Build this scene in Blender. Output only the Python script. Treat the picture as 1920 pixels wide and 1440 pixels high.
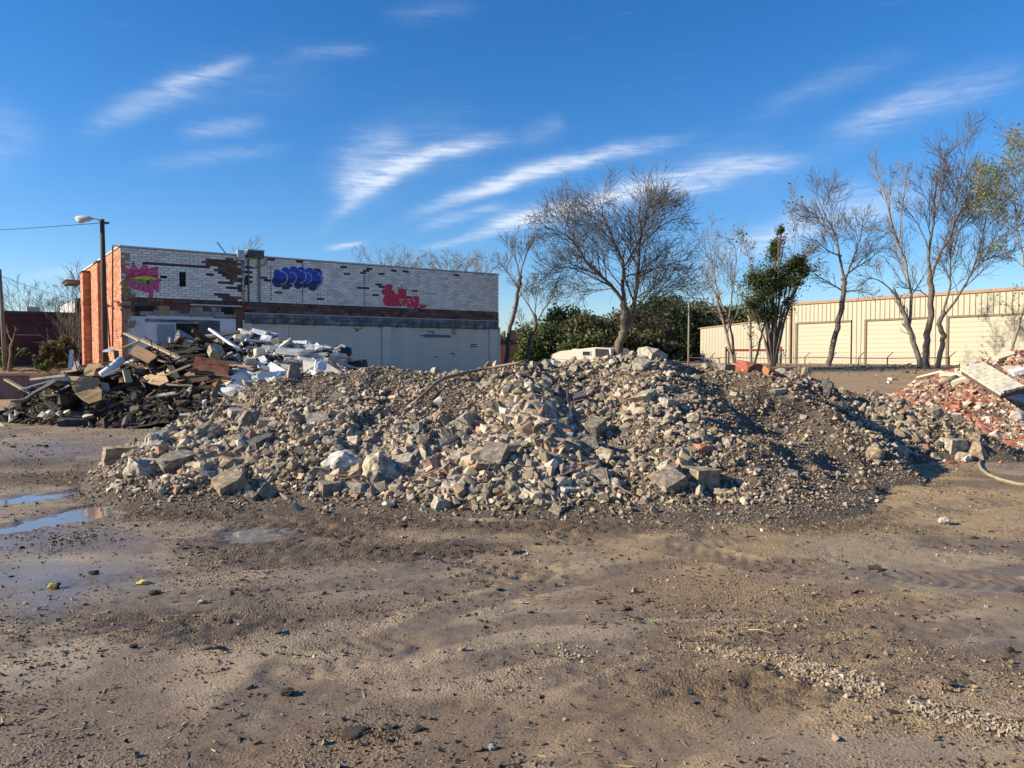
import bpy, bmesh, math, random
import numpy as np
from mathutils import Vector, Matrix, noise as mnoise

for _o in list(bpy.data.objects):
    bpy.data.objects.remove(_o)
scene = bpy.context.scene
col = scene.collection
PI = math.pi
F = 1450.0          # focal length in pixels of the 1920-wide photograph
EYE = 1.65
PITCH = math.radians(2.05)

# ------------------------------------------------------------------ camera
cam_d = bpy.data.cameras.new("camera")
cam_d.sensor_width = 36.0
cam_d.lens = 36.0 * F / 1920.0
cam_d.clip_start = 0.05
cam_d.clip_end = 3000
cam = bpy.data.objects.new("camera", cam_d)
cam.location = (0, 0, EYE)
cam.rotation_euler = (PI / 2 - PITCH, 0, 0)
col.objects.link(cam)
scene.camera = cam

# ------------------------------------------------------------------ exposure
scene.view_settings.view_transform = 'Standard'
scene.view_settings.look = 'None'
scene.view_settings.gamma = 1.0
scene.view_settings.exposure = 0.85
scene.view_settings.use_curve_mapping = False
scene.cycles.use_denoising = True
scene.cycles.max_bounces = 6
scene.cycles.transparent_max_bounces = 8

# ------------------------------------------------------------------ sun
SUN = Vector((-1.0, -0.16, 0.0)).normalized() * math.cos(math.radians(25))
SUN.z = math.sin(math.radians(25))
sun_d = bpy.data.lights.new("sun", 'SUN')
sun_d.energy = 5.0
sun_d.angle = math.radians(0.53)
sun_d.color = (1.0, 0.875, 0.665)
sun = bpy.data.objects.new("sun", sun_d)
sun.rotation_euler = (-SUN).to_track_quat('-Z', 'Y').to_euler()
sun.location = SUN * 100
col.objects.link(sun)


def ray(px, py):
    dx = (px - 960) / F
    dy = -(py - 720) / F
    return Vector((dx, math.cos(PITCH) + dy * math.sin(PITCH), -math.sin(PITCH) + dy * math.cos(PITCH)))


def at(px, py, Y):
    d = ray(px, py)
    t = Y / d.y
    return Vector((d.x * t, Y, EYE + d.z * t))


def project(p):
    x, y, z = p[0], p[1], p[2] - EYE
    f = y * math.cos(PITCH) - z * math.sin(PITCH)
    u = y * math.sin(PITCH) + z * math.cos(PITCH)
    return 960 + F * x / f, 720 - F * u / f


# ------------------------------------------------------------------ sky with cirrus
world = bpy.data.worlds.new("World")
scene.world = world
world.use_nodes = True
wn = world.node_tree
for n in list(wn.nodes):
    wn.nodes.remove(n)


def nd(nt, typ, ins=None, **kw):
    n = nt.nodes.new(typ)
    for k, v in kw.items():
        setattr(n, k, v)
    if ins:
        for k, v in ins.items():
            s = n.inputs[k]
            if isinstance(v, bpy.types.NodeSocket):
                nt.links.new(v, s)
            else:
                s.default_value = v
    return n


def mth(nt, op, a, b=None, c=None, clamp=False):
    ins = {0: a}
    if b is not None:
        ins[1] = b
    if c is not None:
        ins[2] = c
    n = nd(nt, 'ShaderNodeMath', ins, operation=op)
    n.use_clamp = clamp
    return n.outputs[0]


def ramp(nt, fac, stops, interp='LINEAR'):
    n = nd(nt, 'ShaderNodeValToRGB', {0: fac})
    cr = n.color_ramp
    cr.interpolation = interp
    while len(cr.elements) < len(stops):
        cr.elements.new(0.5)
    for e, (p, c) in zip(cr.elements, stops):
        e.position = p
        e.color = (c[0], c[1], c[2], 1)
    return n.outputs[0]


def mixc(nt, fac, a, b, blend='MIX'):
    n = nd(nt, 'ShaderNodeMix', data_type='RGBA', blend_type=blend)
    for i, v in ((0, fac), (6, a), (7, b)):
        if isinstance(v, bpy.types.NodeSocket):
            nt.links.new(v, n.inputs[i])
        else:
            n.inputs[i].default_value = v if i == 0 else (v[0], v[1], v[2], 1)
    return n.outputs[2]


sky = nd(wn, 'ShaderNodeTexSky', sky_type='NISHITA', sun_disc=False)
sky.sun_elevation = math.radians(25)
sky.sun_rotation = math.atan2(SUN.x, SUN.y) % (2 * PI)
sky.altitude = 100
sky.air_density = 1.0
sky.dust_density = 0.25
sky.ozone_density = 4.0
tc = nd(wn, 'ShaderNodeTexCoord')
sep = nd(wn, 'ShaderNodeSeparateXYZ', {0: tc.outputs['Generated']})
AZ = mth(wn, 'ARCTAN2', sep.outputs[0], sep.outputs[1])
EL = mth(wn, 'ARCSINE', sep.outputs[2])


def azel(px, py):
    d = ray(px, py).normalized()
    return math.atan2(d.x, d.y), math.asin(d.z)


# each streak: from pixel to pixel, half width in pixels, strength, bow, softness of the lower side
STREAKS = [
    (606, 372, 945, 226, 15, 0.85, 0.20), (622, 350, 800, 286, 18, 0.62, 0.10), (612, 330, 760, 240, 30, 0.34, 0.14), (630, 380, 720, 330, 26, 0.22, 0.10),
    (770, 385, 1262, 242, 14, 0.90, 0.07), (860, 352, 1120, 292, 16, 0.40, 0.05), (780, 425, 960, 380, 11, 0.42, 0.03), (880, 436, 1260, 335, 15, 1.0, 0.05),
    (900, 428, 1060, 380, 16, 0.50, 0.03), (1120, 352, 1510, 294, 15, 0.66, 0.05), (1290, 306, 1500, 298, 18, 0.24, 0.03), (1220, 362, 1375, 340, 12, 0.50, 0.03),
    (1330, 472, 1750, 352, 26, 0.72, 0.04), (1530, 262, 1940, 112, 28, 0.30, 0.08), (1560, 240, 1830, 150, 14, 0.20, 0.05), (1400, 215, 1720, 90, 22, 0.14, 0.05),
    (150, 238, 400, 142, 20, 0.36, 0.06), (290, 166, 470, 112, 12, 0.55, 0.05), (330, 250, 500, 225, 16, 0.32, 0.03),
    (270, 305, 540, 272, 14, 0.20, 0.03), (540, 108, 700, 92, 12, 0.22, 0.01), (610, 464, 690, 454, 6, 0.70, 0.02),
    (30, 520, 200, 508, 9, 0.35, 0.0), (980, 262, 1060, 225, 20, 0.20, 0.02), (-60, 300, 60, 210, 46, 0.18, 0.02),
    (720, 30, 900, 10, 18, 0.10, 0.0), (1480, 400, 1640, 340, 22, 0.25, 0.02), (780, 470, 900, 440, 8, 0.30, 0.02),
    (1000, 420, 1260, 355, 20, 0.25, 0.02), (600, 330, 900, 235, 60, 0.14, 0.10), (1150, 345, 1500, 300, 52, 0.12, 0.02), (300, 170, 620, 130, 50, 0.07, 0.02)]
# warp of the sky coordinates so that no streak has a smooth edge
cmb = nd(wn, 'ShaderNodeCombineXYZ', {0: AZ, 1: EL})
wz = nd(wn, 'ShaderNodeTexNoise', {'Vector': cmb.outputs[0], 'Scale': 14.0, 'Detail': 3.0, 'Roughness': 0.6})
wsep = nd(wn, 'ShaderNodeSeparateColor', {0: wz.outputs['Color']})
AZw = mth(wn, 'MULTIPLY_ADD', mth(wn, 'SUBTRACT', wsep.outputs[0], 0.5), 0.022, AZ)
ELw = mth(wn, 'MULTIPLY_ADD', mth(wn, 'SUBTRACT', wsep.outputs[1], 0.5), 0.014, EL)
total = None
for (x0, y0, x1, y1, hw, st, bow) in STREAKS:
    a0, e0 = azel(x0, y0)
    a1, e1 = azel(x1, y1)
    L = math.hypot(a1 - a0, e1 - e0)
    ca, sa = (a1 - a0) / L, (e1 - e0) / L
    am, em = (a0 + a1) / 2, (e0 + e1) / 2
    w = 0.86 * hw / F
    da = mth(wn, 'SUBTRACT', AZw, am)
    de = mth(wn, 'SUBTRACT', ELw, em)
    u = mth(wn, 'MULTIPLY_ADD', da, ca / (L / 2), mth(wn, 'MULTIPLY', de, sa / (L / 2)))
    v = mth(wn, 'MULTIPLY_ADD', de, ca / w, mth(wn, 'MULTIPLY', da, -sa / w))
    u2 = mth(wn, 'MULTIPLY', u, u)
    v = mth(wn, 'MULTIPLY_ADD', u2, bow * (L / 2) / w, v)
    v2 = mth(wn, 'MULTIPLY', v, v)
    q = mth(wn, 'MULTIPLY_ADD', mth(wn, 'MULTIPLY', u2, u2), 1.7, v2)
    m = mth(wn, 'MULTIPLY', mth(wn, 'EXPONENT', mth(wn, 'MULTIPLY', q, -1.0)), st)
    total = m if total is None else mth(wn, 'ADD', total, m)
# fibres: noise stretched along the wind, slanted
rot = nd(wn, 'ShaderNodeMapping', {'Vector': cmb.outputs[0], 'Rotation': (0, 0, math.radians(-19)), 'Scale': (11.0, 150.0, 1.0)})
fb = nd(wn, 'ShaderNodeTexNoise', {'Vector': rot.outputs[0], 'Scale': 1.0, 'Detail': 9.0, 'Roughness': 0.66, 'Distortion': 0.5})
rot2 = nd(wn, 'ShaderNodeMapping', {'Vector': cmb.outputs[0], 'Rotation': (0, 0, math.radians(-34)), 'Scale': (20.0, 95.0, 1.0)})
fb2 = nd(wn, 'ShaderNodeTexNoise', {'Vector': rot2.outputs[0], 'Scale': 1.0, 'Detail': 8.0, 'Roughness': 0.66, 'Distortion': 0.7})
fib = mth(wn, 'ADD', mth(wn, 'MULTIPLY', fb.outputs[0], 1.0), mth(wn, 'MULTIPLY', fb2.outputs[0], 1.0))
fib = mth(wn, 'MULTIPLY', mth(wn, 'SUBTRACT', fib, 0.60), 1.35, clamp=True)
wisp = mth(wn, 'MULTIPLY', mth(wn, 'SUBTRACT', fib, 0.70, clamp=True), 0.07)
mask = mth(wn, 'ADD', mth(wn, 'MULTIPLY', total, fib), wisp)
mask = mth(wn, 'MINIMUM', mth(wn, 'MULTIPLY', mask, 0.95, clamp=True), 0.70)
CLOUD = (6.6, 7.0, 7.6)
hs = nd(wn, 'ShaderNodeHueSaturation', {'Saturation': 1.28, 'Value': 1.0, 'Color': sky.outputs[0]})
skyg = mixc(wn, 1.0, hs.outputs[0], (0.95, 0.985, 1.11), 'MULTIPLY')
skyc = mixc(wn, mask, skyg, CLOUD)
bg = nd(wn, 'ShaderNodeBackground', {'Color': skyc, 'Strength': 0.083})
wo = nd(wn, 'ShaderNodeOutputWorld', {'Surface': bg.outputs[0]})
world.cycles.sampling_method = 'MANUAL'
world.cycles.sample_map_resolution = 512


# ------------------------------------------------------------------ helpers
def tag(o, label=None, cat=None, group=None, kind=None):
    if label:
        o['label'] = label
    if cat:
        o['category'] = cat
    if group:
        o['group'] = group
    if kind:
        o['kind'] = kind
    return o


def empty(name, loc=(0, 0, 0), rz=0.0):
    o = bpy.data.objects.new(name, None)
    o.empty_display_size = 0.2
    o.location = loc
    o.rotation_euler = (0, 0, rz)
    col.objects.link(o)
    return o


def link_mesh(name, me, mat=None, parent=None):
    o = bpy.data.objects.new(name, me)
    if mat is not None and len(me.materials) == 0:
        me.materials.append(mat)
    col.objects.link(o)
    if parent:
        o.parent = parent
    return o


def mesh_tris(name, V, T, smooth=False):
    """mesh from numpy arrays: V (n,3), T (m,k) faces of one size"""
    V = np.asarray(V, dtype=np.float32)
    T = np.asarray(T, dtype=np.int32)
    k = T.shape[1]
    me = bpy.data.meshes.new(name)
    me.vertices.add(len(V))
    me.vertices.foreach_set('co', V.ravel())
    me.loops.add(T.size)
    me.loops.foreach_set('vertex_index', T.ravel())
    me.polygons.add(len(T))
    me.polygons.foreach_set('loop_start', np.arange(0, T.size, k, dtype=np.int32))
    me.polygons.foreach_set('use_smooth', np.full(len(T), smooth))
    me.update(calc_edges=True)
    return me


class MB:
    """collects simple shapes and links them as one mesh"""

    def __init__(self):
        self.v, self.f, self.mi = [], [], []

    def add(self, vs, fs, mi=0):
        b = len(self.v)
        self.v.extend([tuple(p) for p in vs])
        self.f.extend([tuple(i + b for i in q) for q in fs])
        self.mi.extend([mi] * len(fs))

    def box(self, c, s, M=None, mi=0):
        x, y, z = s[0] / 2, s[1] / 2, s[2] / 2
        vs = [Vector(q) for q in ((-x, -y, -z), (x, -y, -z), (x, y, -z), (-x, y, -z), (-x, -y, z), (x, -y, z), (x, y, z), (-x, y, z))]
        if M is not None:
            vs = [M @ q for q in vs]
        c = Vector(c)
        self.add([q + c for q in vs], [(0, 3, 2, 1), (4, 5, 6, 7), (0, 1, 5, 4), (1, 2, 6, 5), (2, 3, 7, 6), (3, 0, 4, 7)], mi)

    def span(self, a, b, mi=0):
        """box from corner a to corner b"""
        a, b = Vector(a), Vector(b)
        self.box((a + b) / 2, [abs(q) for q in (b - a)], None, mi)

    def tube(self, pts, rad, sides=6, caps=True, mi=0):
        pts = [Vector(p) for p in pts]
        n = len(pts)
        if not isinstance(rad, (list, tuple)):
            rad = [rad] * n
        b = len(self.v)
        ref = None
        for i, p in enumerate(pts):
            t = (pts[min(i + 1, n - 1)] - pts[max(i - 1, 0)])
            if t.length < 1e-9:
                t = Vector((0, 0, 1))
            t.normalize()
            if ref is None:
                ref = t.orthogonal().normalized()
            ref = ref - t * ref.dot(t)
            if ref.length < 1e-6:
                ref = t.orthogonal()
            ref.normalize()
            bi = t.cross(ref)
            for k in range(sides):
                a = 2 * PI * k / sides
                q = p + (ref * math.cos(a) + bi * math.sin(a)) * rad[i]
                self.v.append((q.x, q.y, q.z))
        for i in range(n - 1):
            for k in range(sides):
                k2 = (k + 1) % sides
                self.f.append((b + i * sides + k, b + i * sides + k2, b + (i + 1) * sides + k2, b + (i + 1) * sides + k))
                self.mi.append(mi)
        if caps:
            self.f.append(tuple(b + k for k in reversed(range(sides))))
            self.f.append(tuple(b + (n - 1) * sides + k for k in range(sides)))
            self.mi.extend([mi, mi])

    def prism(self, poly, off, mi=0):
        """polygon of 3-D points extruded by vector off"""
        n = len(poly)
        poly = [Vector(p) for p in poly]
        off = Vector(off)
        vs = poly + [p + off for p in poly]
        fs = [tuple(reversed(range(n))), tuple(range(n, 2 * n))]
        for i in range(n):
            j = (i + 1) % n
            fs.append((i, j, n + j, n + i))
        self.add(vs, fs, mi)

    def mesh(self, name, mats=None, smooth=False):
        me = bpy.data.meshes.new(name)
        me.from_pydata(self.v, [], self.f)
        if mats is not None:
            for m in (mats if isinstance(mats, (list, tuple)) else [mats]):
                me.materials.append(m)
            if len(me.materials) > 1:
                me.polygons.foreach_set('material_index', self.mi)
        if smooth:
            me.polygons.foreach_set('use_smooth', [True] * len(me.polygons))
        me.update()
        return me

    def build(self, name, mats=None, parent=None, smooth=False):
        return link_mesh(name, self.mesh(name, mats, smooth), None, parent)


def fixn(me):
    bm = bmesh.new()
    bm.from_mesh(me)
    bmesh.ops.recalc_face_normals(bm, faces=bm.faces)
    bm.to_mesh(me)
    bm.free()
    return me


# ------------------------------------------------------------------ numpy noise
def _h(ix, iy, s):
    n = (ix.astype(np.int64) * 374761393 + iy.astype(np.int64) * 668265263 + s * 1442695041) & 0xffffffff
    n = ((n ^ (n >> 13)) * 1274126177) & 0xffffffff
    n = ((n ^ (n >> 15)) * 2246822519) & 0xffffffff
    return ((n ^ (n >> 16)) & 0xffff) / 65535.0


def vnoise(x, y, s=0):
    x = np.asarray(x, dtype=np.float64)
    y = np.asarray(y, dtype=np.float64)
    ix, iy = np.floor(x), np.floor(y)
    fx, fy = x - ix, y - iy
    fx = fx * fx * fx * (fx * (fx * 6 - 15) + 10)
    fy = fy * fy * fy * (fy * (fy * 6 - 15) + 10)
    a, b = _h(ix, iy, s), _h(ix + 1, iy, s)
    c, d = _h(ix, iy + 1, s), _h(ix + 1, iy + 1, s)
    return (a + (b - a) * fx) * (1 - fy) + (c + (d - c) * fx) * fy


def fbm(x, y, scale, octv=4, s=0, gain=0.5):
    """about 0..1, mean .5; SCALE in metres"""
    t, amp, tot, f = 0.0, 1.0, 0.0, 1.0 / scale
    c, sn = math.cos(0.6), math.sin(0.6)
    x = np.asarray(x, dtype=np.float64) + 1000.3
    y = np.asarray(y, dtype=np.float64) + 1000.7
    for i in range(octv):
        t = t + amp * vnoise((x * c - y * sn) * f, (x * sn + y * c) * f, s + i * 17)
        tot += amp
        amp *= gain
        f *= 2.03
        c, sn = math.cos(0.6 + i), math.sin(0.6 + i)
    return t / tot


def sstep(a, b, x):
    t = np.clip((np.asarray(x, dtype=np.float64) - a) / (b - a), 0, 1)
    return t * t * (3 - 2 * t)


# ------------------------------------------------------------------ materials
def newmat(name):
    m = bpy.data.materials.new(name)
    m.use_nodes = True
    nt = m.node_tree
    return m, nt, nt.nodes['Principled BSDF']


def mk(name, cols, scale=4.0, rough=0.85, bump=0.25, bscale=30.0, bdist=0.01, rnd=None, rcols=None, var=0.35, coord='Object', metal=0.0, spec=0.35, stretch=None, detail=5.0, transl=False):
    """mottled material: noise through COLS; with RND 'obj' or 'island' each piece draws its colour from RCOLS and the noise only varies it"""
    m, nt, b = newmat(name)
    tcn = nd(nt, 'ShaderNodeTexCoord')
    vec = tcn.outputs[coord]
    if stretch:
        vec = nd(nt, 'ShaderNodeMapping', {'Vector': vec, 'Scale': stretch}).outputs[0]
    nz = nd(nt, 'ShaderNodeTexNoise', {'Vector': vec, 'Scale': scale, 'Detail': detail, 'Roughness': 0.62})
    if rnd:
        r = nd(nt, 'ShaderNodeObjectInfo').outputs['Random'] if rnd == 'obj' else nd(nt, 'ShaderNodeNewGeometry').outputs['Random Per Island']
        k = len(rcols)
        c0 = ramp(nt, r, [(i / k, c) for i, c in enumerate(rcols)], 'CONSTANT')
        r2 = mth(nt, 'FRACT', mth(nt, 'MULTIPLY', r, 37.7))
        g = mth(nt, 'MULTIPLY_ADD', r2, var, 1.0 - var / 2)
        g2 = mth(nt, 'MULTIPLY', g, mth(nt, 'MULTIPLY_ADD', nz.outputs[0], 0.9, 0.55))
        gc = nd(nt, 'ShaderNodeCombineColor', {0: g2, 1: g2, 2: g2}).outputs[0]
        c = mixc(nt, 1.0, c0, gc, 'MULTIPLY')
    else:
        k = len(cols)
        c = ramp(nt, nz.outputs[0], [(0.30 + 0.40 * i / max(k - 1, 1), q) for i, q in enumerate(cols)]) if k > 1 else None
        if c is None:
            b.inputs['Base Color'].default_value = (*cols[0], 1)
    if c is not None:
        nt.links.new(c, b.inputs['Base Color'])
    b.inputs['Roughness'].default_value = rough
    b.inputs['Metallic'].default_value = metal
    b.inputs['Specular IOR Level'].default_value = spec
    if bump:
        bz = nd(nt, 'ShaderNodeTexNoise', {'Vector': vec, 'Scale': bscale, 'Detail': 4.0, 'Roughness': 0.65})
        bp = nd(nt, 'ShaderNodeBump', {'Strength': bump, 'Distance': bdist, 'Height': bz.outputs[0]})
        nt.links.new(bp.outputs[0], b.inputs['Normal'])
    return m


G = {}
G['pale'] = mk('concrete_pale', [(.15, .115, .08), (0.260, 0.223, 0.172), (0.420, 0.374, 0.307), (0.504, 0.458, 0.386)], 5, bump=.6, bscale=14, bdist=.02)
G['grey'] = mk('concrete_grey', [(0.104, 0.080, 0.058), (0.149, 0.126, 0.102), (0.262, 0.227, 0.183), (0.332, 0.290, 0.237)], 5, bump=.6, bscale=14, bdist=.02)
G['tan'] = mk('concrete_tan', [(.13, .095, .06), (0.210, 0.160, 0.109), (0.336, 0.269, 0.185), (0.420, 0.344, 0.244)], 5, bump=.6, bscale=14, bdist=.02)
G['dark'] = mk('concrete_dark', [(.04, .035, .03), (0.059, 0.055, 0.055), (0.109, 0.101, 0.101), (0.160, 0.151, 0.143)], 5, bump=.6, bscale=14, bdist=.02)
G['mauve'] = mk('stone_mauve', [(0.102, 0.079, 0.058), (0.156, 0.129, 0.106), (0.258, 0.221, 0.183), (0.312, 0.278, 0.232)], 5, bump=.6, bscale=14, bdist=.02)
G['cream'] = mk('limestone_cream', [(.17, .13, .08), (0.286, 0.235, 0.160), (0.487, 0.437, 0.328), (0.571, 0.529, 0.420)], 4, bump=.9, bscale=9, bdist=.04)
G['white'] = mk('lime_white', [(.20, .16, .11), (0.353, 0.319, 0.260), (0.554, 0.538, 0.504), (0.638, 0.630, 0.605)], 4, bump=.7, bscale=11, bdist=.03)
G['orange'] = mk('brick_orange', [(0.286, 0.101, 0.050), (0.403, 0.160, 0.076), (0.437, 0.252, 0.168)], 4, bump=.5, bscale=14, bdist=.015)
G['red'] = mk('brick_red', [(0.185, 0.050, 0.034), (0.302, 0.092, 0.059), (0.336, 0.151, 0.109)], 4, bump=.5, bscale=14, bdist=.015)
STONES = [(0.279, 0.219, 0.149), (0.366, 0.291, 0.200), (0.193, 0.151, 0.109), (0.434, 0.348, 0.243), (0.309, 0.227, 0.160), (0.231, 0.168, 0.126), (0.482, 0.392, 0.283), (0.125, 0.103, 0.078), (0.328, 0.241, 0.149), (0.348, 0.285, 0.221), (0.193, 0.156, 0.122), (0.279, 0.237, 0.184), (0.482, 0.419, 0.328), (0.259, 0.195, 0.141), (0.318, 0.258, 0.184), (0.222, 0.195, 0.165), (0.289, 0.241, 0.172), (0.252, 0.205, 0.149), (0.348, 0.276, 0.187), (0.231, 0.192, 0.144), (0.299, 0.241, 0.179), (0.184, 0.151, 0.122), (0.328, 0.276, 0.212), (0.272, 0.222, 0.172), (0.328, 0.195, 0.126)]  # pale and dark stones set apart to strengthen the lit-and-shaded contrast
G['rubble'] = mk('small_rubble', None, 9, bump=.4, bscale=40, bdist=.006, rnd='island', rcols=STONES, var=.5)
FINES = [(c[0] * .84, c[1] * .80, c[2] * .74) for c in STONES]
G['fines'] = mk('fine_rubble', None, 9, bump=0, rnd='island', rcols=FINES, var=.5)
G['gravel'] = mk('gravel', None, 9, bump=0, rnd='island', rcols=[(0.158, 0.110, 0.071), (0.205, 0.149, 0.098), (0.246, 0.184, 0.121), (0.123, 0.087, 0.059), (0.082, 0.057, 0.038), (0.184, 0.133, 0.085), (0.287, 0.221, 0.148), (0.150, 0.110, 0.074)], var=.4)
G['clod'] = mk('mud_clod', None, 9, bump=0, rnd='island', rcols=[(0.041, 0.032, 0.024), (0.056, 0.044, 0.034), (0.030, 0.024, 0.019), (0.075, 0.060, 0.045)], var=.4, rough=.9)
G['silt'] = mk('pale_silt', None, 9, bump=0, rnd='island', rcols=[(0.289, 0.228, 0.155), (0.329, 0.263, 0.188), (0.250, 0.198, 0.134), (0.355, 0.299, 0.225)], var=.3)
G['straw'] = mk('straw', None, 9, bump=0, rnd='island', rcols=[(.32, .24, .13), (.22, .16, .10), (.40, .32, .20), (.12, .09, .06)], var=.3)
G['mound'] = mk('mound_dirt_gap_shade', [(.06, .047, .036), (.11, .087, .066), (.155, .125, .095)], 3, rough=.95, bump=1.0, bscale=26, bdist=.03, coord='Object')  # brown dirt, darkened to deepen the shade in gaps between stones
G['heap_shade'] = mk('shade_black_soil', [(.012, .010, .009), (.028, .023, .019), (.045, .036, .028)], 3, rough=.95, bump=1.0, bscale=15, bdist=.05)  # near-black so the shaded hollow under the boards is in the colour

# ------------------------------------------------------------------ terrain heights (metres; the lot is level, the land behind rises)
RW0 = Vector((-19.1, 31.0))           # a point on the retaining wall, which runs parallel to the old shop front
RWD = Vector((0.813, 0.583))
RWN = Vector((-0.583, 0.813))


def terrain(x, y):
    x = np.asarray(x, dtype=np.float64)
    y = np.asarray(y, dtype=np.float64)
    z = np.clip(0.042 * (y - 12.5), 0, 1.12) * sstep(5.0, 10.0, x)
    s = (x - RW0.x) * RWN.x + (y - RW0.y) * RWN.y
    left = sstep(-9.5, -12.0, x) * (s > 1.3)
    z = z + left * np.clip(0.93 + 0.03 * s, 0, 1.45)
    return z


def cap(x, y, A, B, sl, sr, sf, sb):
    """ridge from A to B (x, y, height): elliptical cone with its own slope to the left, right, front and back"""
    ax, ay, ah = A
    bx, by, bh = B
    dx, dy = bx - ax, by - ay
    L2 = dx * dx + dy * dy
    t = np.clip(((x - ax) * dx + (y - ay) * dy) / L2, 0, 1)
    ox, oy = x - (ax + t * dx), y - (ay + t * dy)
    px = np.where(ox > 0, sr, sl) * ox
    py = np.where(oy > 0, sb, sf) * oy
    h = ah + (bh - ah) * t
    return h + 0.10 - np.sqrt(px * px + py * py + 0.01)


def smax(a, b, k=0.12):
    d = np.clip(0.5 + 0.5 * (a - b) / k, 0, 1)
    return b + (a - b) * d + k * d * (1 - d)


def rubble_h(x, y):
    x = np.asarray(x, dtype=np.float64)
    y = np.asarray(y, dtype=np.float64)
    h = cap(x, y, (-3.7, 13.0, 1.32), (-1.0, 13.2, 1.44), .62, .5, .30, .55)
    h = smax(h, cap(x, y, (-3.7, 13.0, 1.30), (-4.6, 12.0, .82), .62, .5, .34, .55))
    for a in (
        ((-1.0, 13.2, 1.44), (2.2, 13.0, 1.52), .5, .5, .295, .6),
        ((2.2, 13.0, 1.52), (5.0, 13.8, 1.36), .5, .62, .62, .6),
        ((0.2, 12.2, 1.46), (0.35, 9.7, .84), .50, .60, .50, .6),
        ((2.1, 12.0, 1.45), (1.75, 9.1, .56), .50, .45, .50, .6),
        ((-2.0, 11.6, .98), (-2.2, 9.8, .60), .45, .55, .50, .6),
        ((3.9, 13.2, 1.50), (4.4, 12.3, 1.22), .25, 1.0, .5, .6),
        ((4.4, 12.3, 1.22), (5.15, 11.4, .55), .27, 1.1, .42, .5),
        ((5.2, 13.9, 1.30), (7.6, 12.6, .42), .7, .65, .85, .55),
        ((-4.3, 11.6, .55), (-5.4, 11.7, .20), .5, .5, .5, .5),
    ):
        h = smax(h, cap(x, y, *a))
    k = sstep(-0.05, 0.35, h)
    h = h + k * ((fbm(x, y, 1.3, 3, 5) - .5) * .34 + (fbm(x, y, .38, 3, 9) - .5) * .16)
    return h


def wood_h(x, y):
    h = cap(x, y, (-10.8, 20.6, 1.15), (-9.4, 20.4, 1.75), .42, .5, .95, .8)
    h = smax(h, cap(x, y, (-9.4, 20.4, 1.75), (-7.0, 20.9, 2.05), .6, .5, .95, .8))
    h = smax(h, cap(x, y, (-7.0, 20.9, 2.02), (-5.0, 20.3, 1.65), .6, .6, .55, .8))
    h = smax(h, cap(x, y, (-5.0, 20.3, 1.60), (-4.2, 19.7, 1.30), .6, .55, .5, .8))
    return h + sstep(-.05, .4, h) * ((fbm(x, y, 1.0, 3, 21) - .5) * .4 + (fbm(x, y, .35, 3, 23) - .5) * .2)


def brick_h(x, y):
    h = cap(x, y, (11.8, 21.0, .80), (13.4, 20.6, 1.30), .5, .5, .45, .6)
    h = smax(h, cap(x, y, (13.4, 20.6, 1.30), (16.5, 20.6, 1.55), .5, .5, .45, .6))
    h = smax(h, cap(x, y, (9.9, 19.6, .25), (12.0, 19.0, .42), .3, .35, .3, .5))
    return h + sstep(-.05, .4, h) * ((fbm(x, y, .9, 3, 31) - .5) * .3 + (fbm(x, y, .3, 3, 33) - .5) * .12)


def surf(fn, x, y):
    return float(terrain(x, y)) + float(fn(x, y))


def hit(px, py, fn=None, y0=2.0, y1=60.0, step=0.04):
    """where the line of sight meets the ground or, with FN, the heap on it"""
    d = ray(px, py)
    ys = np.arange(y0, y1, step)
    xs = ys * d.x / d.y
    zs = EYE + ys * d.z / d.y
    h = terrain(xs, ys)
    if fn is not None:
        h = np.maximum(h, h + fn(xs, ys))
    w = np.nonzero(zs <= h)[0]
    if len(w) == 0:
        i = int(np.argmin(zs - h))
    else:
        i = int(w[0])
    return Vector((float(xs[i]), float(ys[i]), float(min(zs[i], h[i]))))


# ------------------------------------------------------------------ ground sheet
def axis(lo, hi, fine_lo, fine_hi, step, grow=1.09, cap_=12.0):
    a = list(np.arange(fine_lo, fine_hi + 1e-6, step))
    s, v = step, fine_hi
    while v < hi:
        s = min(s * grow, cap_)
        v += s
        a.append(v)
    s, v = step, fine_lo
    while v > lo:
        s = min(s * grow, cap_)
        v -= s
        a.insert(0, v)
    return np.array(a)


xs = axis(-420, 420, -5.0, 5.4, 0.034, 1.05)
ys = np.concatenate([np.arange(-60, 0.9, 6.0), np.arange(1.0, 2.6, .1), np.arange(2.6, 6.2, .023), np.arange(6.2, 10.5, .042)])
ys = list(ys)
s_, v_ = .03, ys[-1]
while v_ < 600:
    s_ = min(s_ * 1.05, 15)
    v_ += s_
    ys.append(v_)
ys = np.array(ys)
XX, YY = np.meshgrid(xs, ys)


def gell(px, py, wpx, hpx, ang=0.0, soft=1.0):
    """0..1 patch on the ground: an ellipse given by where it is seen, laid out in metres, with a noisy rim"""
    c = hit(px, py)
    rx = wpx * c.y / F
    ry = hpx * c.y * c.y / (F * EYE)
    ca, sa = math.cos(ang), math.sin(ang)
    dx, dy = XX - c.x, YY - c.y
    u, v = (dx * ca + dy * sa) / rx, (-dx * sa + dy * ca) / ry
    q = np.sqrt(u * u + v * v) + (NZ1 - .5) * 1.1 + (NZ2 - .5) * .5
    return 1 - sstep(1 - .55 * soft, 1 + .35 * soft, q)


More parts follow.
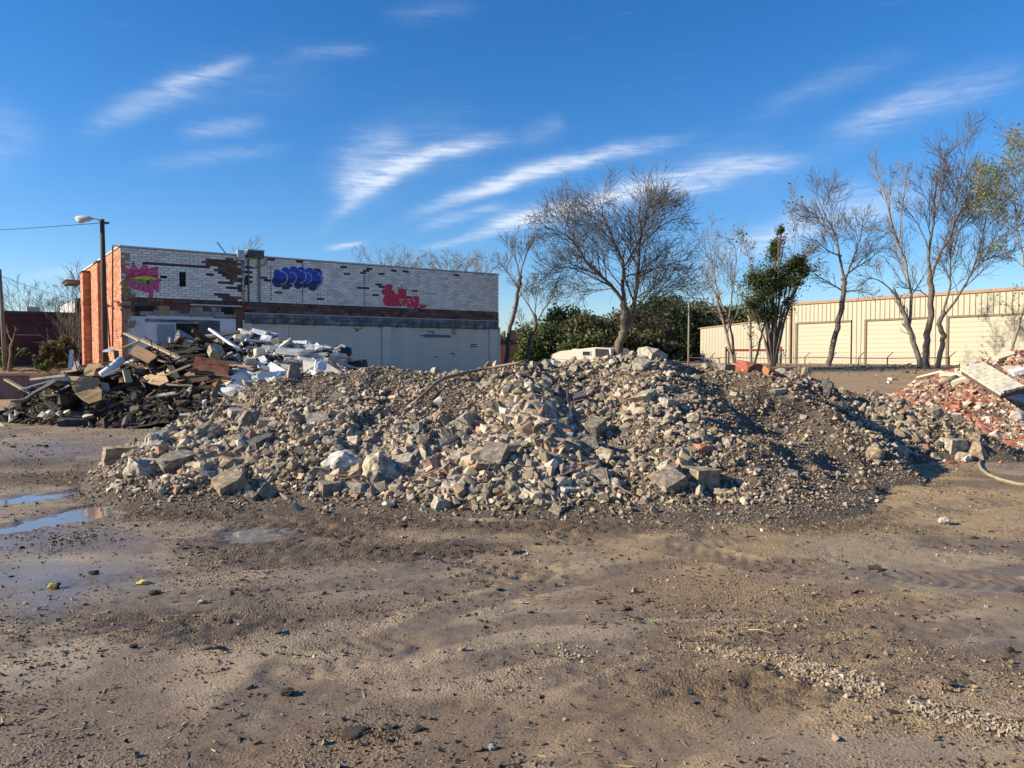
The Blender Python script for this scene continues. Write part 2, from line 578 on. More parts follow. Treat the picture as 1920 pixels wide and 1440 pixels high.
near = (YY > 0) & (YY < 40) & (np.abs(XX) < 30)
NZ1 = fbm(XX, YY, .9, 4, 71)
NZ2 = fbm(XX, YY, .22, 3, 73)
NZ3 = fbm(XX, YY * 1.7, 2.6, 4, 75)
NZ4 = fbm(XX, YY, .07, 3, 77)
far = sstep(30, 14, YY)
rough = sstep(.42, .68, fbm(XX, YY, 1.1, 3, 81))
Z = terrain(XX, YY)
smooth_zone = np.zeros_like(XX)
for a in ((1750, 1085, 300, 30), (1890, 1175, 200, 46), (150, 832, 150, 22), (110, 1085, 260, 60), (720, 1085, 220, 34), (1720, 1405, 330, 40), (1000, 1190, 260, 60)):
    smooth_zone = np.maximum(smooth_zone, gell(*a))
mud_zone = np.zeros_like(XX)
for a in ((570, 1035, 240, 26), (330, 965, 110, 22), (660, 985, 260, 22), (150, 900, 260, 16), (1000, 990, 200, 14), (820, 1030, 160, 16), (1560, 985, 190, 22), (1420, 1290, 200, 40), (350, 1180, 200, 40), (690, 1385, 60, 16), (560, 960, 300, 14), (60, 870, 160, 14), (260, 925, 200, 16), (470, 1045, 120, 22), (640, 1035, 200, 24)):
    mud_zone = np.maximum(mud_zone, gell(*a))
relief = ((NZ1 - .5) * .018 + (NZ2 - .5) * (.003 + .005 * rough) + (.5 - np.abs(NZ4 - .5) * 3) * (.003 + .013 * rough)) * (1 - .8 * smooth_zone) + mud_zone * ((NZ2 - .42) * .016 + (.35 - np.abs(NZ4 - .5) * 2.2) * .045)
Z = Z + relief * far * near
wet = np.zeros_like(XX)

# tyre ruts: paths given by where they are seen
def track(pix, width, deep, tread, sgn=1):
    global Z, TRK
    P = [hit(a, b) for a, b in pix]
    best = np.full(XX.shape, 9.0)
    along = np.zeros_like(XX)
    side = np.zeros_like(XX)
    acc = 0.0
    for p, q in zip(P[:-1], P[1:]):
        d = (q - p)
        L = math.hypot(d.x, d.y)
        t = np.clip(((XX - p.x) * d.x + (YY - p.y) * d.y) / (L * L), 0, 1)
        ex, ey = XX - p.x - t * d.x, YY - p.y - t * d.y
        dist = np.sqrt(ex * ex + ey * ey)
        m = dist < best
        best = np.where(m, dist, best)
        along = np.where(m, acc + t * L, along)
        side = np.where(m, np.sign(ex * d.y - ey * d.x) * dist, side)
        acc += L
    w = best + (NZ2 - .5) * .08
    inside = 1 - sstep(width * .8, width * 1.1, w)
    rim = np.exp(-((w - width * 1.25) / (width * .22)) ** 2)
    tr = np.sin(2 * PI * (along / .12 + sgn * np.abs(side) / .20))
    fade = sstep(.30, .55, fbm(XX, YY, .8, 2, 91))
    TRK = np.maximum(TRK, inside * (.35 + .65 * fade))
    Z = Z + near * (inside * (-deep + tread * np.clip(tr * 1.8, -1, 1) * .5) + rim * deep * .35 * (.4 + NZ2)) * (.25 + .75 * fade)


TRK = np.zeros_like(XX)
SHIFT = lambda P, d: [(a, c + d * (c - 640) / 300) for a, c in P]
track([(1290, 1020), (1500, 985), (1700, 960), (1880, 940)], .24, .014, .016)
track([(1330, 1000), (1450, 985), (1560, 968), (1640, 950)], .20, .014, .018, -1)
track([(820, 1040), (1000, 1015), (1180, 1012), (1420, 1060), (1920, 1100)], .20, .014, .014)
track([(-60, 1010), (250, 955), (520, 985), (760, 1020), (1000, 1075)], .22, .018, .018, -1)
for P_ in ([(-60, 1235), (250, 1165), (560, 1105), (900, 1050), (1300, 1012)], [(330, 1500), (480, 1300), (640, 1180), (860, 1090), (1150, 1030)], [(760, 1500), (1000, 1290), (1300, 1170), (1650, 1100), (1960, 1065)], [(-60, 1120), (300, 1075), (620, 1052), (900, 1050)], [(1000, 1500), (1250, 1330), (1560, 1225), (1960, 1150)], [(560, 1255), (760, 1215), (1000, 1165), (1350, 1150), (1920, 1190)]):
    track(P_, .13, .003, .005)
    track(SHIFT(P_, 34), .13, .003, .005, -1)
track([(560, 1255), (640, 1230), (760, 1215)], .22, .010, .018)
track([(1300, 1215), (1500, 1250), (1640, 1300), (1760, 1340), (1930, 1375)], .05, -.016, 0)

# hollows that hold the puddles
PUD = [(78, 977, 250, 12, 1.10), (30, 936, 190, 13, .5), (478, 999, 66, 13, .0), (150, 858, 60, 6, 0.)]
pool = np.zeros_like(XX)
for a in PUD:
    pool = np.maximum(pool, gell(*a, soft=1.3))
Z = Z - pool * .036 * near + near * sstep(.02, .3, pool) * ((NZ2 - .5) * .045 + (NZ4 - .5) * .03)
wet = np.maximum(sstep(.05, .6, pool), .0)
damp = .20 + .24 * sstep(.45, .62, NZ3) + .12 * TRK
for a, k in (((60, 1010, 300, 46), .9), ((150, 840, 190, 30), .75), ((90, 1090, 300, 70), .9), ((720, 1080, 230, 36), .5), ((480, 1000, 130, 22), .6), ((880, 1020, 120, 14), .5), ((1760, 1085, 240, 24), .25)):
    damp = np.maximum(damp, gell(*a, soft=1.2) * k)
damp = np.maximum(damp, wet)

# colour of the mud
def C(r, g, b):
    return np.array([r, g, b])


side_t = sstep(-3.5, 3.0, XX + (NZ3 - .5) * 5)
base = C(.285, .230, .185)[None, None] * (1 - side_t)[..., None] + C(.355, .262, .152)[None, None] * side_t[..., None]
def blend(base, m, c):
    m = np.clip(m, 0, 1)[..., None]
    return base * (1 - m) + c[None, None] * m


base = blend(base, sstep(.50, .68, NZ3) * .75, C(.38, .305, .225))
base = blend(base, sstep(.54, .36, NZ1) * .85, C(.175, .130, .095))
base = blend(base, smooth_zone * .75, C(.29, .242, .195))
base = blend(base, TRK * .75, C(.172, .13, .094))
base = blend(base, mud_zone * (.55 + .6 * NZ2), C(.105, .076, .054))
for a, k in (((90, 1250, 90, 40), .6), ((1590, 1275, 75, 16), .75), ((1790, 1350, 110, 13), .7), ((590, 1232, 90, 12), .45), ((90, 1050, 170, 12), .5), ((1330, 1165, 140, 5), .5), ((1400, 1225, 120, 10), .4)):
    base = blend(base, gell(*a, soft=1.3) * k, C(.47, .41, .315))
for a, k in (((1400, 1100, 280, 46), .4), ((1500, 1280, 330, 60), .35), ((1250, 1330, 300, 60), .2), ((600, 1400, 150, 30), .3)):
    base = blend(base, gell(*a, soft=1.4) * k, C(.27, .188, .112))
base = base * (.80 + .42 * NZ2 + .0)[..., None] * (.88 + .24 * NZ4)[..., None]
base = base * (1 - .30 * damp)[..., None]
base = blend(base, damp * .26, C(.165, .138, .112))
# land behind the lot: brown soil and dead grass
back = sstep(15, 24, YY)
base = blend(base, back * .8, C(.34, .24, .145))
base = np.clip(base * np.array([.985, .935, .83]), 0.02, .7)

nx, ny = len(xs), len(ys)
V = np.stack([XX, YY, Z], -1).reshape(-1, 3)
idx = np.arange(nx * ny).reshape(ny, nx)
T = np.stack([idx[:-1, :-1], idx[:-1, 1:], idx[1:, 1:], idx[1:, :-1]], -1).reshape(-1, 4)
me = mesh_tris('ground', V, T, True)
ca_ = me.color_attributes.new('mud', 'FLOAT_COLOR', 'POINT')
ca_.data.foreach_set('color', np.concatenate([base.reshape(-1, 3), damp.reshape(-1, 1)], 1).astype(np.float32).ravel())
grain = np.clip(.42 + .95 * sstep(.42, .64, fbm(XX, YY, 1.2, 4, 211)), 0, 1.2) * (1 - .35 * TRK) * (1 - .6 * smooth_zone) + .5 * mud_zone
ga_ = me.attributes.new('grain', 'FLOAT', 'POINT')
ga_.data.foreach_set('value', np.clip(grain, .05, 1.4).astype(np.float32).ravel())
m, nt, b = newmat('lot_mud')
gat = nd(nt, 'ShaderNodeAttribute', attribute_name='grain')
att = nd(nt, 'ShaderNodeAttribute', attribute_name='mud')
geo = nd(nt, 'ShaderNodeNewGeometry')
n1 = nd(nt, 'ShaderNodeTexNoise', {'Vector': geo.outputs['Position'], 'Scale': 55.0, 'Detail': 5.0, 'Roughness': 0.7})
n2 = nd(nt, 'ShaderNodeTexNoise', {'Vector': geo.outputs['Position'], 'Scale': 9.0, 'Detail': 5.0, 'Roughness': 0.65})
vo = nd(nt, 'ShaderNodeTexVoronoi', {'Vector': geo.outputs['Position'], 'Scale': 62.0, 'Randomness': 1.0})
vo2 = nd(nt, 'ShaderNodeTexVoronoi', {'Vector': geo.outputs['Position'], 'Scale': 135.0, 'Randomness': 1.0})
g = mth(nt, 'MULTIPLY', mth(nt, 'MULTIPLY_ADD', n1.outputs[0], 1.5, 0.25), mth(nt, 'MULTIPLY_ADD', n2.outputs[0], 0.5, 0.75))
gc = nd(nt, 'ShaderNodeCombineColor', {0: g, 1: g, 2: g}).outputs[0]
cc = mixc(nt, 1.0, att.outputs['Color'], gc, 'MULTIPLY')
nt.links.new(cc, b.inputs['Base Color'])
ro = mth(nt, 'MULTIPLY_ADD', att.outputs['Alpha'], -0.78, 0.93)
ro = mth(nt, 'ADD', ro, mth(nt, 'MULTIPLY', mth(nt, 'SUBTRACT', n2.outputs[0], .5), .35), clamp=True)
nt.links.new(ro, b.inputs['Roughness'])
b.inputs['Specular IOR Level'].default_value = 0.4
dry = mth(nt, 'SUBTRACT', 1.0, att.outputs['Alpha'])
hgt = mth(nt, 'ADD', mth(nt, 'MULTIPLY', n1.outputs[0], .8), mth(nt, 'ADD', mth(nt, 'ADD', mth(nt, 'MULTIPLY', vo.outputs['Distance'], -.9), mth(nt, 'MULTIPLY', vo2.outputs['Distance'], -.5)), n2.outputs[0]))
bp = nd(nt, 'ShaderNodeBump', {'Strength': mth(nt, 'MULTIPLY', mth(nt, 'MULTIPLY_ADD', dry, .7, .08), gat.outputs['Fac']), 'Distance': 0.019, 'Height': hgt})
nt.links.new(bp.outputs[0], b.inputs['Normal'])
ground = link_mesh('ground', me, m)
tag(ground, 'rutted brown and grey mud of the demolition lot', kind='structure')

# standing water: level sheets that the mud rises through
G['water'], nt, b = newmat('puddle_water')
b.inputs['Base Color'].default_value = (.20, .185, .175, 1)
b.inputs['Roughness'].default_value = .04
b.inputs['IOR'].default_value = 1.45
b.inputs['Specular IOR Level'].default_value = .5
tw = nd(nt, 'ShaderNodeTexNoise', {'Vector': nd(nt, 'ShaderNodeNewGeometry').outputs['Position'], 'Scale': 7.0, 'Detail': 2.0})
nt.links.new(nd(nt, 'ShaderNodeBump', {'Strength': .04, 'Distance': .01, 'Height': tw.outputs[0]}).outputs[0], b.inputs['Normal'])
PL = ['long shallow puddle reflecting blue sky along the rutted mud', 'ragged shallow puddle behind the long one, broken by mud', 'small round puddle below the pile of broken concrete', 'thin film of water on the wet patch before the wood heap']
for (px, py, w, h, ang), lab in zip(PUD, PL):
    c = hit(px, py)
    rx, ry = 1.25 * w * c.y / F, 1.25 * h * c.y ** 2 / (F * EYE)
    mb = MB()
    ring = []
    for k in range(40):
        a = 2 * PI * k / 40
        u, v = math.cos(a) * rx, math.sin(a) * ry
        ring.append((c.x + u * math.cos(ang) - v * math.sin(ang), c.y + u * math.sin(ang) + v * math.cos(ang), -.021))
    mb.add(ring, [tuple(range(40))])
    o = mb.build('puddle', G['water'])
    tag(o, lab, kind='structure')


# ------------------------------------------------------------------ stones
def hull(pts):
    bm = bmesh.new()
    for p in pts:
        bm.verts.new(p)
    r = bmesh.ops.convex_hull(bm, input=bm.verts)
    bmesh.ops.delete(bm, geom=[v for v in bm.verts if not v.link_faces], context='VERTS')
    bmesh.ops.triangulate(bm, faces=bm.faces)
    bmesh.ops.recalc_face_normals(bm, faces=bm.faces)
    return bm


def stone_pts(rng, n, boxy):
    out = []
    for _ in range(n):
        d = Vector((rng.gauss(0, 1), rng.gauss(0, 1), rng.gauss(0, 1))).normalized()
        m = max(abs(d.x), abs(d.y), abs(d.z))
        out.append(d.lerp(d / m, boxy) * rng.uniform(.82, 1.0))
    return out


def unit(vs):
    vs = np.array(vs)
    lo, hi = vs.min(0), vs.max(0)
    return (vs - (lo + hi) / 2) / (hi - lo)


def small_template(rng, n=11, boxy=.4):
    bm = hull(stone_pts(rng, n, boxy))
    bm.verts.ensure_lookup_table()
    v = unit([tuple(p.co) for p in bm.verts])
    f = np.array([[q.index for q in t.verts] for t in bm.faces])
    bm.free()
    return v.astype(np.float32), f.astype(np.int32)


def chunk_mesh(name, seed, shape, cuts=2, rough_=.05, smooth=False):
    """a broken piece one unit wide: hull, split finer, then knocked about"""
    rng = random.Random(seed)
    if shape == 'block':
        pts = []
        for sx in (-1, 1):
            for sy in (-1, 1):
                for sz in (-1, 1):
                    if rng.random() < .3:          # a broken-off corner
                        for ax in range(3):
                            q = [sx, sy, sz]
                            q[ax] *= rng.uniform(.1, .6)
                            pts.append(Vector(q))
                    else:
                        pts.append(Vector((sx * rng.uniform(.85, 1), sy * rng.uniform(.85, 1), sz * rng.uniform(.85, 1))))
    elif shape == 'slab':
        k = rng.randint(5, 7)
        pts = []
        for i in range(k):
            a = 2 * PI * (i + rng.uniform(-.3, .3)) / k
            r = rng.uniform(.75, 1.1)
            for z in (-1, 1):
                pts.append(Vector((math.cos(a) * r * rng.uniform(.92, 1), math.sin(a) * r * rng.uniform(.92, 1), z * rng.uniform(.8, 1))))
    elif shape == 'wedge':
        pts = [Vector((rng.uniform(-1, 1), rng.uniform(-.25, .25), rng.uniform(.7, 1))) for _ in range(3)]
        pts += [Vector((sx * rng.uniform(.7, 1), sy * rng.uniform(.6, 1), -1)) for sx in (-1, 1) for sy in (-1, 1)]
        pts += [Vector((rng.uniform(-1, 1), rng.uniform(-.9, .9), rng.uniform(-.5, .1))) for _ in range(3)]
    else:
        pts = stone_pts(rng, 26, .25)
    bm = hull(pts)
    if cuts:
        bmesh.ops.subdivide_edges(bm, edges=bm.edges, cuts=cuts, use_grid_fill=True)
        bmesh.ops.triangulate(bm, faces=bm.faces)
        off = Vector((seed * 3.1, seed * 1.7, 0))
        bm.normal_update()
        for v in bm.verts:
            d = mnoise.fractal(v.co * 2.2 + off, 1.0, 2.0, 4) * rough_ + min(0, mnoise.noise(v.co * 1.3 + off * 2)) * rough_ * 1.5
            v.co += v.normal * d
    bm.verts.ensure_lookup_table()
    vs = unit([tuple(v.co) for v in bm.verts])
    fs = np.array([[q.index for q in t.verts] for t in bm.faces])
    bm.free()
    me = mesh_tris(name, vs, fs, smooth)
    return me


def scatter(name, mat, P, S, R, templates, rng, label=None, cat=None):
    """one mesh of many small stones: P positions, S scales (n,3), R rotations (n,3,3)"""
    n = len(P)
    ti = rng.integers(0, len(templates), n)
    Vs, Fs, base_i = [], [], 0
    for k, (tv, tf) in enumerate(templates):
        w = np.nonzero(ti == k)[0]
        if len(w) == 0:
            continue
        v = tv[None] * S[w][:, None, :]
        v = np.einsum('nij,nvj->nvi', R[w], v) + P[w][:, None, :]
        f = tf[None] + (np.arange(len(w)) * len(tv))[:, None, None] + base_i
        Vs.append(v.reshape(-1, 3))
        Fs.append(f.reshape(-1, 3))
        base_i += len(w) * len(tv)
    me = mesh_tris(name, np.concatenate(Vs), np.concatenate(Fs))
    o = link_mesh(name, me, mat)
    return tag(o, label, None, kind='stuff')


def randrot(rng, n, flat=0.0):
    """random rotations; FLAT 1 keeps the third axis upright"""
    a = rng.uniform(0, 2 * PI, n)
    t = rng.uniform(-1, 1, n) * (1 - flat) * 1.5
    p = rng.uniform(-1, 1, n) * (1 - flat) * 1.5
    ca, sa, ct, st, cp, sp = np.cos(a), np.sin(a), np.cos(t), np.sin(t), np.cos(p), np.sin(p)
    z, o = np.zeros(n), np.ones(n)
    Rz = np.stack([ca, -sa, z, sa, ca, z, z, z, o], 1).reshape(n, 3, 3)
    Rx = np.stack([o, z, z, z, ct, -st, z, st, ct], 1).reshape(n, 3, 3)
    Ry = np.stack([cp, z, sp, z, o, z, -sp, z, cp], 1).reshape(n, 3, 3)
    return Ry @ Rx @ Rz


rr = random.Random(4)
SMALL = [small_template(rr, rr.choice((11, 14, 17, 20)), rr.uniform(.15, .9)) for _ in range(36)]
PEB = [small_template(rr, 6, rr.uniform(.1, .6)) for _ in range(24)]


def mound(name, fn, x0, x1, y0, y1, step, mat, label):
    gx, gy = np.arange(x0, x1, step), np.arange(y0, y1, step)
    X, Y = np.meshgrid(gx, gy)
    h = fn(X, Y)
    Zm = terrain(X, Y) + np.where(h > -.12, h, -.12 - .2)
    k = np.arange(len(gx) * len(gy)).reshape(len(gy), len(gx))
    Q = np.stack([k[:-1, :-1], k[:-1, 1:], k[1:, 1:], k[1:, :-1]], -1).reshape(-1, 4)
    keep = (h.reshape(-1)[Q] > -.12).any(1)
    me = mesh_tris(name, np.stack([X, Y, Zm], -1).reshape(-1, 3), Q[keep], True)
    o = link_mesh(name, me, mat)
    return tag(o, label, kind='stuff')


mound('rubble_mound', rubble_h, -7.5, 9, 6.5, 17, .05, G['mound'], 'low wide mound of crushed concrete and dirt under the broken chunks')
mound('debris_mound', wood_h, -14.5, -1.5, 17.5, 24, .08, G['heap_shade'], 'dirt mound under the heap of broken boards, coloured black for the shaded hollow')
mound('brick_mound', brick_h, 7, 20, 17, 25, .08, G['mound'], 'sloping dirt under the red brick rubble')

# ------------------------------------------------------------------ labels
USED = {}
ORD = ['', 'second ', 'third ', 'fourth ', 'fifth ', 'sixth ', 'seventh ', 'eighth ', 'ninth ', 'tenth ', 'eleventh ', 'twelfth ', 'thirteenth ', 'fourteenth ', 'fifteenth ']
LANDMARKS = []      # (px, py, phrase)


def name_apart(items):
    """items: dicts with o, desc, px, py: each label tells what the piece is and where it lies by a landmark; like pieces by one landmark are counted outward"""
    groups = {}
    for it in items:
        best = sorted((math.hypot(it['px'] - a, (it['py'] - b) * 1.5), a, b, t) for a, b, t in LANDMARKS)[:1]
        d, a, b, t = best[0]
        dx, dy = it['px'] - a, (it['py'] - b) * 1.5
        if abs(dx) > abs(dy):
            rel = ('toward the lamp from ' if dx < 0 else 'toward the warehouse from ') + t
        else:
            rel = ('above ' if dy < 0 else 'below ') + t
        groups.setdefault((it['desc'], rel), []).append((d, it))
    for (desc, rel), v in groups.items():
        v.sort(key=lambda q: q[0])
        for k, (d, it) in enumerate(v):
            if k < len(ORD):
                lab = f'{ORD[k]}{desc} {rel}'
            else:
                lab = f'{desc} far out {rel}'
            if k == 0 and len(v) > 1:
                lab = f'first {desc} {rel}'
            it['o']['label'] = lab


# ------------------------------------------------------------------ broken concrete on the mound
TPL = {}
for s_i, (shape, n, cuts, rgh) in enumerate((('block', 8, 3, .085), ('slab', 6, 3, .06), ('wedge', 6, 3, .08), ('lump', 7, 3, .10))):
    TPL[shape] = [chunk_mesh('chunk_' + shape, 100 * s_i + i, shape, cuts, rgh) for i in range(n)]
    for q in TPL[shape]:
        q.materials.append(G['grey'])
rngC = random.Random(12)
CHUNKS = []          # (x, y, r)
TONE_WORD = {'pale': 'pale', 'grey': 'grey', 'tan': 'tan', 'dark': 'dark', 'mauve': 'pinkish grey', 'cream': 'cream', 'white': 'whitish', 'orange': 'orange', 'red': 'red'}
SHAPE_WORD = {'block': 'blocky', 'slab': 'flat', 'wedge': 'wedge-shaped', 'lump': 'rounded'}


def place_chunk(me, pos, dims, rot, mat):
    o = bpy.data.objects.new('concrete_chunk', me)
    col.objects.link(o)
    o.location = pos
    o.scale = dims
    o.rotation_euler = rot
    o.material_slots[0].link = 'OBJECT'
    o.material_slots[0].material = mat
    o['category'] = 'concrete chunk'
    o['group'] = 'broken concrete chunks on the rubble mound'
    return o


# seen one by one: px, py, width px, height px, shape, tone, yaw, tilt x, tilt y, label, landmark phrase
HERO = [
    (718, 890, 96, 76, 'lump', 'cream', .4, .1, .15, 'big pitted cream limestone boulder at the front foot of the mound', 'the pitted cream boulder'),
    (643, 873, 92, 54, 'lump', 'white', .2, .0, .1, 'big boulder with a white crust beside the pitted cream boulder', 'the white-crusted boulder'),
    (598, 889, 48, 26, 'block', 'tan', .1, .0, .0, 'long tan stone against the white-crusted boulder', None),
    (618, 922, 42, 36, 'block', 'grey', .5, .0, .05, 'squared grey concrete block standing before the white-crusted boulder', 'the squared grey block'),
    (668, 910, 66, 16, 'slab', 'pale', .1, .05, -.06, 'flat pale slab lying between the squared grey block and cream boulder', None),
    (225, 858, 72, 40, 'block', 'tan', .55, .0, .05, 'large tan boulder at the far end of the mound nearest the wood heap', 'the tan end boulder'),
    (290, 838, 58, 52, 'lump', 'pale', .3, .1, .2, 'tall pale boulder next to the tan end boulder', 'the tall pale boulder'),
    (282, 870, 40, 20, 'block', 'white', .3, .05, .1, 'small whitish block on the ground before the tall pale boulder', None),
    (197, 873, 28, 16, 'lump', 'cream', .3, .05, .1, 'small cream stone at the very tip of the mound', None),
    (436, 880, 60, 44, 'block', 'tan', .4, .05, .1, 'squarish tan block in the lower slope, dark side toward the viewer', 'the squarish tan block'),
    (404, 902, 54, 32, 'wedge', 'pale', .6, .1, .1, 'pale wedge leaning out of the foot of the mound', None),
    (463, 906, 50, 22, 'slab', 'dark', .2, .1, .1, 'dark flat slab lying on gravel at the foot below the squarish tan block', None),
    (502, 800, 46, 28, 'block', 'pale', .3, .1, .2, 'pale flat-faced chunk alone on the gravelly slope', 'the lone pale chunk'),
    (466, 826, 38, 36, 'wedge', 'cream', .5, .2, .4, 'bright upright wedge below the lone pale chunk', None),
    (640, 747, 62, 24, 'lump', 'dark', .05, .0, .02, 'dark log-shaped lump of concrete lying across the upper slope', 'the dark log-shaped lump'),
    (826, 790, 42, 32, 'lump', 'tan', .4, .2, .1, 'rounded tan stone in the middle of the slope below the bent pipe', 'the rounded tan stone'),
    (765, 765, 36, 36, 'wedge', 'pale', .7, .3, .4, 'pale split stone at the lower end of the bent pipe', None),
    (718, 838, 58, 30, 'slab', 'tan', .3, .5, .1, 'brownish slab tilted toward the viewer above the pitted cream boulder', 'the tilted brownish slab'),
    (772, 838, 38, 40, 'wedge', 'grey', .6, .2, .3, 'grey upright wedge beside the tilted brownish slab', None),
    (690, 848, 34, 36, 'block', 'mauve', .6, .2, .3, 'pinkish upright block behind the white-crusted boulder', None),
    (845, 885, 40, 46, 'lump', 'tan', .6, .2, .3, 'tall brownish stone on the cream-warehouse side of the pitted cream boulder', 'the tall brownish stone'),
    (850, 918, 52, 32, 'lump', 'pale', .6, .1, .2, 'low pale stone in front of the tall brownish stone', None),
    (915, 882, 46, 34, 'block', 'grey', .3, .2, .1, 'grey-blue concrete block above the foot of the middle lobe', 'the grey-blue block'),
    (1222, 658, 50, 30, 'block', 'pale', .7, .1, .45, 'tilted pale block crowning the mound, tallest against the trees', 'the crowning block'),
    (1366, 668, 36, 26, 'block', 'mauve', .3, .0, .2, 'pinkish block on the crest beside the red brick clump', 'the pinkish crest block'),
    (1312, 823, 42, 30, 'lump', 'tan', .2, .1, .1, 'round tan lump perched on the sunlit shoulder', 'the round perched lump'),
    (1318, 845, 32, 22, 'block', 'orange', .4, .1, .2, 'orange brick lump under the round perched lump', None),
    (1040, 852, 32, 26, 'block', 'orange', .5, .2, .2, 'orange broken brick wedged in grey rubble of the middle lobe', 'the orange brick'),
    (1020, 805, 44, 42, 'block', 'pale', .6, .2, .3, 'pale boxy chunk high on the middle lobe', 'the pale boxy chunk'),
    (988, 795, 34, 34, 'block', 'tan', .4, .3, .2, 'tan boxy chunk leaning on the pale boxy chunk', None),
    (955, 782, 44, 26, 'block', 'white', .5, .1, .5, 'whitish bar of concrete leaning up the middle lobe', 'the whitish bar'),
    (1055, 812, 46, 34, 'lump', 'grey', .5, .1, .5, 'big grey lump in shade behind the pale boxy chunk', None),
    (1088, 792, 60, 22, 'slab', 'grey', .2, .3, .2, 'long grey slab lying on the middle lobe', 'the long grey slab'),
    (1310, 903, 66, 52, 'block', 'tan', .55, .1, .1, 'largest block at the foot of the far lobe, its shadow reaching across gravel', 'the foot block of the far lobe'),
    (1246, 880, 40, 34, 'lump', 'pale', .4, .1, .3, 'pale knobbly stone above the foot block of the far lobe', None),
    (1285, 860, 26, 36, 'wedge', 'pale', .4, .1, .3, 'upright pale splinter of concrete below the orange brick lump', None),
    (1480, 895, 44, 36, 'slab', 'pale', .15, 1.25, .12, 'pale disc of concrete standing on edge alone in the gravel', 'the pale standing disc'),
    (1834, 850, 42, 40, 'lump', 'tan', .3, .1, .1, 'round tan boulder at the hose end of the mound', 'the round boulder by the hose'),
    (1806, 863, 34, 28, 'lump', 'cream', .3, .1, .1, 'cream boulder touching the round boulder by the hose', None),
    (1788, 838, 48, 30, 'block', 'pale', .3, .1, .1, 'pale squared block lit in the shaded tail of the mound', 'the lit squared block'),
    (1752, 862, 26, 26, 'wedge', 'cream', .3, .1, .1, 'cream wedge at the foot of the shaded tail', None),
    (1690, 852, 24, 32, 'wedge', 'pale', .3, .1, .1, 'pale upright sliver at the edge of the long shade', None),
    (1600, 762, 24, 24, 'block', 'pale', .6, .4, .3, 'pale cube catching sun inside the long shade', 'the sunlit cube in the shade'),
    (1676, 782, 34, 20, 'lump', 'pale', .3, .1, .1, 'pale pointed stone catching sun along the tail', 'the pointed tail stone'),
    (1660, 802, 36, 18, 'slab', 'pale', .3, .2, .1, 'flat pale stone catching sun below the pointed tail stone', None),
    (1782, 815, 26, 24, 'lump', 'tan', .3, .2, .1, 'tan stone at the outer edge of the tail, brick litter behind', None),
    (1538, 706, 34, 36, 'slab', 'pale', .4, .7, .5, 'leaning pale slab at the end of the crest above the long shade', 'the leaning crest slab'),
    (1455, 735, 52, 20, 'slab', 'pale', .1, .1, -.15, 'long pale slab lying under the end of the crest', None),
    (1512, 720, 34, 30, 'slab', 'dark', .4, .7, .5, 'dark slab leaning beside the leaning crest slab', None),
    (556, 706, 42, 40, 'wedge', 'tan', .4, .1, .5, 'tall tan pointed stone before the white boards', 'the tall pointed stone'),
    (430, 770, 28, 20, 'block', 'dark', .3, .1, .1, 'dark block at the back edge near the scorched metal sheet', 'the dark edge block'),
    (442, 778, 30, 22, 'block', 'pale', .6, .3, .1, 'pale block beside the dark edge block', None),
    (640, 808, 34, 12, 'slab', 'white', .1, .2, .05, 'thin whitish slab catching light on the slope', None),
    (1250, 762, 30, 30, 'block', 'pale', .6, .2, .2, 'pale cube of concrete on the gravelly brow', 'the cube on the brow'),
    (1150, 850, 44, 22, 'slab', 'pale', .6, .3, .2, 'slanted pale slab in the hollow between lobes', 'the slab in the hollow'),
    (1095, 905, 40, 34, 'wedge', 'grey', .6, .3, .2, 'grey pointed stone at the foot of the hollow', 'the pointed grey foot stone'),
    (1062, 925, 34, 24, 'block', 'white', .6, .2, .2, 'whitish block at the foot below the pointed grey stone', None),
    (976, 902, 50, 34, 'wedge', 'grey', .5, .2, .2, 'grey slanting block at the foot of the middle lobe', None),
    (1008, 923, 26, 14, 'block', 'orange', .5, .2, .2, 'small orange brick end at the foot of the middle lobe', None),
    (1000, 878, 34, 28, 'block', 'mauve', .5, .2, .2, 'pinkish square chunk in the middle lobe below the orange brick', None),
    (1405, 690, 40, 26, 'block', 'red', .5, .3, .2, 'dark red brick lump, biggest of the brick clump on the crest', 'the red brick clump'),
    (1436, 694, 34, 22, 'block', 'orange', .8, .3, .4, 'orange brick lump in the brick clump on the crest', None),
    (1388, 684, 26, 18, 'block', 'orange', .2, .4, .2, 'small orange brick piece at the near side of the brick clump', None),
    (1450, 706, 24, 18, 'block', 'red', .2, .4, .2, 'red brick piece rolled below the brick clump', None),
    (1640, 925, 30, 12, 'lump', 'dark', .2, .0, .0, 'dark muddy lump alone on bare ground', None),
]
hseed = 900
for (px, py, w, h, shape, tone, yaw, tx, ty, lab, lm) in HERO:
    hseed += 1
    p = hit(px, py, rubble_h, 6.5, 16)
    W, Hh = w * p.y / F, h * p.y / F
    big = w * h > 2200
    me = chunk_mesh('chunk_hero', hseed, shape, 5 if big else 3, .10 if big else .075, smooth=False)
    me.materials.append(G[tone])
    D = (W + Hh) / 2 * 1.05
    if shape == 'slab':
        dims = (W * 1.02, max(W * .75, Hh), max(.05, min(Hh * .6, W * .22)))
        if tx > 1:
            dims = (W, Hh, .07)
    else:
        dims = (W * .95, D, Hh * 1.08)
    o = place_chunk(me, (p.x, p.y + D * .12, p.z), dims, (tx * .6, ty * .6, yaw), G[tone])
    o['label'] = lab
    CHUNKS.append((p.x, p.y, max(W, Hh) / 2))
    if lm:
        LANDMARKS.append((px, py, lm))

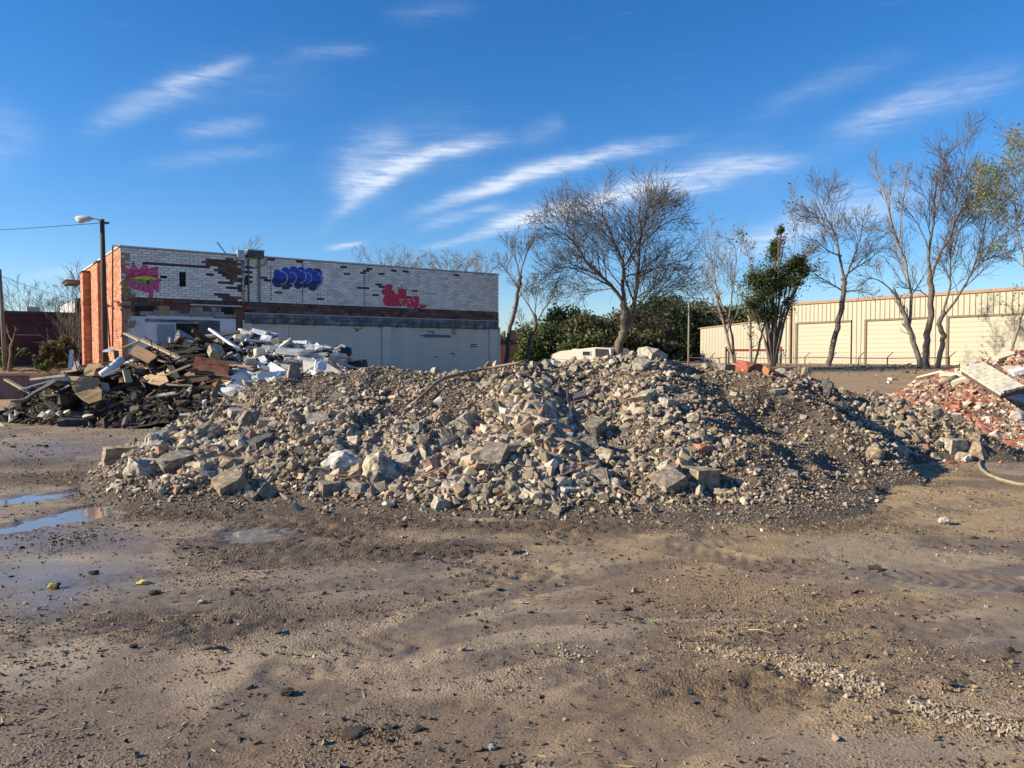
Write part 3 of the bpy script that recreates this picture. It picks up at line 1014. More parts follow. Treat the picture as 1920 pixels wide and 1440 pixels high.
# the rest of the 300 largest, thrown where the photograph is coarse
COARSE = [(860, 880, 280, 70), (1000, 800, 130, 90), (440, 860, 160, 60), (700, 850, 120, 60), (1290, 860, 60, 60), (1720, 800, 110, 60), (1100, 680, 250, 20), (560, 790, 140, 40), (1010, 720, 60, 40), (1520, 715, 60, 25), (1060, 910, 130, 40), (330, 850, 80, 40), (920, 840, 140, 60), (1180, 760, 160, 60)]
WT = [5, 4, 5.5, 3.4, 2.0, 6.5, 2.2, 2.2, 1.5, 1.2, 2.4, 2, 4, 1.6]
more = []
tries = 0
N_MORE = 300 - len(HERO)
while len(more) < N_MORE and tries < 9000:
    tries += 1
    cx, cy, ax, ay = rngC.choices(COARSE, WT)[0]
    px, py = rngC.gauss(cx, ax * .62), rngC.gauss(cy, ay * .6)
    if not (190 < px < 1870) or py < 655 or py > 965:
        continue
    p = hit(px, py, rubble_h, 6.5, 16.5, .05)
    if surf(rubble_h, p.x, p.y) - float(terrain(p.x, p.y)) < .02:
        continue
    r = min(.165, .088 * math.exp(rngC.gauss(0, .40)) * (1.0 if p.y < 11.5 else .9))
    r = max(r, .06)
    if py < 725:
        r = min(r, .10)
    if any((p.x - a) ** 2 + (p.y - b_) ** 2 < (.62 * (r + c)) ** 2 for a, b_, c in CHUNKS):
        continue
    CHUNKS.append((p.x, p.y, r))
    shape = rngC.choices(['block', 'slab', 'wedge', 'lump'], [3, 2.4, 2.6, 3.4])[0]
    tone = rngC.choices(['pale', 'grey', 'tan', 'mauve', 'dark', 'cream', 'orange'], [4.2, 4, 3, 2.2, 1.1, 1.0, .25])[0]
    if tone == 'orange':
        r = min(r, .075)
    if shape == 'slab':
        dims = (2 * r * rngC.uniform(.95, 1.25), 2 * r * rngC.uniform(.7, 1), 2 * r * rngC.uniform(.2, .38))
        rot = (rngC.gauss(.25, .35), rngC.gauss(0, .35), rngC.uniform(0, 6.28))
    else:
        dims = (2 * r * rngC.uniform(.9, 1.2), 2 * r * rngC.uniform(.75, 1.05), 2 * r * rngC.uniform(.6, .95))
        rot = (rngC.gauss(.1, .5), rngC.gauss(0, .5), rngC.uniform(0, 6.28))
    o = place_chunk(rngC.choice(TPL[shape]), (p.x, p.y, p.z + dims[2] * .22), dims, rot, G[tone])
    size = 'small' if r < .08 else 'medium' if r < .115 else 'large'
    more.append(dict(o=o, desc=f'{size} {TONE_WORD[tone]} {SHAPE_WORD[shape]} chunk', px=px, py=py))
name_apart(more)

# the small stuff between them
rng = np.random.default_rng(7)


def rubble_points(n):
    x = rng.uniform(-6.6, 8.2, n)
    y = rng.uniform(6.9, 16.0, n)
    h = rubble_h(x, y)
    u, v = x / y, (EYE - terrain(x, y) - np.maximum(h, 0)) / y
    px, py = 960 + F * u, 668 + F * v
    edge = np.where(h > .03, 1.0, sstep(-.13, .03, h) * .45)
    # out on the flat only the gravel fan in front
    dens = fbm(x, y, .7, 3, 41)
    k = edge * (.62 + .55 * dens) * np.where(y > 13.8, .35, 1)
    keep = rng.uniform(0, 1, n) < k
    return x[keep], y[keep], h[keep]


x, y, h = rubble_points(175000)
n = len(x)
pz = terrain(x, y) + np.maximum(h, 0)
gx, gy = 960 + F * x / y, 668 + F * (EYE - pz) / y
coarse = np.zeros(n)
for (cx_, cy_, ax_, ay_), w_ in zip(COARSE, WT):
    coarse = np.maximum(coarse, min(1, w_ / 4.2) * np.exp(-((gx - cx_) / (ax_ * .8)) ** 2 - ((gy - cy_) / (ay_ * .8)) ** 2))
coarse = np.clip(coarse * (.35 + 1.3 * fbm(x, y, .6, 3, 47)), 0, 1)
fan = sstep(1.9, 3.4, x) * sstep(13.0, 11.5, y)
s = .0190 * np.exp(rng.normal(0, .52, n)) * (1 + 1.8 * coarse) * (1 - .30 * fan)
s = np.where(h < .10, s * .62, s)
s = np.clip(s, .009, .135)
fine_ = sstep(.50, .66, fbm(x, y, 1.5, 3, 55)) * .55 + .45 * sstep(11.6, 12.6, y) * sstep(.5, -.5, x)
s = s * (1 - .45 * np.clip(fine_, 0, 1))
S = np.stack([s * rng.uniform(.9, 1.5, n), s * rng.uniform(.8, 1.1, n), s * rng.uniform(.4, .95, n)], 1) * 1.35
P = np.stack([x, y, terrain(x, y) + np.maximum(h, -.012) + S[:, 2] * .22], 1)
big_ = s > .034
print('rubble', n, int(big_.sum()))
RT = randrot(rng, n, .35)
scatter('rubble', G['rubble'], P[big_], S[big_], RT[big_], SMALL, rng, 'fist-sized broken stones covering the mound between the larger chunks')
scatter('rubble_fines', G['fines'], P[~big_], S[~big_], RT[~big_], PEB, rng, 'fine brown gravel and dirt filling the mound between the stones')

# rebar and wire ends poking out
G['rust'] = mk('rusty_steel', [(.10, .06, .045), (.19, .115, .08), (.13, .10, .09)], 20, rough=.8, bump=.3)
rngR = random.Random(5)
bars = []
for k, (px, py, L) in enumerate(((800, 820, .75), (1082, 800, .5), (1010, 880, .6), (1430, 745, .45), (1390, 760, .5), (1125, 885, .6), (1145, 905, .5), (880, 800, .45), (560, 880, .4), (612, 900, .5), (955, 815, .5), (1590, 790, .4), (1700, 800, .5), (1250, 830, .5), (765, 900, .6), (1060, 760, .4), (700, 905, .7), (520, 850, .5), (1350, 780, .5), (1010, 700, .5), (895, 925, .4), (1200, 720, .4))):
    p = hit(px, py, rubble_h, 6.5, 16)
    d = Vector((rngR.uniform(-1, 1), rngR.uniform(-.9, .1), rngR.uniform(-.2, .6))).normalized()
    q = p + Vector((0, -.03, .02))
    pts = []
    for i in range(9):
        pts.append(q.copy())
        d = (d + Vector((rngR.gauss(0, .22), rngR.gauss(0, .22), rngR.gauss(-.06, .22)))).normalized()
        q = q + d * L / 8
        g_ = surf(rubble_h, q.x, q.y) + .012
        q.z = max(q.z, g_)
    mb = MB()
    mb.tube(pts, rngR.uniform(.006, .011), 6)
    o = mb.build('rebar', G['rust'], None, True)
    o['category'] = 'rebar'
    o['group'] = 'bent steel bars sticking out of the mound'
    bars.append(dict(o=o, desc='thin bent rusty bar', px=px, py=py))
name_apart(bars)

# bent pipe over the top of the mound
G['pipe'] = mk('old_pipe', [(.12, .09, .07), (.20, .155, .12), (.16, .12, .095)], 6, rough=.6, bump=.2)
G['rubber'] = mk('tan_hose', [(.17, .13, .085), (.29, .23, .15), (.34, .28, .19)], 6, rough=.6, bump=.2)
pp = [(782, 757), (800, 742), (818, 724), (835, 714), (866, 706), (900, 698), (935, 692), (968, 687), (990, 680)]
mb = MB()
pts = []
for (a, c) in pp:
    q = hit(a, c + 5, rubble_h, 7, 16)
    pts.append(q + Vector((0, -.05, .09)))
mb.tube(pts, .023, 10)
o = mb.build('bent_pipe', G['pipe'], None, True)
tag(o, 'long bent brown pipe lying over the upper slope of the mound', 'pipe')
mb = MB()
pts = [(1842, 862), (1836, 872), (1840, 882), (1852, 892), (1875, 902), (1905, 910), (1940, 914), (1990, 915)]
mb.tube([hit(a, c) + Vector((0, 0, .022)) for a, c in pts], .023, 10)
o = mb.build('hose', G['rubber'], None, True)
tag(o, 'tan hose curving over the mud from the round boulder', 'hose')

# ------------------------------------------------------------------ loose stuff on the mud
def litter(n, y0, y1, fn):
    y = y0 * (y1 / y0) ** rng.uniform(0, 1, n)
    x = rng.uniform(-1, 1, n) * (y * .70 + .3)
    k = fn(x, y)
    keep = (rng.uniform(0, 1, n) < k) & (rubble_h(x, y) < .03)
    return x[keep], y[keep]


ixs = lambda a, arr: np.clip(np.searchsorted(arr, a), 0, len(arr) - 1)


def groundz(x, y):
    i = np.clip(np.searchsorted(xs, x) - 1, 0, len(xs) - 2)
    j = np.clip(np.searchsorted(ys, y) - 1, 0, len(ys) - 2)
    fx = (x - xs[i]) / (xs[i + 1] - xs[i])
    fy = (y - ys[j]) / (ys[j + 1] - ys[j])
    return (Z[j, i] * (1 - fx) + Z[j, i + 1] * fx) * (1 - fy) + (Z[j + 1, i] * (1 - fx) + Z[j + 1, i + 1] * fx) * fy


def samp(arr, x, y):
    return arr[ixs(y, ys), ixs(x, xs)]


x, y = litter(135000, 2.7, 18, lambda x, y: (.15 + .85 * sstep(.38, .66, fbm(x, y, .8, 4, 101))) * (1 - .8 * samp(smooth_zone, x, y)) * (1 - samp(wet, x, y)))
n = len(x)
s = .0038 * np.exp(rng.normal(0, .55, n)) * (.8 + y / 9)
S = np.stack([s * 1.3, s, s * .75], 1)
scatter('gravel', G['gravel'], np.stack([x, y, groundz(x, y) + s * .18], 1), S * 1.3, randrot(rng, n, .4), PEB, rng, 'fine gravel and crumbs pressed into the mud')
x, y = litter(60000, 2.7, 18, lambda x, y: .03 + .97 * sstep(.58, .72, fbm(x, y, .45, 4, 131)) * (.35 + samp(mud_zone, x, y)) * (1 - samp(wet, x, y)))
n = len(x)
s = .0062 * np.exp(rng.normal(0, .6, n)) * (.75 + y / 12)
S = np.stack([s * rng.uniform(1, 2.0, n), s * 1.1, s * .7], 1)
scatter('mud_clods', G['clod'], np.stack([x, y, groundz(x, y) + s * .15], 1), S * 1.3, randrot(rng, n, .6), PEB, rng, 'dark crumbs and clods of churned mud')
# pale crumbly silt thrown up along the ruts
Ps = []
for (pa, pb, w, k) in (((1300, 1215), (1520, 1248), 13, 600), ((1500, 1255), (1640, 1295), 18, 2000), ((1700, 1325), (1920, 1378), 11, 1100), ((1230, 1090), (1280, 1085), 6, 40), ((1440, 955), (1600, 965), 10, 300), ((1700, 965), (1860, 955), 10, 120), ((560, 1230), (640, 1232), 12, 90), ((1040, 1215), (1100, 1235), 14, 160), ((960, 1035), (1000, 1042), 10, 120)):
    for _ in range(k):
        t = random.Random(len(Ps) * 7 + 1).random()
        gx = random.Random(len(Ps) * 13 + 5)
        qx = pa[0] + (pb[0] - pa[0]) * t + gx.gauss(0, w * 1.2)
        qy = pa[1] + (pb[1] - pa[1]) * t + gx.gauss(0, w * .55)
        d = ray(qx, qy)
        tt = -EYE / d.z
        Ps.append((d.x * tt, d.y * tt))
Ps = np.array(Ps)
n = len(Ps)
s = np.minimum(.0046 * np.exp(rng.normal(0, .6, n)), .014)
scatter('silt_crumbs', G['silt'], np.stack([Ps[:, 0], Ps[:, 1], groundz(Ps[:, 0], Ps[:, 1]) + s * .3], 1), np.stack([s * 1.5, s * 1.2, s], 1) * 1.3, randrot(rng, n, .3), PEB, rng, 'pale crumbly silt squeezed up beside the wheel ruts')
n = 7000
x, y = rng.uniform(3, 27, n), rng.uniform(14, 44, n)
k_ = (rng.uniform(0, 1, n) < .1 + .9 * sstep(.48, .66, fbm(x, y, 2.2, 4, 171))) & (rubble_h(x, y) < 0) & (brick_h(x, y) < 0)
x, y = x[k_], y[k_]
n = len(x)
s = .05 * np.exp(rng.normal(0, .5, n))
scatter('soil_clods', G['gravel'], np.stack([x, y, terrain(x, y) + s * .2], 1), np.stack([s * 1.6, s * 1.3, s * .7], 1), randrot(rng, n, .5), PEB, rng, 'brown soil clods on the rise before the cream warehouse')
# straw and splinters
x, y = litter(5000, 2.8, 12, lambda x, y: .06 + .94 * sstep(.56, .7, fbm(x, y, .9, 3, 151)))
n = len(x)
L = rng.uniform(.02, .09, n)
scatter('straw', G['straw'], np.stack([x, y, groundz(x, y) + .004], 1), np.stack([L, L * .07, L * .05 + .001], 1), randrot(rng, n, .9), [PEB[0], PEB[1]], rng, 'bits of straw and wood splinters on the mud')

# single scraps one could pick up
G['foam'] = mk('yellow_foam', [(.62, .46, .10), (.74, .60, .20), (.45, .33, .10)], 30, rough=.9, bump=.8, bscale=60, bdist=.01)
G['peel'] = mk('dark_bark', [(.05, .04, .03), (.10, .08, .06)], 30, rough=.9, bump=.8)


def scrap(name, px, py, w, h, mat, label, cat, seed, shape='lump', yaw=.3):
    p = hit(px, py)
    k = p.y / F
    me = chunk_mesh(name, seed, shape, 3, .16)
    me.materials.append(mat)
    o = bpy.data.objects.new(name, me)
    col.objects.link(o)
    o.location = (p.x, p.y, float(groundz(np.array([p.x]), np.array([p.y]))[0]) + h * k * .36)
    o.scale = (w * k, max(w, h) * k * .8, h * k)
    o.rotation_euler = (.05, .05, yaw)
    tag(o, label, cat)
    return o


scrap('foam_scrap', 98, 1106, 17, 14, G['foam'], 'lumpy yellow foam scrap by the wet patch, taller of the two', 'foam scrap', 31)
scrap('foam_scrap', 270, 1096, 26, 9, G['foam'], 'long flat yellow foam scrap below the puddles', 'foam scrap', 32)
scrap('bark_piece', 108, 1101, 12, 12, G['peel'], 'dark scrap touching the lumpy yellow foam', 'scrap', 33)
scrap('bark_piece', 175, 1077, 20, 8, G['peel'], 'flat dark piece of bark lying between the yellow scraps and puddle', 'bark', 34)
scrap('mud_lump', 538, 1303, 28, 14, G['peel'], 'black mud lump alone on the pale tan mud', 'mud lump', 35)
scrap('mud_lump', 666, 1384, 58, 15, G['peel'], 'biggest black mud lump low in the view', 'mud lump', 36)
scrap('mud_lump', 1640, 927, 36, 20, G['peel'], 'dark muddy lump on bare ground below the pale standing disc', 'mud lump', 37)
scrap('mud_lump', 755, 990, 20, 8, G['peel'], 'dark mud lump by the tracks below the cream boulder', 'mud lump', 38)
scrap('mud_lump', 290, 1114, 24, 8, G['peel'], 'dark mud lump just under the flat yellow foam scrap', 'mud lump', 39)
scrap('mud_lump', 250, 1218, 16, 8, G['peel'], 'small brown mud lump on the gravelly mud', 'mud lump', 46)
scrap('stone', 380, 1131, 18, 8, G['pale'], 'small pale stone on damp mauve mud', 'stone', 40)
scrap('stone', 1771, 985, 24, 18, G['white'], 'white stone on brown mud away from the mound', 'stone', 41)
scrap('stone', 922, 1405, 18, 13, G['white'], 'white pebble low in the view on gravelly mud', 'stone', 42)
scrap('stone', 905, 957, 30, 12, G['pale'], 'pale flat stone just off the foot of the middle lobe', 'stone', 43)
scrap('stone', 1850, 1139, 12, 5, G['white'], 'tiny white chip on smooth grey mud', 'stone', 44, 'slab')
scrap('stone', 1593, 1067, 9, 6, G['tan'], 'tan pebble on the edge of the smooth grey mud', 'stone', 45)
mb = MB()
q0, q1 = hit(368, 1225), hit(425, 1222)
mb.tube([q0 + Vector((0, 0, .012)), (q0 + q1) / 2 + Vector((0, .02, .03)), q1 + Vector((0, 0, .02))], [.008, .012, .006], 6)
mb.tube([(q0 + q1) / 2 + Vector((0, .02, .03)), (q0 + q1) / 2 + Vector((.05, -.05, .05))], [.008, .004], 6)
tag(mb.build('stick', G['peel'], None, True), 'short forked dark stick lying on the tan mud', 'stick')
mb = MB()
q0, q1 = hit(1402, 1184), hit(1452, 1192)
mb.tube([q0 + Vector((0, 0, .01)), (q0 + q1) / 2 + Vector((0, .03, .014)), q1 + Vector((0, 0, .01))], [.003, .004, .003], 5)
tag(mb.build('stick', mk('pale_twig', [(.5, .4, .26)], bump=0), None, True), 'thin pale twig lying on the brown rutted mud', 'stick')

# ================================================================== the old brick shop
FX, FY = -13.6, 27.0
FA = math.atan2(RWD.y, RWD.x)
UD = Vector((math.cos(FA), math.sin(FA), 0))
IN = Vector((-math.sin(FA), math.cos(FA), 0))


def fuv(px, py, d=0.0):
    """seen point -> (along the front, height) on the plane d metres inside the front"""
    r = ray(px, py)
    o = Vector((FX, FY, 0)) + IN * d
    t = (o.x * IN.x + o.y * IN.y) / (r.x * IN.x + r.y * IN.y)
    p = r * t
    return (p.x - o.x) * UD.x + (p.y - o.y) * UD.y, EYE + p.z


def suv(px, py):
    """seen point -> (depth along the side wall, height)"""
    r = ray(px, py)
    t = (FX * UD.x + FY * UD.y) / (r.x * UD.x + r.y * UD.y)
    p = r * t
    return (p.x - FX) * IN.x + (p.y - FY) * IN.y, EYE + p.z


LEN = fuv(935, 540)[0]
TOP = (fuv(232, 463)[1] + fuv(934, 514)[1]) / 2
DEEP = suv(153, 600)[0]
BAND = fuv(465, 565)[1]
BAND2 = fuv(934, 585)[1]
BAND = (BAND + BAND2) / 2
LINT = (fuv(467, 588)[1] + fuv(927, 600)[1]) / 2     # under the red band
DOOR = (fuv(467, 606.6)[1] + fuv(927, 617.4)[1]) / 2  # door heads
USEP = fuv(452, 560)[0]
print('shop', LEN, TOP, DEEP, BAND, LINT, DOOR, USEP)
shop = empty('brick_shop', (FX, FY, 0), FA)
tag(shop, 'derelict brick shop with white glazed front, graffiti and shuttered garage doors', 'building')

G['glaze'] = mk('white_glazed_brick', None, 2.2, rough=.38, bump=.05, rnd='island', rcols=[(.64, .62, .58), (.58, .565, .53), (.68, .66, .62), (.62, .60, .555), (.52, .51, .48), (.66, .64, .58)], var=.18, spec=.5)
G['glaze_obj'] = mk('white_glazed_brick_single', None, 2.2, rough=.38, bump=.05, rnd='obj', rcols=[(.64, .62, .58), (.58, .565, .53), (.68, .66, .62), (.62, .60, .555), (.52, .51, .48), (.66, .64, .58)], var=.18, spec=.5)
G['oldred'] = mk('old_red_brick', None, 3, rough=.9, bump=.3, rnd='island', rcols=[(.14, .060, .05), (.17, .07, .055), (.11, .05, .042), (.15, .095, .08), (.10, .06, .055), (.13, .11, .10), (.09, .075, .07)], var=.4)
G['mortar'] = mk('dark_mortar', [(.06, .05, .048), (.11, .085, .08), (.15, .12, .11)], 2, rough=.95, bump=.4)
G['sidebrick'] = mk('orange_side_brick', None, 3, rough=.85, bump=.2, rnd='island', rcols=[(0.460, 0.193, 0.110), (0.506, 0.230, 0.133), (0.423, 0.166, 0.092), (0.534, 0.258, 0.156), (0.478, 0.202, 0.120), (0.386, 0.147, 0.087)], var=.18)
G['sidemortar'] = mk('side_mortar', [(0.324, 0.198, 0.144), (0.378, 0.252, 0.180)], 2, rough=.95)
G['render'] = mk('grey_render', [(.10, .10, .105), (.22, .22, .215), (.34, .33, .31)], 1.6, rough=.9, bump=.5, bscale=8, bdist=.02)
G['whitewash'] = mk('whitewash', [(.40, .41, .43), (.58, .59, .61), (.66, .67, .68)], 1.3, rough=.8, bump=.2)
G['peelblue'] = mk('peeling_blue_paint', [(.045, .055, .075), (.12, .14, .17), (.33, .34, .345)], 2.2, rough=.8, bump=.4, bscale=12)
G['doorwhite'] = mk('white_door_paint', [(.44, .42, .36), (.53, .50, .43), (.58, .55, .47)], .7, rough=.55, bump=.05)
G['metal'] = mk('galvanised', [(.30, .31, .32), (.42, .43, .44)], 8, rough=.45, metal=.7, bump=.05)
G['darkmetal'] = mk('dark_metal', [(.05, .05, .055), (.10, .10, .10)], 8, rough=.5, metal=.3, bump=.05)
G['rustpipe'] = mk('brown_pipe', [(.10, .045, .03), (.17, .075, .05)], 8, rough=.7, bump=.1)
G['black'] = mk('dark_void', [(.012, .012, .013), (.02, .02, .02)], 2, rough=.9, bump=0)
G['tanrot'] = mk('exposed_tan_core', [(.16, .10, .045), (.34, .24, .12), (.24, .13, .07)], 3, rough=.95, bump=.8, bscale=10, bdist=.03)
G['coping'] = mk('pale_coping', [(.38, .38, .38), (.52, .52, .51)], 2, rough=.7)


def lbox(name, a, b, mat, parent=None):
    mb = MB()
    mb.span(a, b)
    return mb.build(name, mat, parent or shop)


# carcass: front backing, other walls, roof
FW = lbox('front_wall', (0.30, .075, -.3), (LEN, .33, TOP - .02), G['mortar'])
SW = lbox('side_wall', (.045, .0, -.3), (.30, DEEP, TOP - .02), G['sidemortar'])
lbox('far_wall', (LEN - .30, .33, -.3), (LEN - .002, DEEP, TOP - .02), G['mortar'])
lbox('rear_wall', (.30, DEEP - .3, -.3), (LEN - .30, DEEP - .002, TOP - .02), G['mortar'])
lbox('roof', (.30, .33, TOP - .75), (LEN - .3, DEEP - .3, TOP - .6), G['render'])
lbox('coping', (-.04, -.035, TOP - .018), (LEN + .04, .36, TOP + .035), G['coping'])
lbox('coping', (-.04, .362, TOP - .018), (.34, DEEP + .04, TOP + .035), G['coping'])

# glazed white bricks
CH, BL, JT = .0885, .285, .011
rngB = random.Random(3)


def inpoly(x, y, P):
    c = False
    j = len(P) - 1
    for i in range(len(P)):
        if (P[i][1] > y) != (P[j][1] > y) and x < (P[j][0] - P[i][0]) * (y - P[i][1]) / (P[j][1] - P[i][1]) + P[i][0]:
            c = not c
        j = i
    return c


def polyuv(*pp):
    return [fuv(a, b) for a, b in pp]


LOST = [polyuv((399, 487), (448, 486), (450, 560), (424, 560), (408, 555), (412, 543), (432, 539), (424, 526), (408, 514), (402, 502), (376, 490), (376, 486)),
        polyuv((232, 540), (238, 546), (246, 556), (250, 566), (232, 566)), polyuv((232, 530), (240, 548), (246, 566), (232, 568)), polyuv((448, 486), (466, 486), (467, 566), (448, 566))]
KEEP = [polyuv((424, 531), (450, 531), (450, 536), (424, 536)), polyuv((425, 548), (450, 548), (450, 552), (425, 552)), polyuv((448, 540), (464, 540), (464, 543), (448, 543))]
STRIP = [polyuv((262, 489.5), (372, 496), (372, 500), (262, 493)), polyuv((298, 505.5), (368, 509.5), (368, 512), (298, 508.5))]
WINS = [polyuv((336, 511), (348, 512), (349, 538), (337, 537)), polyuv((300, 514), (313, 515), (313, 523), (300, 522))]
HOLES = [fuv(a, b) for a, b in ((526, 548), (598, 560), (653, 512), (681, 509), (685, 511), (683, 508), (715, 512), (677, 541), (682, 541), (708, 535), (712, 538), (705, 554), (777, 547), (512, 486), (566, 489), (640, 500), (662, 502), (695, 505), (760, 510), (766, 510), (504, 527), (535, 541), (530, 534), (734, 505), (860, 515), (590, 504), (491, 522))]
NCOURSE = int((TOP - .03 - BAND) / CH)
CH = (TOP - .03 - BAND) / NCOURSE
cells = []
for r in range(NCOURSE):
    z0 = BAND + r * CH
    u = -BL * (.5 if r % 2 else 0) - .002
    while u < LEN:
        a, b_ = max(u, 0.0), min(u + BL - JT, LEN)
        u += BL
        if b_ - a < .04:
            continue
        cu, cz = (a + b_) / 2, z0 + CH / 2
        gone = False
        wob = (mnoise.noise(Vector((cu * 3, cz * 5, 1))) * .10, mnoise.noise(Vector((cu * 3, cz * 5, 7))) * .08)
        if any(inpoly(cu + wob[0], cz + wob[1], P) for P in LOST):
            gone = rngB.random() < (.86 if cu < fuv(447, 520)[0] else .55)
        if any(inpoly(cu, cz, P) for P in KEEP):
            gone = False
        if any(inpoly(cu, cz, P) for P in STRIP):
            gone = True
        if any(abs(cu - hu) < BL * .42 and abs(cz - hz) < CH * .5 for hu, hz in HOLES):
            gone = True
        d = min(math.hypot(cu - fuv(415, 520)[0], (cz - fuv(415, 520)[1]) * 1.0), 9)
        if not gone and d < 1.4 and rngB.random() < .07 * (1.4 - d):
            gone = True
        parts_ = [(a, b_)]
        for P in WINS:
            wa, wb = min(p[0] for p in P), max(p[0] for p in P)
            wc, wd_ = min(p[1] for p in P), max(p[1] for p in P)
            if wc < cz < wd_:
                parts_ = [q for (l_, r_) in parts_ for q in (((l_, r_),) if r_ <= wa or l_ >= wb else ((l_, wa), (wb, r_))) if q[1] - q[0] > .03]
        for l_, r_ in parts_:
            cells.append((l_, r_, z0, z0 + CH - JT * .8, gone))
white = [c for c in cells if not c[4]]
white.sort(key=lambda c: c[0])
single, rest = white[:300], white[300:]
shapes = {}
for a, b_, z0, z1, _g in single:
    key = round(b_ - a, 2)
    if key not in shapes:
        mb = MB()
        mb.box((0, 0, 0), (b_ - a, .06, z1 - z0))
        shapes[key] = mb.mesh('brick', G['glaze_obj'])
    o = bpy.data.objects.new('brick', shapes[key])
    o.location = ((a + b_) / 2, .03 + rngB.uniform(-.004, .003), (z0 + z1) / 2)
    col.objects.link(o)
    o.parent = shop
mb = MB()
for a, b_, z0, z1, _g in rest:
    j = rngB.uniform(-.004, .003)
    mb.span((a, j, z0), (b_, .07, z1))
o = mb.build('glazed_bricks', G['glaze'], shop)
o['kind'] = 'stuff'
o['label'] = 'white glazed bricks of the long upper front'
mb = MB()
for a, b_, z0, z1, g_ in cells:
    if g_:
        j = rngB.uniform(.030, .044)
        mid = (a + b_) / 2
        mb.span((a, j, z0), (b_, .08, z1))
o = mb.build('bare_bricks', G['oldred'], shop)
o['kind'] = 'stuff'
o['label'] = 'bare red brick where the white glazed bricks have fallen off'

# smooth patch of cement round the small window, the window itself and the blocked vent
u0, z0 = fuv(318, 545)
u1, z1 = fuv(345, 512)
for P, nm in ((WINS[0], 'window'), (WINS[1], 'vent')):
    ua, ub = min(p[0] for p in P), max(p[0] for p in P)
    za, zb = min(p[1] for p in P), max(p[1] for p in P)
    w = lbox(nm, (ua, .06, za), (ub, .078, zb), G['black'])
    mb = MB()
    t = .035
    for q in (((ua - t, .01, za - t), (ua, .062, zb + t)), ((ub, .01, za - t), (ub + t, .062, zb + t)), ((ua, .01, zb), (ub, .062, zb + t)), ((ua, .01, za - t), (ub, .062, za))):
        mb.span(*q)
    mb.build('frame', G['darkmetal'], w)
# red band of brick under the glazed wall: bricks on end
mb = MB()
u = 0.02
while u < LEN - .05:
    wob = mnoise.noise(Vector((u * .9, 3, 0)))
    zt = BAND - .012
    k = 3
    hh = (zt - LINT - .01) / k
    for i in range(k):
        if rngB.random() < .05 + (.2 if u < USEP else 0) * (.5 + wob):
            continue
        mb.span((u + (.13 if i % 2 else 0), -.012 + rngB.uniform(-.008, .012), LINT + .006 + i * hh), (min(u + (.13 if i % 2 else 0) + .262, LEN), .07, LINT + .006 + (i + 1) * hh - .012))
    u += .272
o = mb.build('red_band', G['oldred'], shop)
o['kind'] = 'stuff'
o['label'] = 'dark red brick band below the white glazed wall'
lbox('drip_edge', (USEP + .1, -.07, LINT - .03), (LEN, .06, LINT), G['coping'])
# lintel over the garage doors, its brackets, the posts between
lbox('lintel', (USEP + .12, -.03, DOOR), (LEN - .02, .07, LINT - .033), G['peelblue'])
for k in range(14):
    uu = USEP + .6 + k * (LEN - USEP - 1.2) / 13 + rngB.uniform(-.25, .25)
    lbox('bracket', (uu, -.075, DOOR - .03), (uu + rngB.uniform(.05, .14), -.031, DOOR + rngB.uniform(.12, .24)), G['darkmetal'])
lbox('lintel_rail', (USEP + .5, -.06, DOOR + .20), (LEN - .9, -.0315, DOOR + .225), G['darkmetal'])
lbox('lintel_rail', (USEP + .5, -.06, DOOR + .01), (LEN - .5, -.0315, DOOR + .035), G['darkmetal'])
J0, J1 = fuv(456, 640)[0], fuv(473, 640)[0]
M0, M1 = fuv(717, 640)[0], fuv(733, 640)[0]
E0 = fuv(918, 640)[0]
lbox('jamb', (J0, -.035, -.3), (J1, .07, DOOR - .002), G['doorwhite'])
lbox('pier', (M0, -.03, -.3), (M1, .07, DOOR - .002), G['doorwhite'])
lbox('jamb', (E0, -.025, -.3), (LEN - .02, .07, DOOR - .002), G['doorwhite'])
lbox('corner_post', (LEN - .018, -.05, -.3), (LEN + .06, .10, DOOR + .1), G['metal'])
for (a, b_) in ((J1 + .01, M0 - .01), (M1 + .01, E0 - .01)):
    d = empty('garage_door')
    d.parent = shop
    sh = None
    sl = .115
    z = DOOR - .004
    mbb = MB()
    mbb.box((0, 0, 0), (b_ - a, .03, sl - .006))
    mbb.box((0, -.0135, -sl / 2 + .010), (b_ - a, .007, .008))
    sm = mbb.mesh('slat', G['doorwhite'])
    while z > .05:
        o = bpy.data.objects.new('slat', sm)
        o.location = ((a + b_) / 2, .055, z - sl / 2)
        col.objects.link(o)
        o.parent = d
        z -= sl
    lb = MB()
    lb.span((a, .0705, -.2), (b_, .0745, DOOR - .005))
    lb.build('backing', G['render'], d)

# graffiti on the shutter
G['bluepaint'] = mk('blue_grey_spray', [(.06, .09, .15), (.10, .14, .21)], 6, rough=.6, bump=0)


def stroke(name, pts, w, mat, parent, d=-.004, depth=.004):
    """a sprayed line on the front: flat strip through seen points"""
    uv = [Vector(fuv(a, b, d)) for a, b in pts]
    mb = MB()
    for p, q in zip(uv[:-1], uv[1:]):
        t = (q - p).normalized()
        nrm = Vector((-t.y, t.x)) * w / 2
        e = t * w * .3
        P = [p - e - nrm, q + e - nrm, q + e + nrm, p - e + nrm]
        mb.prism([(a.x, d, a.y) for a in P], (0, -depth, 0))
    return mb.build(name, mat, parent)


def blob(name, poly, mat, parent, d, depth=.003):
    mb = MB()
    mb.prism([(u, d, z) for u, z in poly], (0, -depth, 0))
    return mb.build(name, mat, parent)


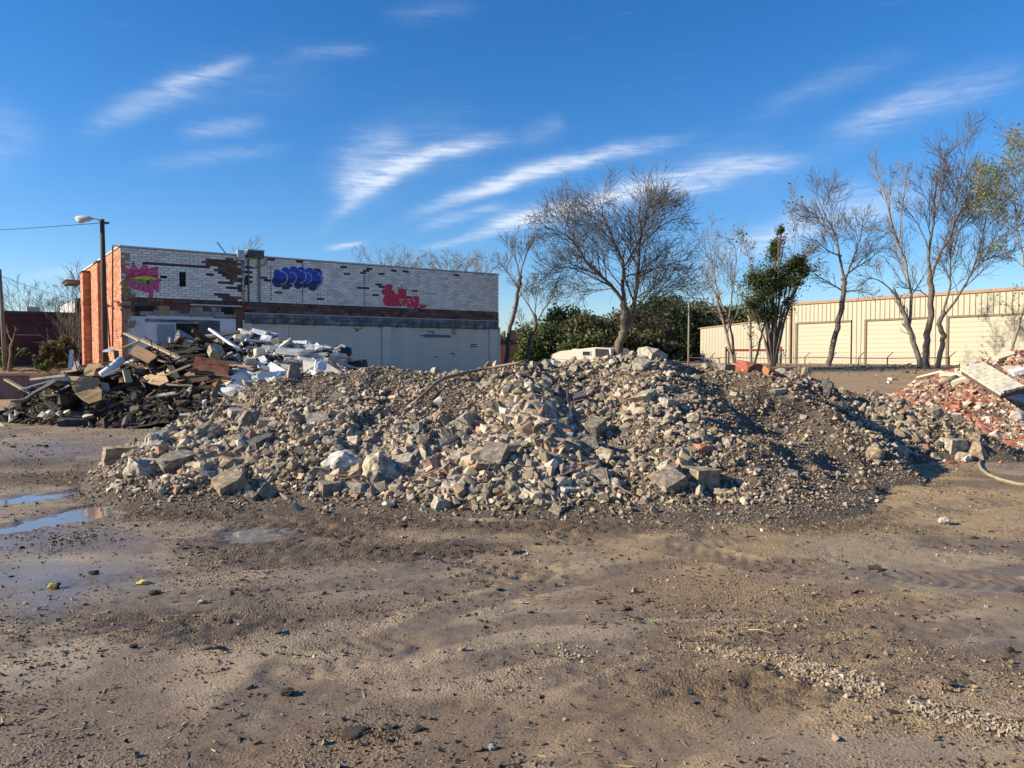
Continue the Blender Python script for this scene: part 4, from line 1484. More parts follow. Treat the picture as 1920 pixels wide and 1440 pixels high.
gr = blob('graffiti_smear', polyuv((787, 629), (800, 626.5), (846, 628.5), (846, 633), (800, 632.5)), G['bluepaint'], shop, .024)
gr['label'] = 'blue-grey smear sprayed across the second shutter'
stroke('graffiti_mark', [(802, 621), (813, 622), (813, 628)], .05, G['bluepaint'], shop, .022)
stroke('graffiti_mark', [(849, 617), (849, 626), (853, 627), (853, 618)], .035, G['darkmetal'], shop, .022)
stroke('graffiti_mark', [(844, 663), (850, 662), (852, 667)], .04, G['bluepaint'], shop, .022)
stroke('graffiti_mark', [(814, 669), (823, 670)], .04, G['bluepaint'], shop, .022)
stroke('graffiti_mark', [(664, 614), (672, 619), (666, 621), (678, 615)], .03, G['rustpipe'], shop, .022)
ua, za = fuv(884, 645)
ub, zb = fuv(894, 651)
stn = lbox('sign_plate', (ua, .016, zb), (ub, .021, za), G['darkmetal'])
lbox('sign_plate', (ua + .03, .013, (za + zb) / 2 - .02), (ub - .03, .0155, (za + zb) / 2 + .015), G['whitewash'])

# left bay: broken beam, whitewashed wall, boarded door, dark opening
C0 = fuv(236, 600)[0]
lbox('beam', (C0 + .45, -.02, fuv(300, 592)[1]), (USEP - .2, .07, LINT - .005), G['render'])
for (a, c, b_, d_, mt) in ((252, 574, 287, 584, 'black'), (336, 574, 354, 588, 'oldred'), (356, 575, 380, 590, 'render'), (395, 576, 414, 586, 'peelblue'), (420, 578, 438, 590, 'black'), (296, 573, 318, 588, 'tanrot')):
    p, q = fuv(a, c), fuv(b_, d_)
    lbox('beam_patch', (p[0], -.0255 - rngB.uniform(0, .02), q[1]), (q[0], -.019, p[1]), G[mt])
lbox('ledge', (fuv(356, 574)[0], -.10, fuv(400, 573)[1] - .02), (USEP, -.021, fuv(400, 573)[1] + .03), G['coping'])
WW = fuv(300, 594)[1]
lbox('lower_wall', (C0 + .05, .0, -.3), (USEP - .2, .07, WW), G['whitewash'])
for (a, c, b_, d_) in ((275, 589, 300, 598), (296, 590, 356, 596), (358, 590, 400, 597)):
    p, q = fuv(a, c), fuv(b_, d_)
    lbox('paint_flake', (p[0], -.006, q[1]), (q[0], -.001, p[1]), G['whitewash'])
p, q = fuv(272, 597), fuv(446, 604)
lbox('door_head', (p[0], -.03, fuv(300, 604)[1]), (fuv(412, 604)[0], -.001, fuv(300, 598.5)[1]), G['peelblue'])
p, q = fuv(295, 608), fuv(328, 660)
dr = lbox('door', (p[0], -.022, -.2), (q[0], -.001, p[1]), mk('grey_blue_door', [(.20, .25, .29), (.27, .32, .36)], 2, bump=.1))
dr['label'] = 'grey-blue boarded door in the whitewashed bay'
for k in range(5):
    uu = p[0] + (q[0] - p[0]) * (k + .5) / 5
    lbox('door_board', (uu - .06, -.030, -.2), (uu + .05, -.0225, p[1] - .05), dr.data.materials[0], dr)
p, q = fuv(330, 606), fuv(414, 660)
lbox('opening', (p[0], -.012, .3), (fuv(372, 606)[0], -.001, p[1]), G['black'])
lbox('opening', (fuv(372, 606)[0], -.011, .3), (fuv(412, 606)[0], -.0012, fuv(400, 603)[1]), G['darkmetal'])
lbox('drain', (USEP - .19, -.04, -.3), (USEP + .09, .07, fuv(450, 580)[1]), G['rustpipe'])
lbox('conduit', (USEP + .02, -.11, -.2), (USEP + .09, -.045, fuv(455, 600)[1]), G['metal'])
# shattered corner: bared core of the wall
rngK = random.Random(8)
mb = MB()
for k in range(46):
    t = rngK.random()
    uu = rngK.uniform(.02, .34) * (1.2 - .4 * t)
    zz = BAND - .1 + .75 * t if rngK.random() < .45 else rngK.uniform(.4, BAND)
    s_ = rngK.uniform(.05, .13)
    mb.box((uu, rngK.uniform(-.02, .06), zz), (s_ * 1.6, .10, s_), Matrix.Rotation(rngK.uniform(-.5, .5), 3, 'Y'))
cc_ = mb.build('corner_core', G['tanrot'], shop)
cc_['label'] = 'crumbling tan core of the broken wall corner'
cc_['kind'] = 'stuff'
lbox('corner_fill', (.301, .005, -.3), (.46, .0745, BAND - .02), G['oldred'])
# fixtures on the front
ua = fuv(455, 520)[0]
za = fuv(452, 489)[1]
fl = lbox('junction_box', (fuv(443, 480)[0], -.20, za), (fuv(456, 480)[0], .05, fuv(450, 470)[1]), G['metal'])
mb = MB()
mb.tube([(ua, -.06, za), (ua, -.06, BAND - .1)], .035, 8)
mb.build('conduit', G['metal'], shop, True)
eb = lbox('electric_box', (fuv(461, 480)[0], -.28, fuv(470, 484)[1]), (fuv(491, 480)[0], .05, fuv(470, 471)[1]), G['darkmetal'])
lbox('electric_box_lid', (fuv(461, 480)[0] - .02, -.30, fuv(470, 471)[1]), (fuv(491, 480)[0] + .02, .06, fuv(470, 470)[1] + .02), G['metal'], eb)
lbox('downpipe', (fuv(483.5, 500)[0], -.08, BAND), (fuv(487, 500)[0], .0, fuv(485, 486)[1]), mk('grey_green_pipe', [(.13, .16, .16), (.20, .23, .22)], 3))
lbox('downpipe', (fuv(464, 500)[0], -.05, BAND), (fuv(466.5, 500)[0], .02, fuv(465, 486)[1]), G['darkmetal'])
stroke('cable', [(503, 484), (496, 496), (476, 503)], .03, G['darkmetal'], shop, -.05)
stroke('cable', [(508, 500), (508, 562)], .02, G['darkmetal'], shop, -.008)
stroke('cable', [(567, 492), (567, 566)], .022, G['darkmetal'], shop, -.008)
stroke('cable', [(683, 512), (683, 572)], .022, G['darkmetal'], shop, -.008)
mb = MB()
p = fuv(428, 475)
mb.tube([(p[0], .2, TOP + .0), (p[0] - .35, .2, TOP + .45)], .02, 5)
mb.build('antenna', G['darkmetal'], shop)

# painted flower with an eye, blue throw-up and pink piece: thin coats of paint on the bricks, broken at the joints
G['pk1'] = mk('spray_pink', [(.60, .07, .22), (.68, .12, .30)], 3, rough=.5, bump=0)
G['pk2'] = mk('spray_crimson', [(.34, .01, .07), (.46, .02, .10)], 3, rough=.5, bump=0)
G['yel'] = mk('spray_yellow', [(.70, .48, .05), (.74, .60, .12)], 3, rough=.5, bump=0)
G['grn'] = mk('spray_green', [(.05, .30, .07), (.12, .42, .12)], 3, rough=.5, bump=0)
G['blk'] = mk('spray_black', [(.015, .015, .02), (.03, .03, .04)], 3, rough=.5, bump=0)
G['bl1'] = mk('spray_blue', [(.006, .03, .42), (.012, .09, .55)], 1.2, rough=.45, bump=0)
G['bl2'] = mk('spray_navy', [(.008, .010, .12), (.014, .018, .19)], 2, rough=.45, bump=0)
G['blw'] = mk('spray_pale_line', [(.40, .45, .60), (.52, .56, .68)], 2, rough=.5, bump=0)
G['rd1'] = mk('spray_red', [(.56, .01, .05), (.68, .03, .09)], 3, rough=.5, bump=0)


def smin_dist(p, a, b):
    ax, ay = a
    bx, by = b
    t = max(0, min(1, ((p[0] - ax) * (bx - ax) + (p[1] - ay) * (by - ay)) / ((bx - ax) ** 2 + (by - ay) ** 2 + 1e-9)))
    return math.hypot(p[0] - ax - t * (bx - ax), p[1] - ay - t * (by - ay))


PETAL = [(231, 497), (237, 503), (243, 506), (245, 504), (250, 490), (257, 503), (262, 505), (264, 500), (271, 494), (277, 500), (277, 504), (297, 500), (296, 507), (297, 515), (296, 520), (304, 526), (298, 530), (298, 548), (293, 547), (289, 541), (287, 548), (287, 553), (286, 561), (280, 561), (279, 549), (273, 549), (268, 546), (258, 543), (248, 541), (243, 536), (238, 530), (233, 524), (239, 520), (234, 515)]


def eye_col(x, y):
    if not inpoly(x, y, PETAL):
        return None
    # the lid curve and the eye between
    if 249 < x < 294:
        t = (x - 271) / 23.0
        up = 522 - 4.5 * (1 - t * t) + 3.0 * (1 - abs(t)) * 0
        lo = 527 + 8.5 * (1 - t * t) - 3
        if up < y < lo:
            if math.hypot((x - 277.5) / 2.6, (y - 529.5) / 4.0) < 1:
                return 4
            f = (y - up) / (lo - up + 1e-6)
            if f < .40:
                return 2
            if f < .5:
                return 4 if abs(t) < .7 and f > .46 else 2
            return 3
        if up - 2.5 < y < lo + 2.0:
            return 1
    # crimson veins between petals
    for a, b in (((245, 505), (252, 517)), ((262, 505), (262, 517)), ((277, 503), (270, 514)), ((297, 501), (276, 505)), ((237, 521), (250, 514)), ((296, 519), (285, 515)), ((243, 537), (252, 531)), ((258, 543), (260, 535)), ((270, 547), (270, 538)), ((281, 560), (280, 540)), ((290, 543), (288, 532))):
        if smin_dist((x, y), a, b) < 1.15:
            return 1
    for a in ((244, 515), (254, 508), (267, 506)):
        if math.hypot(x - a[0], y - a[1]) < 1.5:
            return 1
    for i in range(len(PETAL)):
        if smin_dist((x, y), PETAL[i - 1], PETAL[i]) < 1.0:
            return 1
    return 0


BUB = [(527, 521, 14), (545, 521, 12.5), (563, 519, 13), (575, 521, 11), (590, 524, 15.5)]


def blue_col(x, y):
    ins = None
    for k, (cx, cy, r) in enumerate(BUB):
        ry = r * 1.02
        d = math.hypot((x - cx) / r, (y - cy) / ry)
        if d < 1:
            ins = (d, k, (y - cy) / ry, (x - cx) / r)
            if d > .80 and d < .9 and (x - cx) / r > -.1 and k < 4 or (k == 4 and .80 < d < .88 and (x - cx) / r > .25):
                return 2
    for cx, cy, r in ((520, 512, 7), (535, 508, 7), (550, 507, 8), (565, 507, 7), (580, 510, 8), (596, 512, 8)):
        if math.hypot(x - cx, y - cy) < r:
            return 0
    if ins:
        if ins[0] > .93:
            return 1
        if ins[3] < -.55 and ins[1] == 0:
            return 1
        return 0 if ins[2] < .15 else 1
    for cx, cy, r in ((522, 527, 12), (541, 532, 8), (559, 534, 8), (572, 534, 6), (586, 536, 9.5)):
        if math.hypot(x - cx, y - cy) < r:
            return 1
    return None


def red_col(x, y):
    for cx, cy, rx, ry in ((729, 538, 7, 6), (722, 547, 7, 6), (731, 552, 10, 10), (726, 563, 8, 10), (741, 560, 9, 9), (754, 546, 8, 5), (754, 552, 8, 6), (750, 566, 14, 9), (765, 560, 9, 6), (779, 559, 7, 4), (778, 566, 8, 8), (770, 572, 12, 5), (794, 574, 7, 4), (784, 575, 10, 4), (735, 571, 10, 4)):
        if ((x - cx) / rx) ** 2 + ((y - cy) / ry) ** 2 < 1:
            k = mnoise.noise(Vector((x * .22, y * .3, 4)))
            if y > 560 and x > 748 and k > .30:
                return None
            edge = ((x - cx) / rx) ** 2 + ((y - cy) / ry) ** 2
            return 1 if (k < -.22 or edge > .82 and mnoise.noise(Vector((x * .1, y * .1, 9))) > .05) else 0
    for a, b in (((748, 545), (747, 538)), ((754, 542), (754, 536)), ((761, 544), (763, 539))):
        if smin_dist((x, y), a, b) < .8:
            return 1
    return None


def paint(name, fn, box, mats, label):
    """coat of paint in small squares, only where a brick face carries it"""
    (x0, y0, x1, y1) = box
    us = [fuv(x, y)[0] for x in (x0, x1) for y in (y0, y1)]
    zs_ = [fuv(x, y)[1] for x in (x0, x1) for y in (y0, y1)]
    O = Vector((FX, FY, 0))
    mb = MB()
    for (a, b_, c0, c1, g_) in cells:
        if g_ or b_ < min(us) - .3 or a > max(us) + .3 or c1 < min(zs_) - .3 or c0 > max(zs_) + .3:
            continue
        nu = max(1, int((b_ - a) / .018))
        nz = 4
        for j in range(nz):
            run = None
            for i in range(nu + 1):
                k = None
                if i < nu:
                    uu = a + (b_ - a) * (i + .5) / nu
                    zz = c0 + (c1 - c0) * (j + .5) / nz
                    w = O + UD * uu
                    x, y = project((w.x, w.y, zz))
                    k = fn(x, y)
                if run is not None and k != run[1]:
                    u0_, u1_ = a + (b_ - a) * run[0] / nu, a + (b_ - a) * i / nu
                    za_, zb_ = c0 + (c1 - c0) * j / nz, c0 + (c1 - c0) * (j + 1) / nz
                    mb.add([(u0_, -.006, za_), (u1_, -.006, za_), (u1_, -.006, zb_), (u0_, -.006, zb_)], [(0, 1, 2, 3)], run[1])
                    run = None
                if k is not None and run is None:
                    run = (i, k)
    o = mb.build(name, mats, shop)
    o['label'] = label
    return o


paint('graffiti', eye_col, (228, 485, 308, 565), [G['pk1'], G['pk2'], G['yel'], G['grn'], G['blk']], 'pink spiky flower with a green and yellow eye sprayed on white brick')
paint('graffiti', blue_col, (508, 498, 612, 550), [G['bl1'], G['bl2'], G['blw']], 'row of blue bubble letters sprayed on white brick')
paint('graffiti', red_col, (710, 528, 806, 584), [G['rd1'], G['pk2']], 'red sprayed shape with crown over the dark band')

# side wall: orange bricks course by course, pilasters, pipes, eave
mb = MB()
sch, sbl = .0885, .27


def brickrun(mb, y0, y1, z0, z1, x):
    r = 0
    z = z0
    while z < z1 - .02:
        v = y0 - (sbl / 2 if r % 2 else 0)
        while v < y1:
            a, b_ = max(v, y0), min(v + sbl - .010, y1)
            if b_ - a > .03:
                mb.span((x + rngB.uniform(-.003, .003), a, z), (x + .06, b_, min(z + sch - .010, z1)))
            v += sbl
        z += sch
        r += 1


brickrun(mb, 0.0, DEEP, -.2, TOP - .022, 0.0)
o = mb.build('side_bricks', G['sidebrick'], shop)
o['kind'] = 'stuff'
o['label'] = 'sunlit orange brick courses of the side wall'
for (pa, pb, top) in ((171, 161, 501), (200, 188, 481)):
    v0 = suv(pa, 600)[0]
    pj = .29
    # outer face of the pilaster starts where its lit side is seen
    v1 = v0 + .75
    zt = suv(pa, top)[1] - .05
    p_ = lbox('pilaster', (-pj + .03, v0 + .03, -.3), (.0, v1 - .03, TOP - .25), G['sidemortar'])
    mb = MB()
    r, z = 0, -.2
    while z < TOP - .27:
        zz = z + sch - .010
        for (a, b_) in (((v0 + v1) / 2 - .38, (v0 + v1) / 2 - .005), ((v0 + v1) / 2 + .005, (v0 + v1) / 2 + .38)) if r % 2 else ((v0, v0 + .24), (v0 + .25, v0 + .50), (v0 + .51, v1)):
            a, b_ = max(a, v0), min(b_, v1)
            mb.span((-pj + rngB.uniform(-.002, .002), a, z), (-pj + .06, b_, zz))
        for (a, b_) in ((-pj + .062, -.004),):
            mb.span((a, v0 + rngB.uniform(-.002, .002), z), (b_, v0 + .05, zz))
            mb.span((a, v1 - .05, z), (b_, v1, zz))
        z += sch
        r += 1
    q_ = mb.build('pilaster_bricks', G['sidebrick'], p_)
    q_['kind'] = 'stuff'
    lbox('pilaster_cap', (-pj - .04, v0 - .04, TOP - .25), (.0, v1 + .04, TOP - .19), G['darkmetal'], p_)


def spipe(name, pts, r, out=.10, mat='rustpipe'):
    mb = MB()
    mb.tube([(-(o_ if isinstance(o_, float) else out), suv(a, b)[0], suv(a, b)[1]) for a, b, o_ in pts], r, 8)
    return mb.build(name, G[mat], shop, True)


spipe('vent_pipe', [(217, 650, None), (217, 463, None), (219, 459.5, None), (226, 463, .02)], .028)
spipe('pipe_elbow', [(217, 565, .06), (225, 565.5, .06), (226, 574, .06)], .032)
spipe('leaning_bar', [(203, 536, .12), (213, 590, .2), (224, 650, .3)], .03)
spipe('bar_bracket', [(203, 570, .12), (211, 571, .18), (214, 575, .2)], .03)
# wooden eave sticking out at the far end of the side wall
ev = empty('eave')
ev.parent = shop
G['oldwood'] = mk('weathered_wood', [(.13, .10, .075), (.24, .19, .14), (.32, .27, .21)], 3, rough=.9, bump=.3, stretch=(1, 8, 8))
for k in range(5):
    lbox('rafter', (-.55, DEEP + .1 + k * .34, suv(150, 534)[1] + .02), (-.0, DEEP + .22 + k * .34, suv(150, 534)[1] + .16), G['oldwood'], ev)
lbox('eave_board', (-.62, DEEP + .05, suv(150, 534)[1] + .162), (.3, DEEP + 1.8, suv(150, 534)[1] + .20), G['oldwood'], ev)
# ragged sagging wires and dead creeper in front of the dark opening
mb = MB()
for k in range(60):
    u_ = rngK.uniform(fuv(330, 610)[0], fuv(425, 610)[0])
    z_ = rngK.uniform(1.9, 2.2)
    pts = [Vector((u_, -.25, z_))]
    d = Vector((rngK.gauss(0, .6), rngK.gauss(-.1, .2), rngK.uniform(.2, 1)))
    for i in range(6):
        d += Vector((rngK.gauss(0, .3), 0, rngK.gauss(-.12, .3)))
        pts.append(pts[-1] + d * .11)
    mb.tube(pts, .007, 3, False)
cr = mb.build('dead_creeper', mk('dead_vine', [(.16, .13, .10), (.24, .20, .16)], bump=0))
cr.location = shop.location
cr.rotation_euler = shop.rotation_euler
tag(cr, 'tangle of dead creeper before the dark opening of the brick shop', 'plant')

# ------------------------------------------------------------------ street lamp on its wooden pole
lamp = empty('street_lamp', (at(197, 640, 25.2).x, 25.2, 0))
tag(lamp, 'wooden pole with a street lamp head before the orange side wall', 'street lamp')
lx = lamp.location.x
ptop = at(191.5, 411, 25.2)
mb = MB()
mb.tube([(0, 0, -.3), ((ptop.x - lx) * .55, 0, ptop.z * .55), (ptop.x - lx, 0, ptop.z)], [.11, .09, .068], 12)
mb.build('pole', mk('pole_wood', [(.045, .032, .024), (.085, .06, .045), (.12, .09, .065)], 2, stretch=(12, 12, 1), bump=.4, rough=.9), lamp, True)
K = 25.2 / F
mb = MB()
ar = [at(a, c, 25.1) for a, c in ((189, 416), (184, 411.5), (178, 410), (168, 410.5))]
mb.tube([q - Vector((lx, 25.2, 0)) for q in ar], .022, 8)
mb.build('arm', G['metal'], lamp, True)
mb = MB()
hd = [(171, 409.5, .05), (166, 410, .085), (158, 410, .10), (148, 410, .10), (142.5, 410, .06)]
mb.tube([at(a, c, 25.05) - Vector((lx, 25.2, 0)) for a, c, r in hd], [r for a, c, r in hd], 12)
hdm = mb.build('lamp_head', mk('lamp_housing', [(.42, .42, .40), (.52, .52, .5)], rough=.5), lamp, True)
mb = MB()
c = at(152, 413.8, 25.05) - Vector((lx, 25.2, 0))
for i, (dz, r) in enumerate(((.03, .15), (-.03, .14), (-.085, .09), (-.105, .03))):
    pass
rings = []
for dz, r in ((.01, .13), (-.03, .12), (-.065, .085), (-.085, .02)):
    rings.append((c + Vector((0, 0, dz)), r))
mb.tube([q for q, r in rings], [r for q, r in rings], 14)
mb.build('lens', mk('lamp_lens', [(.55, .55, .52), (.62, .62, .60)], rough=.2), lamp, True)
mb = MB()
mb.tube([at(161, 408, 25.05) - Vector((lx, 25.2, 0)), at(161, 405, 25.05) - Vector((lx, 25.2, 0))], .03, 8)
mb.build('photocell', G['darkmetal'], lamp)
mb = MB()
mb.box(Vector((ptop.x - lx + .14, 0, ptop.z - .12)), (.14, .08, .07))
mb.tube([(ptop.x - lx, 0, ptop.z - .1), (ptop.x - lx + .2, 0, ptop.z - .13)], .02, 6)
mb.build('insulator', G['rustpipe'], lamp)
mb = MB()
a_, b_ = at(-700, 378, 60), at(189, 418, 25.2)
mb.tube([a_.lerp(b_, t / 24) + Vector((0, 0, -4 * 1.15 * (t / 24) * (1 - t / 24))) for t in range(25)], .012, 4)
tag(mb.build('overhead_wire', G['black']), 'black overhead wire sagging to the top of the lamp pole', 'wire')
up = empty('utility_pole', at(10, 655, 33) * 1)
up.location.z = 1.0
tag(up, 'leaning grey pole in the shade before the low red brick building', 'pole')
mb = MB()
b_ = at(10, 655, 33)
t_ = at(-1, 505, 33)
mb.tube([(0, 0, -.3), (t_.x - b_.x, 0, t_.z - 1.0)], [.10, .07], 10)
mb.build('pole', mk('grey_pole', [(.13, .12, .11), (.20, .19, .18)], 3, rough=.85), up, True)
mb = MB()
a_, b_ = at(1, 517, 33), at(150, 562, 48)
mb.tube([a_.lerp(b_, t / 10) + Vector((0, 0, -.5 * (t / 10) * (1 - t / 10))) for t in range(11)], .010, 4)
mb.build('wire', G['darkmetal']).parent = None
w_ = bpy.data.objects['wire']
tag(w_, 'thin grey wire falling from the leaning pole toward the brick shop', 'wire')

# ------------------------------------------------------------------ low red brick building behind and the retaining wall
LP = at(0, 586, 38)
low = empty('low_brick_building', (LP.x, LP.y, 0), FA)
tag(low, 'low dark red brick building in shade with a taller end block', 'building')
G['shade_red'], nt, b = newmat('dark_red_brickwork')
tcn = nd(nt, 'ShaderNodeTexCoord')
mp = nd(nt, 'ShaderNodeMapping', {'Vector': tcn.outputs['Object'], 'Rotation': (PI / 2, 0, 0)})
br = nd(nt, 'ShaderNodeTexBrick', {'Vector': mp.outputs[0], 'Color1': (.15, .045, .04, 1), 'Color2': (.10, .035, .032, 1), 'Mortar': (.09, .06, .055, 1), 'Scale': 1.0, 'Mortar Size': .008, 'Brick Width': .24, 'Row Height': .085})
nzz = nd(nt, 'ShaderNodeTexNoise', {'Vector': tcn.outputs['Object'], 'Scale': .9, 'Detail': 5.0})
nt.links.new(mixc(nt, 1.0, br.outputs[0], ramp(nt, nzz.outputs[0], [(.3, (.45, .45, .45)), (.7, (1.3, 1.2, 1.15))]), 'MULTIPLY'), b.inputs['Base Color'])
b.inputs['Roughness'].default_value = .9
lt = LP.z
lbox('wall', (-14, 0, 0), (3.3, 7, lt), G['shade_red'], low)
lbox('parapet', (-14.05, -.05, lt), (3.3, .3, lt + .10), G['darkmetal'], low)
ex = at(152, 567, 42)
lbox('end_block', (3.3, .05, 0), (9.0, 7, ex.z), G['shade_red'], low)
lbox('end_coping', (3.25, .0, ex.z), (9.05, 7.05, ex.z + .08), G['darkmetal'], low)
lbox('sunlit_edge', (3.22, .0, lt + .1), (3.299, 7, ex.z), G['coping'], low)  # pale plate added for the sunlit edge of the taller block
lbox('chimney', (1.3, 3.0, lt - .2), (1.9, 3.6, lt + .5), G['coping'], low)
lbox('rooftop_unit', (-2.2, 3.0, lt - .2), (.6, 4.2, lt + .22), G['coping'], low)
for k, (a, z_) in enumerate(((-1.2, 2.9), (.6, 2.7), (1.4, 2.35))):
    lbox('bleached_course', (a, -.015, z_), (a + 1.1, -.001, z_ + .03), G['coping'], low)
rw = empty('retaining_wall', (RW0.x, RW0.y, 0), FA)
tag(rw, 'low grey concrete retaining wall at the edge of the lot', 'wall', kind='thing')
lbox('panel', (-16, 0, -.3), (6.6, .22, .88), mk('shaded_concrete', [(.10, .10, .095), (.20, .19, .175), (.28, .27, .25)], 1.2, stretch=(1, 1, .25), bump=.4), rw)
lbox('coping', (-16, -.06, .88), (6.6, .30, .98), mk('sunlit_coping', [(.26, .24, .22), (.38, .36, .33)], 2, bump=.4), rw)  # paler than the panel: the sunlit top put into its colour

# ================================================================== cream warehouse
WX, WY = 20.5, 58.0
WA = math.atan2(-.847, .532)
WU = Vector((math.cos(WA), math.sin(WA), 0))
WI = Vector((-math.sin(WA), math.cos(WA), 0))
wh = empty('warehouse', (WX, WY, 0), WA)
tag(wh, 'cream ribbed metal warehouse with three roll-up doors', 'building')


def wuv(px, py, d=0.0):
    r = ray(px, py)
    o = Vector((WX, WY, 0)) + WI * d
    t = (o.x * WI.x + o.y * WI.y) / (r.x * WI.x + r.y * WI.y)
    p = r * t
    return (p.x - o.x) * WU.x + (p.y - o.y) * WU.y, EYE + p.z


EAVE = (wuv(1475, 570)[1] + wuv(1915, 541)[1]) / 2
WDOOR = (wuv(1495, 608)[1] + wuv(1890, 591)[1]) / 2
WEND = 24.0
print('warehouse', EAVE, WDOOR, wuv(1475, 600)[0], wuv(1915, 600)[0])
G['cream_metal'] = mk('cream_cladding', [(.36, .33, .25), (.39, .36, .275), (.41, .38, .29)], .6, rough=.5, bump=.03)
G['cream_door'] = mk('cream_door_paint', [(.385, .352, .265), (.42, .385, .29)], .6, rough=.5, bump=.03)
G['brown_trim'] = mk('brown_trim', [(.25, .15, .09), (.34, .21, .13)], 2, rough=.6)
G['dark_trim'] = mk('dark_door_frame', [(.12, .085, .055), (.19, .14, .09)], 2, rough=.6)
BASEZ = .55
DO = [(wuv(1495, 640)[0], wuv(1594, 640)[0]), (wuv(1625, 640)[0], wuv(1737, 640)[0]), (wuv(1779, 640)[0], wuv(1925, 640)[0])]
lbox('wall', (0, .06, BASEZ - .6), (WEND, .12, EAVE - .05), G['dark_trim'], wh)
lbox('end_wall', (0, .122, BASEZ - .6), (.1, 12, EAVE - .05), G['cream_metal'], wh)
lbox('roof', (.0, .0, EAVE + .02), (WEND, 12, EAVE + .08), G['coping'], wh)
lbox('eave_trim', (-.08, -.10, EAVE - .10), (WEND, .0, EAVE + .085), G['brown_trim'], wh)
PW = .34
shapes = {}


def panel(u0_, z0_, z1_, rib=True):
    key = (round(z1_ - z0_, 2))
    if key not in shapes:
        mb = MB()
        hgt = z1_ - z0_
        mb.span((.012, 0, 0), (PW - .045, .045, hgt))
        mb.prism([(PW - .043, .03, 0), (PW - .012, -.035, 0), (PW - .004, -.035, 0), (PW + .010, .03, 0)], (0, 0, hgt))
        shapes[key] = fixn(mb.mesh('panel', G['cream_metal']))
    o = bpy.data.objects.new('panel', shapes[key])
    o.location = (u0_, 0, z0_)
    col.objects.link(o)
    o.parent = wh


u_ = .06
while u_ < WEND - PW:
    mid = u_ + PW / 2
    low_ = BASEZ - .2
    for a, b_ in DO:
        if a - .1 < mid < b_ + .1:
            low_ = WDOOR + .12
    panel(u_, low_, EAVE - .10)
    u_ += PW
for a, b_ in DO:
    d = empty('roll_door')
    d.parent = wh
    mb = MB()
    sh = .30
    mb.box((0, 0, 0), (b_ - a, .04, sh - .012))
    mb.box((0, .012, sh / 2 - .003), (b_ - a, .02, .010))
    sm = mb.mesh('slat', G['cream_door'])
    z = WDOOR
    while z > BASEZ - .2:
        o = bpy.data.objects.new('slat', sm)
        o.location = ((a + b_) / 2, .035, z - sh / 2)
        col.objects.link(o)
        o.parent = d
        z -= sh
    lbox('frame', (a - .16, -.05, BASEZ - .2), (a - .005, .058, WDOOR), G['dark_trim'], d)
    lbox('frame', (b_ + .005, -.04, BASEZ - .2), (b_ + .06, .058, WDOOR), G['cream_metal'], d)
    lbox('frame', (a - .16, -.06, WDOOR + .002), (b_ + .06, .055, WDOOR + .11), G['dark_trim'], d)
up_ = wuv(1483.5, 600)[0]
lbox('downpipe', (up_ - .08, -.16, BASEZ - .2), (up_ + .06, -.04, EAVE - .102), G['brown_trim'], wh)
# lower wing with a falling roof line
wl = wuv(1313, 640)[0]
zt0, zt1 = wuv(1313, 616)[1], wuv(1472, 597)[1]
mb = MB()
n_ = 26
for k in range(n_):
    a = wl + (0 - wl) * k / n_
    b_ = wl + (0 - wl) * (k + 1) / n_
    tm = zt0 + (zt1 - zt0) * (k + .5) / n_
    o = lbox('panel', (a + .012, 0, BASEZ - .6), (b_ - .012, .045, tm - .03), G['cream_metal'], wh)
mb.prism([(wl, .05, BASEZ - .6), (0, .05, BASEZ - .6), (0, .05, zt1 - .05), (wl, .05, zt0 - .05)], (0, 6, 0))
fixn(mb.mesh('wing_wall_tmp', G['dark_trim']))
wg = mb.build('wing_wall', G['dark_trim'], wh)
fixn(wg.data)
mb = MB()
mb.prism([(wl - .1, -.06, zt0 - .04), (0 - .09, -.06, zt1 - .04), (0 - .09, -.06, zt1 + .06), (wl - .1, -.06, zt0 + .06)], (0, 6.1, 0))
o = mb.build('wing_roof', G['brown_trim'], wh)
fixn(o.data)
# white units on the roof
for (pa, pb, pt, pbm) in ((1594, 1668, 549, 562), (1672, 1690, 556, 562), (1692, 1790, 541, 556), (1868, 1935, 526, 545), (1878, 1885, 521, 530)):
    p, q = wuv(pa, pt, 4.0), wuv(pb, pt, 4.0)
    o = lbox('roof_unit', (p[0], 4.0, EAVE + .081), (q[0], 5.2, EAVE + .081 + (p[1] - EAVE) * .32), mk('white_roof_unit', [(.72, .73, .74), (.80, .80, .80)], bump=0) if 'wru' not in G else G['wru'], wh)
    G['wru'] = o.data.materials[0]
# kerb of the loading yard
yard = lbox('low_yard_wall', (wuv(1518, 690, -1.5)[0], -1.6, .55), (wuv(1700, 690, -1.5)[0], -1.4, 1.16), mk('dark_block', [(.09, .085, .08), (.15, .14, .13)], 1.5), wh)
yard.parent = None
yard.location = wh.location
yard.rotation_euler = wh.rotation_euler
tag(yard, 'low dark block wall along the foot of the cream warehouse', 'wall', kind='thing')

